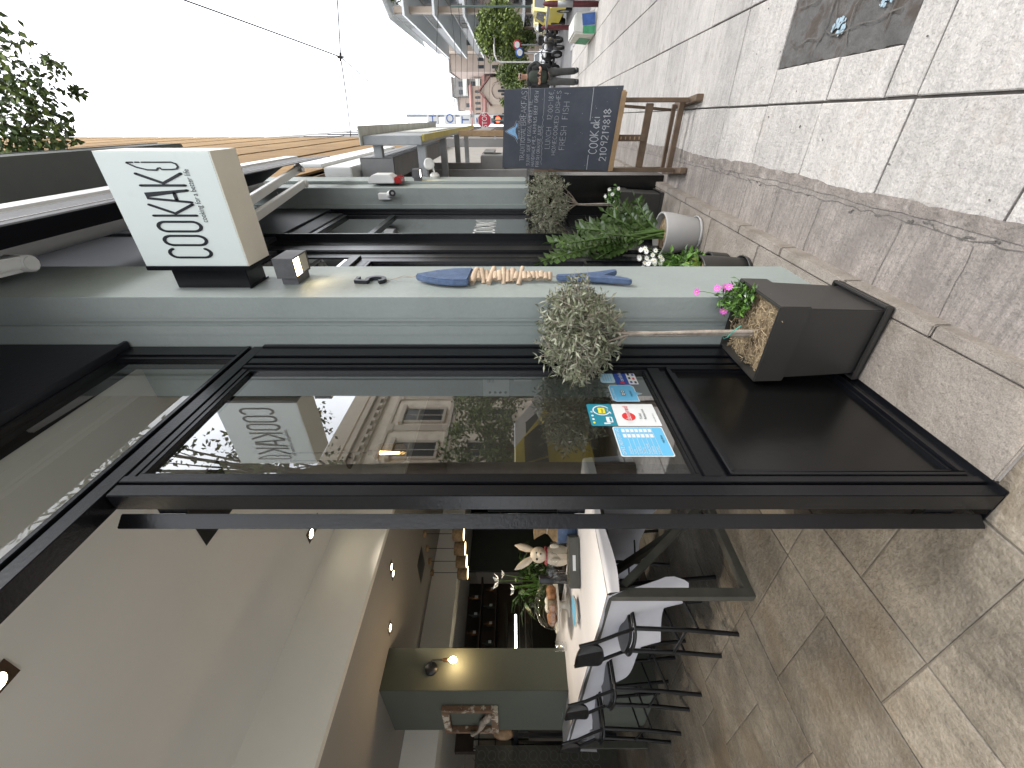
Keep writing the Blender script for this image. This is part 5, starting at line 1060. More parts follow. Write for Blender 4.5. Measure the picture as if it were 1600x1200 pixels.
# blue basket with burlap
q = onT(898, 826); t = T3('gift_basket', 'blue basket wrapped in burlap and string beside the bunny', 'basket', q)
b = MB(); b.lathe([(0, 0), (.09, 0), (.105, .13), (.1, .135), (.09, .02)], q, 24); b.build('basket_body', M['bluewood'], t)
b = MB(); b.lathe([(.1, .12), (.085, .16), (.04, .2), (.03, .22), (.06, .27), (.075, .30), (.05, .29)], q, 18); [v.__setattr__('x', v.x + random.uniform(-.008, .008)) for v in b.v]; b.build('burlap_wrap', M['burlap'], t)
b = MB(); b.tube([q + Vector((.036 * math.cos(k * .5), .036 * math.sin(k * .5), .205)) for k in range(14)] + [q + Vector((.08, -.05, .12)), q + Vector((.11, -.07, .05))], .003, 5); b.build('string', M['cream'], t)
# peace lily
q = PZ(872, 930, TZ + .0) if False else onT(880, 925); random.seed(50); q = Vector((-3.6, 2.22, .0)); 
t = thing('side_stool', q, 'dark pedestal carrying the peace lily behind the table', 'stand'); b = MB(); b.box(q.x - .15, q.x + .15, q.y - .15, q.y + .15, .0, .72); b.build('pedestal', M['dark'], t, bevel=.005)
q = q + Vector((0, 0, .721)); t = thing('peace_lily', q, 'leafy peace lily with white blooms behind the cake dome', 'plant')
b = MB(); b.lathe([(0, 0), (.09, 0), (.12, .16), (.11, .16), (.1, .13), (0, .13)], q, 24); b.build('plant_pot', M['tabmetal'], t)
b = MB()
for k in range(120):
    a = random.uniform(0, 6.28); rr = random.uniform(.03, .2); h = random.uniform(.14, .42); base = q + Vector((rr * .3 * math.cos(a), rr * .3 * math.sin(a), .13)); tip = q + Vector((rr * math.cos(a), rr * math.sin(a), h)); b.tube([base, tip], [.003, .002], 4, 1)
    b.leaf(tip, Vector((math.cos(a), math.sin(a), random.uniform(-.6, .5))), random.uniform(.12, .2), random.uniform(.04, .06), 0, up=Vector((math.cos(a) * -.3, math.sin(a) * -.3, 1)), bend=.25)
b.build('foliage', [M['leafg'], M['leafb']], t)
for (dx, dy, h, sc_) in ((.02, .05, .55, .05), (.05, -.03, .60, .085), (.1, -.14, .46, .06)):
    b = MB(); s0 = q + Vector((0, 0, .2)); s1 = q + Vector((dx, dy, h)); b.tube([s0, s0.lerp(s1, .6) + Vector((.01, 0, .02)), s1], .0028, 5, 1)
    for k in range(5): a = k * 1.26; b.leaf(s1, (.6 * math.cos(a), .8 * math.sin(a), .5), sc_, sc_ * .42, 0, bend=.2)
    b.build('flower', [M['white_petal'], M['leafb']], t)
# glasses and plates further along
for i, (x, y, lb_) in enumerate(((885, 1010, 'clear tumbler on the table nearest the cake dome'), (874, 1060, 'clear tumbler between the two place settings'))):
    q = onT(x, y); glassjar(q, [(0, .004), (.034, .004), (.034, 0), (.041, .095), (.039, .095), (.032, .012), (0, .012)], lb_, 'tumblers on the table')
for i, (x, y, lb_) in enumerate(((880, 1052, 'white plate with folded napkin between the tumblers'), (880, 1102, 'white plate with folded napkin near the column corner'))):
    q = onT(x, y) + Vector((0, .02, 0)); t = T3('place_setting', lb_, 'plate', q, 'plates with napkins'); b = MB(); b.lathe([(0, .002), (.07, .002), (.115, .018), (.118, .02), (.07, .008), (0, .007)], q, 32); b.build('plate', M['steel'], t)
    b = MB(); b.obox(q + Vector((0, 0, .019)), (.14, .10, .012), Matrix.Rotation(.5, 3, 'Z')); b.face([q + Vector(v) for v in ((-.07, -.02, .026), (.03, -.07, .026), (.02, .03, .075))]); b.build('napkin', M['cloth'], t, bevel=.002)
# ---------------- bar at the back
random.seed(60)
t = thing('back_bar', (-6.3, 3.2, 0), 'dark wooden back bar with shelves under the rear bulkhead', 'bar')
b = MB(); b.box(-6.3, -6.9, 2.05, 4.15, 0, 1.02); b.build('counter', M['dark'], t, bevel=.004)
b = MB(); b.box(-6.85, -6.95, 1.9, 4.18, 1.02, 1.94); b.build('back_panel', M['dark'], t)
for z in (1.45, 1.69):
    b = MB(); b.box(-6.6, -6.849, 2.05, 4.15, z, z + .03); b.build('shelf', M['dark'], t, bevel=.002)
b = MB(); b.box(-6.28, -6.8, 2.3, 3.0, 1.025, 1.38); b.build('coffee_machine', M['ink'], t, bevel=.01)
t2 = thing('display_fridge', (-5.9, 2.6, 0), 'counter display case with a bright light strip behind the lily', 'display case')
b = MB(); b.box(-5.55, -6.1, 1.95, 3.1, 0, .94); b.box(-5.55, -6.1, 1.95, 3.1, 1.26, 1.30); b.box(-6.06, -6.1, 1.95, 3.1, .94, 1.26); b.build('case', M['darkmetal'], t2, bevel=.003)
b = MB(); b.box(-5.545, -5.56, 2.15, 2.95, 1.14, 1.165); b.build('light_strip', M['bulbw'], t2)
b = MB(); b.box(-5.549, -5.551, 1.95, 3.1, 1.02, 1.03); b.box(-5.549, -5.551, 1.95, 3.1, 1.10, 1.105); b.build('trim', M['steel'], t2)
bt = None
for k in range(14):
    z = 1.48 if k % 2 else 1.72; y = 2.15 + k * .14; x = -6.68; h = random.uniform(.16, .21)
    mt = random.choice([M['darkgreen'], M['brass'], M['ink'], M['cream']])
    b = MB(); b.lathe([(0, 0), (.035, 0), (.035, h * .6), (.013, h * .78), (.013, h), (0, h)], (x, y, z + .001), 12); b.box(x + .0352, x + .0358, y - .02, y + .02, z + h * .2, z + h * .45, 1)
    b.build('bottle', [mt, M['sticker_w']], None, 'small dark bottle standing on the unlit back bar shelves', 'bottle', 'bottles on the back bar')
# ---------------- left rear corner
t = thing('patterned_counter', (-6.2, 1.4, 0), 'grey counter front with ring patterned tiles left of the column', 'counter')
b = MB(); b.box(-6.1, -6.6, .3, 1.75, 0, 1.62); b.build('counter_body', M['tabmetal'], t, bevel=.003)
b = MB(); lm = mat('tile_ring_glaze', (.12, .13, .125), .4, var=.1)
for j in range(12):
    for i in range(12):
        y, z = .36 + i * .118, .25 + j * .118; P = [(.045 * math.cos(a), .045 * math.sin(a)) for a in [k * .5236 for k in range(13)]]
        ribbon(b, P, .006, (-6.0995, y, z), (0, 1, 0), (0, 0, 1), 0, .001, False); ribbon(b, [(-.04, -.04), (0, 0), (.04, .04)], .005, (-6.0995, y + .059, z + .059), (0, 1, 0), (0, 0, 1), 0, .001, False)
b.build('tile_pattern', lm, t)
t = thing('bread_shelf', (-6.4, 1.9, 1.2), 'dark open shelf with pale grid behind the column edge', 'shelf'); b = MB(); b.box(-6.3, -6.35, 1.77, 2.02, 1.0, 1.66)
b.build('back', M['shutter_w'], t); b = MB()
for y in (1.77, 1.86, 1.95, 2.02): b.box(-6.28, -6.299, y - .006, y + .006, 1.0, 1.66)
for z in (1.2, 1.4, 1.6): b.box(-6.28, -6.299, 1.77, 2.02, z - .006, z + .006)
b.build('grid', M['ink'], t)
q = Vector((-6.12, 1.86, 1.30)); b = MB(); b.ball(q, .09, 16, 0, (.8, .7, 1.3), .03); b.build('bread_loaf', mat('crusty_bread', (.42, .28, .17), .8, var=.3, vs=20, bump=.4), None, 'pale crusty loaf standing on the dark side table', 'bread')
t = thing('side_table', (-6.1, 1.9, 0), 'dark side table under the loaf left of the column', 'table'); b = MB(); b.box(-5.95, -6.27, 1.78, 2.04, 1.13, 1.18); b.build('tabletop', M['ink'], t, bevel=.003)
for x in (-5.98, -6.24):
    for y in (1.81, 2.01): b = MB(); b.box(x - .015, x + .015, y - .015, y + .015, 0, 1.13); b.build('leg', M['ink'], t)
# ================================================================== NEIGHBOUR (beyond the far pillar)
random.seed(70)
nb = thing('marble_clad_building', (-1.5, 11, zg(11)), 'tall beige marble clad building rising behind the white sign', 'building')
b = MB(); b.box(-.60, -6, 5.0, 17.4, 3.6, 26); b.build('wall', mat('marble_joint', (.2, .13, .07), .8), nb)
b = MB(); z = 3.62; k = 0
while z < 25.5:
    h = 1.15 if k % 2 else .13; y = 5.02 + (0 if k % 4 == 1 else -.9)
    while y < 17.4:
        y1 = min(y + 2.1, 17.39)
        if y1 - y > .05: pr = .575 if k % 2 else .60; b.box(-pr, -.60, max(y, 5.01), y1 - .012, z, z + h - .012)
        y += 2.1
    z += h; k += 1
b.build('cladding', M['marble'], nb, bevel=.004)
ns = thing('shuttered_shop', (-1.5, 9, zg(9)), 'grey shuttered shop front beyond the far pillar', 'shop')
b = MB(); b.box(-.9, -6, 5.02, 17.4, -1.2, 3.59); b.build('wall', M['shutter_w'], ns)
b = MB(); y = 5.05
while y < 10.2: b.box(-.86, -.899, y, y + .07, -.6, 2.75); b.box(-.875, -.899, y + .071, y + .119, -.6, 2.75); y += .12
b.build('roller_shutter', M['shut'], ns)
b = MB(); b.box(-.45, -.9, 5.04, 8.4, 2.95, 3.25); b.box(-.42, -.46, 5.04, 8.4, 3.26, 3.57); b.build('sign_fascia', M['white'], ns, bevel=.01)
b = MB()
for yy in (5.05, 6.2, 7.4, 8.6): b.box(-.7, -.899, yy, yy + .12, -.6, 2.94)
b.box(-.55, -.9, 8.8, 10.1, 1.55, 1.75); b.box(-.55, -.9, 8.8, 10.1, -.4, .0); b.build('frame_post', M['acgrey'], ns)
# long ducts / roller boxes
b = MB()
for k in range(3): b.box(-.375, -.60, 5.3, 9.2, 2.54 + k * .128, 2.54 + k * .128 + .12)
b.box(-.38, -.60, 5.29, 5.299, 2.54, 2.92)
b.build('duct_box', M['acgrey'], None, 'grey ribbed metal casing mounted beyond the far pillar', 'casing', bevel=.008)
cn = thing('yellow_edged_canopy', (-.2, 6.5, 2.1), 'flat metal canopy with a yellow edge on grey brackets', 'canopy')
b = MB(); b.box(-.16, -.25, 5.2, 11.2, 2.182, 2.82); b.build('canopy_box', M['metal'], cn, bevel=.008)
b = MB(); b.box(-.07, -.25, 5.12, 10.4, 2.821, 2.835); b.box(-.15, -.159, 6.4, 9.0, 2.3, 2.7); b.build('upstand', M['whitew'], cn, bevel=.003)
b = MB(); b.box(-.15, -.215, 5.22, 12.2, 2.155, 2.181); b.build('yellow_edge', M['yellow'], cn, bevel=.004)
for yy in (5.3, 7.0, 8.8, 10.6):
    b = MB(); b.box(-.251, -.88, yy, yy + .1, 2.17, 2.26); b.build('bracket', M['metal'], cn, bevel=.004)
b = MB(); b.box(-.251, -.88, 5.3, 5.4, 2.66, 2.75); b.build('bracket', M['metal'], cn, bevel=.004)
fl = thing('floodlight', (-.52, 5.05, 2.05), 'white outdoor spotlight beside the far pillar lamp', 'light')
b = MB(); b.lathe([(0, 0), (.05, 0), (.05, .03), (.03, .05), (0, .05)], (-.535, 4.88, 2.02), 16, 0, (1, 0, 0)); b.tube([(-.49, 4.88, 2.02), (-.44, 4.88, 2.03), (-.42, 4.88, 2.07)], .012, 8); b.build('mount', M['white'], fl)
b = MB(); b.lathe([(0, 0), (.03, .0), (.045, .04), (.055, .10), (.05, .11), (0, .095)], (-.43, 4.92, 2.10), 18, 0, (.3, -.8, -.4)); b.build('lamp_head', M['white'], fl)
c = PX(735, 208, -.25)
b = MB(); b.box(-.22, -.30, 9.3, 10.9, 1.55, 2.35) if False else b.box(-.16, -.24, 7.4, 7.5, 1.2, 2.02); b.build('wooden_sign', M['woodl'], None, 'plain wooden projecting board on the shuttered shop', 'sign', bevel=.005)
for (y, z0, z1, x1) in ((8.2, 1.35, 1.75, -.55), ):
    t = thing('air_conditioner', (-.7, y, z0), 'grey outdoor air conditioning unit above the chalkboard', 'air conditioner'); b = MB(); b.box(x1, -.88, y, y + .8, z0, z1); b.build('casing', M['acgrey'], t, bevel=.015)
    b = MB(); b.lathe([(0, .004), (.15, .004), (.16, .01), (.16, 0)], (x1, y + .4, (z0 + z1) / 2), 20, 0, (1, 0, 0)); b.build('fan_grille', M['darkmetal'], t)
# hotel building + vertical sign, further on
hb = thing('hotel_building', (-3, 40, zg(40)), 'grey white building far down the street carrying the vertical blue lettered sign', 'building')
b = MB(); b.box(-.9, -14, 25, 60, zg(45), 15); b.build('wall', M['conc'], hb)
wn = None
for j in range(4):
    for i in range(9):
        b = MB(); y = 27 + i * 3.6; z = 1.2 + j * 3.3; b.box(-.85, -.899, y, y + 1.4, z, z + 1.8)
        b.build('window', M['win'], hb)
hs = thing('vertical_hotel_sign', (-.4, 24.5, 4), 'vertical sign with blue letters on white boxes behind the canopy', 'sign')
for i, (x_, c_) in enumerate(((676, 'H'), (703, 'O'), (727, 'T'), (750, 'E'), (771, 'L'))):
    p = PY(x_, 187, 24.0); b = MB(); b.box(p.x - .2, p.x + .2, 24, 24.3, p.z - .27, p.z + .27); b.build('letter_box', M['white'], hs, bevel=.02)
    b = MB(); type_mesh(c_, .52, (p.x - .16, 23.985, p.z - .18), (1, 0, 0), (0, 0, 1), mb=b); b.build('letter', M['blue'], hs)
p = PY(715, 183, 24.3); b = MB(); b.box(p.x + .0, p.x + .12, 24.31, 24.4, .2, 6.4); b.build('sign_post', M['metal'], hs)
b = MB(); b.box(-.9, -.5, 24.15, 24.25, 5.5, 5.6); b.box(-.9, -.5, 24.15, 24.25, 2.0, 2.1); b.build('bracket', M['metal'], hs)
# ================================================================== STOP SIGN, TRAFFIC LIGHT
ps = PY(757, 188, 17.0); r = .25
t = thing('stop_sign', (ps.x - .0, 17.06, zg(17)), 'red octagonal STOP sign above the chalkboard', 'sign')
oc = lambda r, y: [(ps.x + r * math.cos(R_(22.5 + 45 * k)), y, ps.z + r * math.sin(R_(22.5 + 45 * k))) for k in range(8)]
b = MB(); b.prism(oc(r, 17.0), (0, .02, 0)); b.build('sign_plate', M['white'], t); b = MB(); b.face(oc(r * .92, 16.997)[::1]); b.build('red_face', M['stopred'], t)
b = MB(); type_mesh('STOP', .25, (ps.x, 16.993, ps.z - .085), (1, 0, 0), (0, 0, 1), align='CENTER', xs=.72, mb=b); v0 = b; b.build('lettering', M['white'], t)
b = MB(); b.tube([(ps.x, 17.05, zg(17)), (ps.x, 17.05, ps.z + .25)], .03, 10); b.build('post', M['pole'], t)
pt = PY(778, 187, 19.0); t = thing('traffic_light', (pt.x, 19.1, zg(19)), 'traffic light showing red just below the STOP sign', 'traffic light')
b = MB(); b.box(pt.x - .14, pt.x + .14, 19, 19.2, pt.z - .62, pt.z + .18); b.build('housing', M['ink'], t, bevel=.02)
for k, m in enumerate((M['redlit'], M['cglass'], M['cglass'])): b = MB(); b.lathe([(0, .004), (.10, .004)], (pt.x, 19.0, pt.z - k * .25), 18, 0, (0, -1, 0)); b.build('lens', m, t)
b = MB(); b.tube([(pt.x, 19.28, zg(19)), (pt.x, 19.28, pt.z + .3)], .05, 10); b.build('post', M['pole'], t)
# ================================================================== PERSON
def skin_obj(name, pts, edges, m, parent, sub=2):
    org = WL[parent.name]; me = bpy.data.meshes.new(name); me.from_pydata([tuple(Vector(p[:3]) - org) for p in pts], edges, [])
    o = bpy.data.objects.new(name, me); C.objects.link(o); md = o.modifiers.new('s', 'SKIN'); s2 = o.modifiers.new('u', 'SUBSURF'); s2.levels = s2.render_levels = sub
    for i, v in enumerate(me.skin_vertices[0].data): v.radius = (pts[i][3], pts[i][4] if len(pts[i]) > 4 else pts[i][3])
    me.skin_vertices[0].data[0].use_root = True
    bpy.context.view_layer.update(); dg = bpy.context.evaluated_depsgraph_get(); nm = bpy.data.meshes.new_from_object(o.evaluated_get(dg)); o.modifiers.clear(); o.data = nm; bpy.data.meshes.remove(me)
    nm.materials.clear(); nm.materials.append(m)
    for p in nm.polygons: p.use_smooth = True
    o.parent = parent; WL[o.name] = org; return o
hx, hy = .97, 14.4; hz = zg(hy)
man = thing('person', (hx, hy, hz), 'bald man in sunglasses with black jacket and grey trousers walking towards us', 'person')
H = lambda x, y, z, *r: (hx + x, hy + y, hz + z, *r)
body = [H(0, 0, .93, .09, .07), H(0, .0, 1.12, .09, .07), H(0, .0, 1.33, .10, .07), H(0, .0, 1.43, .06, .06), H(0, -.01, 1.50, .052, .055), H(0, -.02, 1.60, .092, .108), H(0, -.015, 1.68, .088, .10),
        H(-.17, 0, 1.38, .04), H(-.27, -.02, 1.16, .035), H(-.13, -.2, 1.08, .032), H(-.06, -.26, 1.10, .028), H(.17, 0, 1.38, .04), H(.29, .0, 1.17, .035), H(.17, -.18, 1.06, .032), H(.08, -.26, 1.10, .028),
        H(-.09, 0, .86, .06), H(-.11, -.12, .50, .045), H(-.12, -.10, .10, .03), H(-.12, -.18, .05, .025), H(.09, 0, .86, .06), H(.11, .02, .48, .045), H(.14, .12, .10, .03), H(.15, .04, .05, .025)]
be = [(0, 1), (1, 2), (2, 3), (3, 4), (4, 5), (5, 6), (2, 7), (7, 8), (8, 9), (9, 10), (2, 11), (11, 12), (12, 13), (13, 14), (0, 15), (15, 16), (16, 17), (17, 18), (0, 19), (19, 20), (20, 21), (21, 22)]
skin_obj('body', body, be, M['skin'], man)
fz = MB()
for (s, bx_) in ((-1, -.06), (1, .08)):
    c0 = Vector(H(bx_, -.28, 1.10)[:3])
    for k in range(4): fz.tube([c0 + Vector((s * -.012 + .0, -.005, .02 - k * .014)), c0 + Vector((s * -.045, -.025, .018 - k * .014)), c0 + Vector((s * -.055, .0, .015 - k * .014))], [.0085, .008, .007], 6)
    fz.tube([c0 + Vector((0, -.01, .03)), c0 + Vector((s * -.03, -.03, .045))], [.009, .008], 6)
fz.build('fingers', M['skin'], man)
b = MB(); c0 = Vector(H(.01, -.30, 1.11)[:3]); b.obox(c0, (.07, .01, .14), Matrix.Rotation(.5, 3, 'X')); b.build('phone', M['ink'], man, bevel=.004)
skin_obj('shirt', [H(0, -.012, .82, .2, .17), H(0, -.015, 1.08, .19, .165), H(0, -.01, 1.30, .19, .15), H(0, -.005, 1.42, .11, .10)], [(0, 1), (1, 2), (2, 3)], M['shirt'], man)
jk = [H(0, .06, .80, .2, .12), H(0, .055, 1.10, .2, .13), H(0, .05, 1.34, .2, .13), H(0, .04, 1.43, .12, .10), H(-.19, .01, 1.37, .085), H(-.29, .0, 1.16, .075), H(-.16, -.17, 1.09, .048), H(.19, .01, 1.37, .085), H(.31, .01, 1.17, .075), H(.20, -.15, 1.07, .048),
      H(-.17, -.04, 1.22, .075, .12), H(-.2, -.03, .78, .08, .12), H(.17, -.04, 1.22, .075, .12), H(.2, -.03, .78, .08, .12)]
skin_obj('jacket', jk, [(0, 1), (1, 2), (2, 3), (2, 4), (4, 5), (5, 6), (2, 7), (7, 8), (8, 9), (1, 10), (10, 11), (1, 12), (12, 13)], M['jacket'], man)
skin_obj('trousers', [H(0, 0, .99, .19, .16), H(-.095, 0, .82, .13), H(-.115, -.12, .50, .09), H(-.125, -.10, .03, .09), H(.095, 0, .82, .13), H(.115, .02, .48, .09), H(.145, .12, .03, .09)], [(0, 1), (1, 2), (2, 3), (0, 4), (4, 5), (5, 6)], M['trous'], man)
skin_obj('shoe', [H(-.125, -.05, .06, .08, .07), H(-.125, -.2, .05, .075, .06), H(-.125, -.30, .04, .05, .04)], [(0, 1), (1, 2)], M['ink'], man); skin_obj('shoe', [H(.145, .15, .06, .08, .07), H(.15, .01, .05, .075, .06), H(.152, -.08, .04, .05, .04)], [(0, 1), (1, 2)], M['ink'], man)
b = MB(); hc = Vector(H(0, -.118, 1.63)[:3]); b.box(hc.x - .065, hc.x - .006, hc.y - .008, hc.y, hc.z - .018, hc.z + .02); b.box(hc.x + .006, hc.x + .065, hc.y - .008, hc.y, hc.z - .018, hc.z + .02); b.box(hc.x - .006, hc.x + .006, hc.y - .006, hc.y, hc.z + .005, hc.z + .015)
for s in (-1, 1): b.bar((hc.x + s * .067, hc.y, hc.z + .01), (hc.x + s * .076, hc.y + .11, hc.z + .008), .004, .008)
b.build('sunglasses', M['ink'], man, bevel=.003)
b = MB(); b.ball(hc + Vector((0, .0, -.035)), .014, 8, 0, (.8, 1.2, 1.3)); b.ball(hc + Vector((-.078, .1, -.01)), .02, 8, 0, (.4, .7, 1.3)); b.ball(hc + Vector((.078, .1, -.01)), .02, 8, 0, (.4, .7, 1.3)); b.build('nose_and_ears', M['skin'], man)
b = MB(); b.box(hc.x - .022, hc.x + .022, hc.y + .018, hc.y + .024, hc.z - .078, hc.z - .072); b.build('mouth', mat('lip', (.3, .12, .1), .6), man)
b = MB(); 
for s in (-1, 1): b.ball(hc + Vector((s * .07, .12, .01)), .03, 8, 0, (.35, 1, 1.2))
b.build('hair', M['lgrey'], man)
# ================================================================== VEHICLES
def car(name, label, cat, x, y, rz, paint, L=4.4, Wd=1.75, Hh=1.48, taxi=False, van=False, group=None):
    t = thing(name, (0, 0, 0), label, cat, group); hw = Wd / 2
    if van: prof = [(-.5, .35), (-.5, 1.0), (-.47, 1.5), (-.44, 1.62), (.12, 1.62), (.30, 1.10), (.47, .92), (.5, .7), (.5, .35)]
    else: prof = [(-.5, .38), (-.5, .85), (-.47, .95), (-.37, .98), (-.24, 1.40), (-.10, Hh), (.08, Hh), (.23, 1.02), (.42, .90), (.49, .72), (.5, .42)]
    def sect(k, zf): return [(-hw * k if False else 0, 0)]
    n = len(prof); vs = []
    for s, k in ((-1, 1), (-1, .93), (1, .93), (1, 1)): pass
    b = MB(); rows_ = []
    for (fx, z) in prof:
        inn = 1.0 if z < .97 else 1 - .20 * min(1, (z - .97) / (Hh - .97)); edge = .93 if abs(fx) > .45 else 1
        w2 = hw * inn * edge; rows_.append([(fx * L, -w2, z), (fx * L, -w2 * .96, z + .02 if z > .5 else z), (fx * L, w2 * .96, z + .02 if z > .5 else z), (fx * L, w2, z)])
    for i in range(n - 1):
        a, c = rows_[i], rows_[i + 1]
        for k in range(3): b.face([a[k], c[k], c[k + 1], a[k + 1]], 0, True)
    # sides as fans strips down to sill
    for s in (0, 3):
        for i in range(n - 1):
            a, c = rows_[i][s], rows_[i + 1][s]; za = min(.36, a[2]); P = [a, c, (c[0], (hw if s else -hw) * (.93 if abs(c[0]) > .45 * L else 1), .33), (a[0], (hw if s else -hw) * (.93 if abs(a[0]) > .45 * L else 1), .33)]
            b.face(P if s else P[::-1], 0, False)
    b.face([(-.5 * L, -hw * .93, .33), (.5 * L, -hw * .93, .33), (.5 * L, hw * .93, .33), (-.5 * L, hw * .93, .33)])
    b.build('body', paint, t, weld=True)
    def q(fx0, z0, fx1, z1, nm, inset=.12):   # glass panel across (windscreens)
        b = MB(); k0 = 1 - .20 * max(0, (z0 - .97) / (Hh - .97)); k1 = 1 - .20 * max(0, (z1 - .97) / (Hh - .97)); o = .012 if fx0 > 0 else -.012
        b.face([(fx0 * L + o, -hw * k0 + inset, z0 + .03), (fx0 * L + o, hw * k0 - inset, z0 + .03), (fx1 * L + o, hw * k1 - inset, z1 + .035), (fx1 * L + o, -hw * k1 + inset, z1 + .035)]); b.build(nm, M['cglass'], t)
    if van: q(.29, 1.14, .135, 1.58, 'windscreen'); q(-.505 + .0, 1.05, -.475, 1.48, 'rear_window')
    else: q(.215, 1.07, .095, Hh - .05, 'windscreen'); q(-.36, 1.03, -.25, 1.36, 'rear_window')
    for s in (-1, 1):
        for (xa, xb) in ((-.23, -.02), (-.01, .17)) if not van else ((-.4, -.15), (.0, .16)):
            b = MB(); yb = s * (hw + .006); yt = s * (hw * .84 + .008); b.face([(xa * L, yb, 1.0), (xb * L + (.02 * L if xb > .1 else 0), yb, 1.0), (xb * L - (.05 * L if xb > .1 else 0), yt, 1.34), ((xa + (.04 if xa < -.2 else 0)) * L, yt, 1.34)]); b.build('side_window', M['cglass'], t)
    for sx in (-.31, .31):
        for s in (-1, 1):
            b = MB(); c = (sx * L, s * (hw - .09), .33); b.lathe([(.17, -.1), (.30, -.1), (.325, -.07), (.325, .07), (.30, .1), (.17, .1)], c, 22, 0, (0, 1, 0)); wo = b.build('wheel', M['rubber'], t)
            b = MB(); b.lathe([(.02, .09), (.05, .085), (.18, .095), (.19, .1)], c, 22, 0, (0, s, 0)); b.build('rim', M['rim'], wo)
        
    for s in (-1, 1):
        b = MB(); b.ball((.478 * L, s * hw * .66, .72), .12, 10, 0, (.5, 1.3, .75)); b.build('headlight', M['white'], t); b = MB(); b.ball((-.492 * L, s * hw * .7, .85), .1, 10, 0, (.35, 1.1, 1.1)); b.build('tail_light', M['redtail'], t)
        b = MB(); b.ball((.16 * L, s * (hw + .08), 1.02), .08, 8, 0, (.7, .9, .7)); b.build('mirror', paint, t)
    b = MB(); b.box(.497 * L, .503 * L, -.45, .45, .42, .58); b.build('grille', M['ink'], t); b = MB(); b.box(.504 * L, .508 * L, -.26, .26, .44, .54); b.box(-.508 * L, -.501 * L, -.26, .26, .6, .72); b.build('number_plate', M['white'], t)
    if taxi: b = MB(); b.box(-.08, .08, -.2, .2, Hh + .03, Hh + .17); b.build('roof_sign', M['white'], t, bevel=.03)
    t.location = (x, y, zg(y) - .13); t.rotation_euler = (math.atan(SL) * 0, 0, rz); return t
up_ = math.pi / 2
car('taxi', 'yellow taxi parked by the maroon bollards, nearest car down the street', 'taxi', 4.35, 22.6, -up_, M['taxi'], taxi=True)
car('taxi', 'second yellow taxi parked behind the first one down the street', 'taxi', 5.0, 30, -up_ , M['taxi'], taxi=True)
car('parked_car', 'white car parked beyond the yellow taxis', 'car', 6.3, 40, -up_, M['carw'])
car('parked_car', 'pale car waiting far down the road behind the scooter', 'car', 4.2, 48, -up_, M['carw'])
car('parked_car', 'white car seen small over the shoulder of the walking man', 'car', 2.2, 36, up_, M['carw'])
car('taxi', 'yellow taxi reflected in the restaurant window', 'taxi', 3.5, 4.6, up_, M['taxi'], taxi=True)
car('delivery_van', 'white van reflected in the restaurant window', 'van', 6.0, 8.2, up_, M['carw'], L=4.6, van=True)
def scooter(name, label, x, y, rz, col):
    t = thing(name, (0, 0, 0), label, 'motorbike', 'motorbikes parked in a row')
    for sx in (-.62, .62):
        b = MB(); b.lathe([(.16, -.05), (.26, -.05), (.29, 0), (.26, .05), (.16, .05), (.16, -.05)], (sx, 0, .29), 20, 0, (0, 1, 0)); wo = b.build('wheel', M['rubber'], t); b = MB(); b.lathe([(0, .03), (.15, .03)], (sx, 0, .29), 14, 0, (0, -1, 0)); b.lathe([(0, .03), (.15, .03)], (sx, 0, .29), 14, 0, (0, 1, 0)); b.build('rim', M['rim'], wo)
    b = MB(); b.ball((-.35, 0, .62), .34, 14, 0, (1.15, .5, .6)); b.ball((.42, 0, .75), .22, 12, 0, (.6, .9, 1.5)); b.bar((-.1, 0, .42), (.42, 0, .42), .3, .1); b.build('body', col, t)
    b = MB(); b.ball((-.3, 0, .82), .3, 12, 0, (1.3, .5, .25)); b.build('seat', M['ink'], t)
    b = MB(); b.tube([(.58, 0, .3), (.42, 0, .95), (.34, 0, 1.05)], .03, 8); b.tube([(.3, -.32, 1.08), (.36, -.1, 1.03), (.36, .1, 1.03), (.3, .32, 1.08)], .018, 8); b.build('handlebar', M['darkmetal'], t)
    b = MB(); b.ball((.56, 0, .9), .1, 10, 0, (.6, 1.2, .8)); b.build('headlight', M['white'], t)
    b = MB(); b.face([(.5, -.2, 1.0), (.5, .2, 1.0), (.36, .17, 1.35), (.36, -.17, 1.35)]); b.build('windshield', M['clear'], t)
    b = MB(); b.box(-.85, -.5, -.18, .18, .95, 1.22); b.build('top_box', M['darkmetal'], t, bevel=.04)
    t.location = (x, y, zg(y) - .13); t.rotation_euler = (0, 0, rz); return t
scooter('parked_scooter', 'black scooter parked across the road left of the taxi', 3.0, 25.6, -1.9, M['carb'])
scooter('parked_scooter', 'dark scooter parked nearest the walking man', 2.5, 27.4, -1.2, M['darkmetal'])
scooter('parked_scooter', 'dark grey scooter parked between the blue scooter and the taxis', 3.6, 27.2, -2.1, M['carb'])
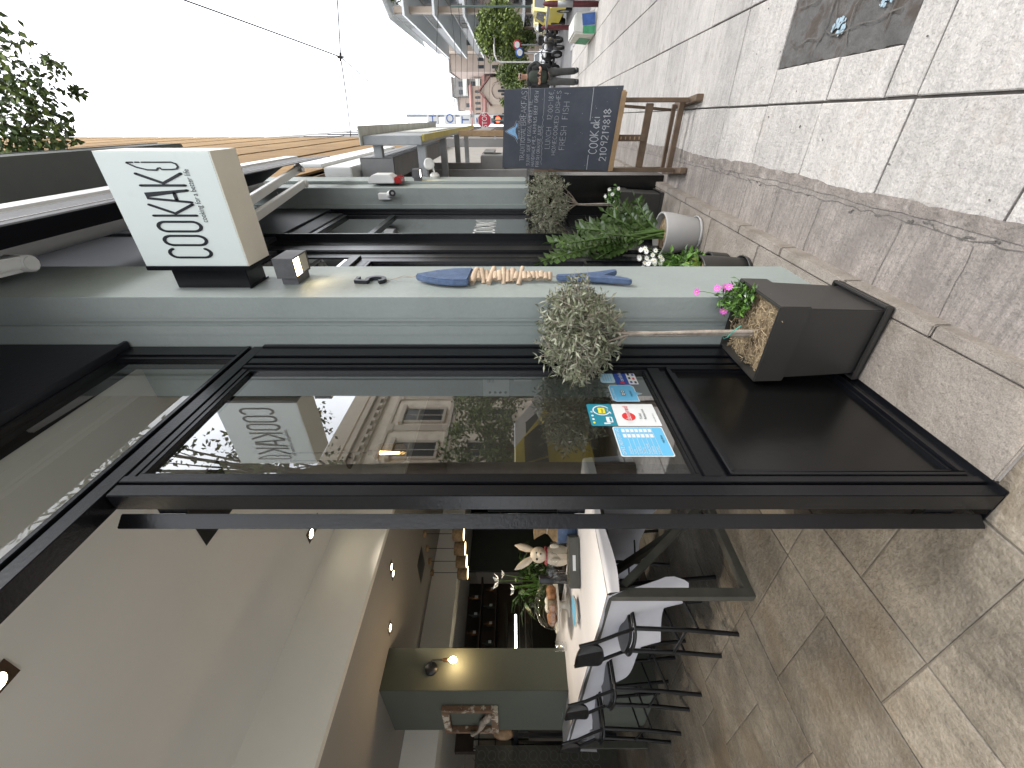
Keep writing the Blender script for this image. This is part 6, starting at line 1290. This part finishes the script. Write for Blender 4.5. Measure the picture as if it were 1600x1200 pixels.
# bollards with rail, painted block
def PGp(x, y, o=0):
    d = ray(x, y); t_ = (.005 - CH) / (d.z + SL * d.y); return Vector((d.x * t_, d.y * t_, CH + d.z * t_))
p = PGp(935, 6); 
for i, q in enumerate((p, Vector((1.86, 13.2, zg(13.2))))):
    t = thing('bollard', q, 'maroon bollard nearer the camera at the kerb' if i == 0 else 'maroon bollard just behind the painted block', 'bollard', 'maroon bollards on the kerb'); b = MB(); b.lathe([(0, 0), (.05, 0), (.05, .95), (.035, 1.05), (0, 1.1)], q, 14); b.build('post', M['bur'], t)
    if i == 0: b = MB(); b.lathe([(.0505, .5), (.0515, .5), (.0515, .8), (.0505, .8)], q, 14); b.build('band', M['metal'], t)
b = MB(); b.tube([p + Vector((0, 0.02, .97)), Vector((1.86, 13.2, zg(13.2) + .97))], .03, 10); b.build('handrail', M['metal'], None, 'pale metal rail joining the two maroon bollards', 'rail')
b1 = PGp(924, 16); t = thing('painted_block', b1, 'white concrete block painted green and blue beside the bollard', 'block')
b = MB(); vs = []; random.seed(80)
y0, y1 = 10.9, 12.3; x0, x1 = 1.42, 1.80
b.hexa([(x0, y0, zg(y0)), (x1, y0, zg(y0)), (x1, y1, zg(y1)), (x0, y1, zg(y1)), (x0 + .03, y0 + .03, zg(y0) + .44), (x1 - .03, y0 + .03, zg(y0) + .44), (x1 - .03, y1 - .03, zg(y1) + .47), (x0 + .03, y1 - .03, zg(y1) + .47)]); b.build('block', M['whitew'], t, bevel=.03)
b = MB()
b.face([(x0 - .002, y1 - .05, zg(y0) + .0), (x0 - .002, y0 + .5, zg(y0) + .02), (x0 + .016, y0 + .5, zg(y0) + .26), (x0 + .016, y1 - .05, zg(y0) + .26)]); b.build('green_patch', M['gpaint'], t); b = MB(); b.face([(x0 + .02, y0 - .003, zg(y0) + .02), (x0 + .15, y0 - .003, zg(y0) + .02), (x0 + .15, y0 + .014, zg(y0) + .26), (x0 + .03, y0 + .014, zg(y0) + .26)]); b.build('green_patch', M['gpaint'], t)
b = MB(); b.face([(x0 + .16, y0 - .003, zg(y0) + .03), (x1 - .03, y0 - .003, zg(y0) + .04), (x1 - .05, y0 + .017, zg(y0) + .3), (x0 + .15, y0 + .016, zg(y0) + .27)]); b.build('blue_patch', M['blue'], t)
p = PY(790, 97, 33)
t = thing('street_lamp', (p.x, 33, zg(33)), 'thin white curved lamp post rising behind the parked scooters', 'street lamp'); b = MB(); b.tube([(p.x, 33, zg(33)), (p.x, 33, 1.9), (p.x + .08, 33, 2.15), (p.x + .4, 33, 2.3), (p.x + .9, 33, 2.32)], .045, 8); b.build('post', M['white'], t); b = MB(); b.box(p.x + .85, p.x + 1.2, 32.9, 33.1, 2.26, 2.34); b.build('lamp_head', M['metal'], t, bevel=.02)
for i, (x, y, Y, lb_, m) in enumerate(((812, 82, 38, 'small round blue traffic sign behind the scooters', M['blue']), (808, 70, 40, 'small red rimmed traffic sign beside the blue one', M['red']))):
    p = PY(x, y, Y); t = thing('traffic_sign', (p.x, Y, zg(Y)), lb_, 'sign'); b = MB(); b.lathe([(0, .02), (.3, .02), (.3, 0), (0, 0)], p, 20, 0, (0, -1, 0)); b.build('sign_disc', m, t); b = MB(); b.lathe([(0, .024), (.2, .024)], p, 16, 0, (0, -1, 0)); b.build('sign_centre', M['white'], t); b = MB(); b.tube([(p.x, Y + .05, zg(Y)), (p.x, Y + .05, p.z + .3)], .035, 8); b.build('post', M['metal'], t)
p = PY(757, 10, 36)
t = thing('utility_pole', (p.x, 36, zg(36)), 'dark green pole standing in front of the balconied block', 'pole'); b = MB(); b.tube([(p.x, 36, zg(36)), (p.x, 36, 5.2)], .06, 10); b.build('post', M['pole'], t)
# ================================================================== FAR BUILDINGS
random.seed(90)
def windows(t, plane, rows_, cols_, m=None, frame=True, s=1):
    """plane: function (u, v, off)->Vector ; rows: [(z0,z1)], cols: [(u0,u1)]"""
    for (z0, z1) in rows_:
        for (u0, u1) in cols_:
            b = MB(); P = [plane(u0, z0, .0), plane(u1, z0, .0), plane(u1, z1, .0), plane(u0, z1, .0)]; Q = [plane(u0, z0, .05), plane(u1, z0, .05), plane(u1, z1, .05), plane(u0, z1, .05)]
            b.hexa(P + Q); b.build('window', m or M['win'], t)
# right-hand apartment block with balconies
ab = thing('apartment_block', (14, 62, zg(62)), 'grey apartment block with long white edged balconies, tallest on the right', 'building')
b = MB(); b.box(11.4, 26, 54, 92, zg(92), 13.2); b.build('wall', M['conc'], ab)
b = MB(); b.box(9.2, 9.7, 57.0, 57.8, zg(57), 13.5); b.build('pier', M['pinkb'], ab)
for z in (-.1, 2.9, 5.9, 8.9, 11.9):
    b = MB(); b.box(8.6, 11.39, 54.5, 90, z, z + .22); b.build('balcony_slab', M['lgrey'], ab)
    b = MB(); b.box(8.62, 8.68, 54.5, 90, z + 1.05, z + 1.12)
    for k in range(44): b.box(8.63, 8.67, 54.6 + k * .8, 54.66 + k * .8, z + .22, z + 1.05)
    b.build('balcony_rail', M['rail'], ab)
    b = MB(); b.box(8.64, 8.66, 62, 84, z + .25, z + 1.0); b.build('balcony_panel', M['acgrey'], ab)
windows(ab, lambda u, z, o: Vector((11.39 - o, u, z)), [(z + .3, z + 2.5) for z in (-.1, 2.9, 5.9, 8.9)], [(56 + k * 3.6, 58 + k * 3.6) for k in range(9)])
windows(ab, lambda u, z, o: Vector((u, 53.99 - o, z)), [(z + .8, z + 2.2) for z in (-.1, 2.9, 5.9, 8.9)], [(12.5 + k * 3, 14 + k * 3) for k in range(4)])
b = MB(); b.hexa([(8.3, 54.5, 13.4), (11.4, 54.5, 14.6), (11.4, 75, 14.6), (8.3, 75, 13.4), (8.3, 54.5, 13.5), (11.4, 54.5, 14.7), (11.4, 75, 14.7), (8.3, 75, 13.5)]); b.build('awning', M['lgrey'], ab)
def leafy_mass(name, label, cat, c, r, n, ls, mats, trunk=True, tr=.15, zb=None, group=None, seed=1, sq=(1, 1, 1), clumps=18, fixed=None):
    random.seed(seed); c = Vector(c); zb = zg(c.y) - .1 if zb is None else zb; t = thing(name, (c.x, c.y, zb), label, cat, group)
    cl = fixed or []
    while len(cl) < clumps:
        p = Vector((random.uniform(-1, 1), random.uniform(-1, 1), random.uniform(-1, 1)))
        if .3 < p.length < 1: cl.append((c + Vector((p.x * r * sq[0], p.y * r * sq[1], p.z * r * sq[2])), r * random.uniform(.22, .42)))
    if trunk:
        b = MB(); b.tube([(c.x, c.y, zb), (c.x + .05 * r, c.y, zb + (c.z - zb) * .45), (c.x, c.y, c.z - r * .3)], [tr, tr * .75, tr * .5], 10); 
        for p, q in cl[::2]: b.tube([(c.x, c.y, c.z - r * .5 * sq[2]), Vector((c.x, c.y, c.z - r * .3 * sq[2])).lerp(p, .5), p], [tr * .35, tr * .2, tr * .06], 6)
        b.build('trunk', M['trunk'], t)
    lf = MB()
    for k in range(n):
        p, q = random.choice(cl); d = Vector((random.gauss(0, 1), random.gauss(0, 1), random.gauss(0, 1))).normalized(); pos = p + d * q * random.random() ** .4
        lf.leaf(pos, Vector((random.gauss(0, 1), random.gauss(0, 1), random.gauss(-.3, .7))), ls * random.uniform(.7, 1.3), ls * .5, 0 if random.random() < .65 else 1, bend=.15)
    lf.build('crown', mats, t); return t
leafy_mass('balcony_climber', 'green creeper spilling over the roof edge of the tallest right hand block', 'plant', (11.5, 60, 14.2), 1.5, 700, .35, [M['treeleaf'], M['treeleaf2']], trunk=False, zb=13, seed=4, sq=(.6, 2.2, .5))
def block(label, x0, x1, y0, y1, h, m, rows_, cols_, name='far_building', roof=None, inset=.0):
    t = thing(name, ((x0 + x1) / 2, y0, zg(y0)), label, 'building'); b = MB(); b.box(x0, x1, y0, y1, zg(y1) - 1, h); b.build('wall', m, t)
    windows(t, lambda u, z, o: Vector((u, y0 - .01 - o, z)), rows_, cols_)
    b = MB(); b.box(x0 - .15, x1 + .15, y0 - .2, y1, h + .005, h + .3); b.build('parapet', M['conc'] if roof is None else roof, t)
    return t
block('plain salmon building behind the willow like tree', 9.8, 17, 92, 110, 13.4, M['pinkb'], [(1.5 + 2.2 * k, 2.5 + 2.2 * k) for k in range(4)], [(10.6 + 2 * k, 11.3 + 2 * k) for k in range(3)])
block('beige building with small dark windows left of the salmon one', 7.2, 9.75, 96, 112, 12.6, M['beigeb'], [(1.2 + 2.6 * k, 2.3 + 2.6 * k) for k in range(3)], [(7.7, 8.2), (8.8, 9.3)])
t = block('concrete block with rows of balconies behind the church roof', 4.3, 8.0, 120, 135, 15.2, M['conc'], [(3 + 3 * k, 4.8 + 3 * k) for k in range(4)], [(4.7, 5.6), (6.2, 7.2)])
for k in range(4): b = MB(); b.box(4.4, 7.8, 118.8, 119.9, 2.7 + 3 * k, 2.9 + 3 * k); b.box(4.4, 7.8, 118.8, 118.9, 2.9 + 3 * k, 3.7 + 3 * k); b.build('balcony', M['whitew'], t)
block('narrow tan building between the concrete block and the hotel sign', 1.6, 4.2, 122, 135, 14.2, M['beigeb'], [(5 + 3 * k, 6.4 + 3 * k) for k in range(3)], [(2.2, 3.0)])
t = thing('rooftop_antennas', (3.2, 124, 14.6), 'white rooftop cabinets and antennas above the tan building', 'antenna')
b = MB(); b.box(2.4, 3.2, 124, 125, 14.51, 16.6); b.box(3.4, 4.0, 124, 125, 14.51, 15.8); b.tube([(3.3, 124, 14.5), (3.3, 124, 18)], .08, 6); b.bar((2.7, 124, 17), (3.9, 124, 17), .08, .08); b.build('cabinet', M['white'], t)
# church
chh = thing('church', (3.5, 100, zg(100)), 'salmon church with red tiled roofs and arched windows at the end of the street', 'church')
b = MB(); b.box(-1.2, 7.0, 101, 118, zg(118), 6.4); b.build('nave_wall', M['pinkb'], chh)
b = MB(); b.prism([(2.3, 99.2, zg(100)), (6.6, 99.2, zg(100)), (6.6, 99.2, 5.4), (4.45, 99.2, 7.4), (2.3, 99.2, 5.4)], (0, 1.79, 0)); b.build('gable_front', M['pinkb'], chh)
b = MB(); b.prism([(2.0, 98.8, 5.3), (4.45, 98.8, 7.55), (6.9, 98.8, 5.3), (6.9, 98.8, 5.55), (4.45, 98.8, 7.85), (2.0, 98.8, 5.55)], (0, 2.2, 0)); b.build('roof', M['rooft'], chh)
b = MB(); b.prism([(-1.5, 100.8, 6.41), (7.2, 100.8, 6.41), (7.2, 106, 7.3), (-1.5, 106, 7.3)], (0, 0, .25)); b.build('roof', M['rooft'], chh)
b = MB(); b.box(-1.2, 5.6, 106, 112, 6.4, 9.6); b.build('clerestory', M['pinkb'], chh); b = MB(); b.prism([(-1.5, 105.6, 9.61), (5.9, 105.6, 9.61), (5.9, 112, 10.5), (-1.5, 112, 10.5)], (0, 0, .25)); b.build('roof', M['rooft'], chh)
for k in range(6):
    b = MB(); x = -.6 + k * 1.0; P = [(x, 105.97, 7.9), (x + .45, 105.97, 7.9)] + [(x + .225 + .225 * math.cos(a), 105.97, 8.8 + .225 * math.sin(a)) for a in [R_(20 * q) for q in range(10)]]; b.prism(P, (0, -.06, 0)); b.build('window', M['win'], chh)
for (x, z0, wd_, h) in ((3.9, .8, .35, 2.4), (4.45, .8, .4, 3.0), (5.0, .8, .35, 2.4), (.6, 1.2, .5, 1.8), (-.4, 1.2, .4, 1.5)):
    b = MB(); yy = 99.15 if x > 2.3 else 100.95; P = [(x - wd_ / 2, yy, z0), (x + wd_ / 2, yy, z0)] + [(x + wd_ / 2 * math.cos(a), yy, z0 + h + wd_ / 2 * math.sin(a)) for a in [R_(18 * q) for q in range(11)]]; b.prism(P, (0, -.06, 0)); b.build('window', M['win'], chh)
b = MB(); P = [(4.45 + 1.35 * math.cos(a), 99.12, 3.9 + 1.35 * math.sin(a)) for a in [R_(12 * q) for q in range(16)]]; b.tube([(5.8, 99.15, .3)] + P + [(3.1, 99.15, .3)], .14, 8); b.build('arch_moulding', M['beigeb'], chh)
# trees down the street
leafy_mass('willow_tree', 'drooping bright green tree in front of the balconied block', 'tree', (6.9, 50, 2.2), 2.2, 6500, .34, [M['treeleaf2'], M['treeleaf']], seed=11, sq=(.8, .9, 1.0), clumps=44, group='street trees down the road')
leafy_mass('street_tree', 'rounded green tree in front of the church', 'tree', (5.4, 72, .9), 2.5, 4200, .42, [M['treeleaf2'], M['treeleaf']], seed=12, sq=(.9, .9, .8), clumps=36, group='street trees down the road')
leafy_mass('street_tree', 'smaller green tree just above the chalkboard top', 'tree', (2.6, 74, .6), 2.0, 3000, .42, [M['treeleaf2'], M['treeleaf']], seed=13, clumps=30, group='street trees down the road')
leafy_mass('street_tree', 'green tree rising behind the parked motorbikes', 'tree', (7.6, 64, .6), 2.3, 3600, .4, [M['treeleaf2'], M['treeleaf']], seed=15, clumps=34, group='street trees down the road')
# tree by the kerb, branches hanging into the top corner
leafy_mass('kerb_tree', 'leafy branches hanging into the top corner above the sign', 'tree', (.9, 3.55, 5.75), 1.35, 5200, .075, [M['treeleaf'], M['treeleaf2']], tr=.13, seed=16, zb=zg(3.5), clumps=46, sq=(1, 1.0, .8)) if False else None
random.seed(16)
kt = thing('kerb_tree', (1.72, 3.3, zg(3.3) - .01), 'leafy tree whose branches hang into the corner above the white sign', 'tree')
cl = []
for k in range(64):
    p = Vector((random.uniform(-1, 1), random.uniform(-1, 1), random.uniform(-1, 1)))
    if p.length > 1: continue
    cl.append((Vector((1.7 + p.x * 1.1, 2.5 + p.y * 1.1, 5.2 + p.z * 1.0)), random.uniform(.2, .4)))
for k in range(26): cl.append((Vector((random.uniform(1.3, 2.3), random.uniform(2.5, 4.4), random.uniform(3.5, 5.0))), random.uniform(.2, .35)))
for (x, y, yy, rr) in ((10, 110, 4.1, .3), (25, 150, 4.2, .3), (10, 200, 4.0, .3), (45, 185, 4.3, .22), (75, 180, 4.3, .15), (95, 222, 4.1, .13), (60, 215, 4.1, .2), (20, 232, 4.0, .2), (80, 100, 4.4, .10), (-30, 150, 4, .4), (-40, 60, 4, .35), (118, 145, 4.4, .06), (100, 205, 4.2, .10), (-40, 220, 3.9, .3), (60, 140, 4.3, .15)):
    cl.append((PY(x, y, yy), rr))
b = MB(); b.tube([(1.72, 3.3, zg(3.3)), (1.68, 3.3, 1.6), (1.6, 3.2, 3.2), (1.6, 2.8, 4.6)], [.12, .09, .075, .05], 12)
for i, (p, q) in enumerate(cl):
    pv = i >= len(cl) - 15; s0 = (p + Vector((.35, -.3, .35))) if pv else Vector((1.6, 3.2, 3.1 + (i % 6) * .25)); m_ = s0.lerp(p, .5) + Vector((0, 0, .03 if pv else .15)); b.tube([s0, m_, p], [.006, .004, .002] if pv else [.016, .010, .004], 6)
b.build('trunk', M['trunk'], kt)
lf = MB()
for k in range(8200):
    p, q = random.choice(cl) if random.random() < .7 else cl[-random.randint(1, 15)]; d = Vector((random.gauss(0, 1), random.gauss(0, 1), random.gauss(0, 1))).normalized(); pos = p + d * q * random.random() ** .5
    if random.random() < (.35 if q > .17 else .8) and p in [c[0] for c in cl[-15:]]: continue
    L = random.uniform(.045, .078); lf.leaf(pos, Vector((random.gauss(0, 1), random.gauss(0, 1), random.gauss(-.5, .7))), L, L * .55, 0 if random.random() < .7 else 1, bend=.15)
lf.build('crown', [M['treeleaf'], M['treeleaf2']], kt)
# ================================================================== OPPOSITE SIDE (seen in the window reflection)
random.seed(100)
ne = thing('neoclassical_building', (18, 17, -1.5), 'cream neoclassical building across the road reflected in the window', 'building')
b = MB(); b.box(17, 30, -12, 42, -2.5, 12.4); b.build('wall', M['neo'], ne)
b = MB()
for z, pr, h in ((11.6, .7, .35), (11.2, .45, .38), (10.9, .25, .28), (5.6, .25, .22), (5.35, .15, .2), (12.4, .2, 1.1), (9.9, .12, .18)): b.box(17 - pr, 17.001, -12, 42, z, z + h)
for k in range(60): b.box(16.5, 16.999, -11.8 + k * .9, -11.5 + k * .9, 10.95, 11.19)
b.build('cornice', M['neod'], ne)
for k in range(14):
    y = -10.5 + k * 3.8
    b = MB(); b.box(16.86, 16.999, y - 1.05, y - .5, -1.2, 5.3); b.box(16.86, 16.999, y - 1.05, y - .5, 5.85, 9.6); b.box(16.8, 16.999, y - 1.15, y - .4, 9.61, 9.88); b.build('pilaster', M['neod'], ne)
    for (z0, z1) in ((6.3, 9.1), (1.2, 4.2)):
        yy = y + .75; b = MB(); b.box(16.93, 16.999, yy - .7, yy + .7, z0, z1); w0 = b.build('window', M['win'], ne)
        b = MB(); b.box(16.84, 16.999, yy - .9, yy - .705, z0, z1); b.box(16.84, 16.999, yy + .705, yy + .9, z0, z1); b.box(16.7, 16.999, yy - 1.05, yy + 1.05, z1 + .001, z1 + .3); b.box(16.8, 16.999, yy - .9, yy + .9, z0 - .2, z0 - .001); b.box(16.9, 16.929, yy - .03, yy + .03, z0, z1); b.box(16.9, 16.929, yy - .7, yy + .7, z0 + 1.8, z0 + 1.87); b.build('window_surround', M['neod'], w0)
for i, (x, y, z, r, lb_) in enumerate(((9.5, 7.0, 6.8, 2.7, 'large street tree across the road reflected beside the sign'), (10.5, 13.5, 2.4, 1.7, 'low street tree across the road in front of the cream building'), (11, 18.5, 2.6, 1.9, 'dark street tree across the road further along'))):
    leafy_mass('street_tree', lb_, 'tree', (x, y, z), r, 5200 if i == 0 else 3000, .2, [M['treeleaf'], M['treeleaf2']], seed=30 + i, group='street trees across the road', tr=.2, clumps=30)
b = MB(); b.box(12.2, 17, -14, 60, -3.2, -.75)
b.build('far_pavement', M['kerb'], kind='structure')
# ================================================================== CABLES
def cable(label, pts, r=.016):
    b = MB(); P = []
    for i in range(len(pts) - 1):
        a, c = Vector(pts[i]), Vector(pts[i + 1])
        for k in range(12): s = k / 12; P.append(a.lerp(c, s) - Vector((0, 0, .04 * (c - a).length / 8 * 4 * s * (1 - s))))
    P.append(Vector(pts[-1])); b.tube(P, r, 5); b.build('overhead_cable', M['cable'], None, label, 'cable', 'overhead cables')
J = PY(532, 89, 14); 
cable('overhead cable falling from the top edge to the knot of wires', [PY(230, -25, 11), PY(288, 0, 11.2), J], .015)
cable('overhead cable running from the knot of wires down to the canopy', [J, PY(600, 150, 20), PY(640, 193, 30)], .013)
cable('nearly level cable from the knot to the right edge', [PY(524, -40, 14), J]); cable('cable from the knot to the marble building corner', [J, PY(548, 213, 17.2)])
cable('thin cable higher over the street left of the far blocks', [PY(686, -30, 40), PY(676, 190, 40)], .02)
t = thing('cable_joint', J, 'small dark insulator joint where the overhead cables meet', 'insulator'); b = MB(); b.tube([J + RT * -.10 + Vector((0, 0, .0)), J + RT * .10], [.03, .035], 8); b.tube([J + Vector((0, 0, -.09)), J + Vector((0, 0, .08))], [.02, .03], 8); b.build('insulator', M['cable'], t)
for i in range(7):
    a = PY(700 + i * 14, -20, 50 + i); c = PY(708 + i * 9, 175, 84); cable(['cable in the tangled bundle crossing the balconied block'][0], [a, PY(712 + i * 9, 90, 60), c], .03)
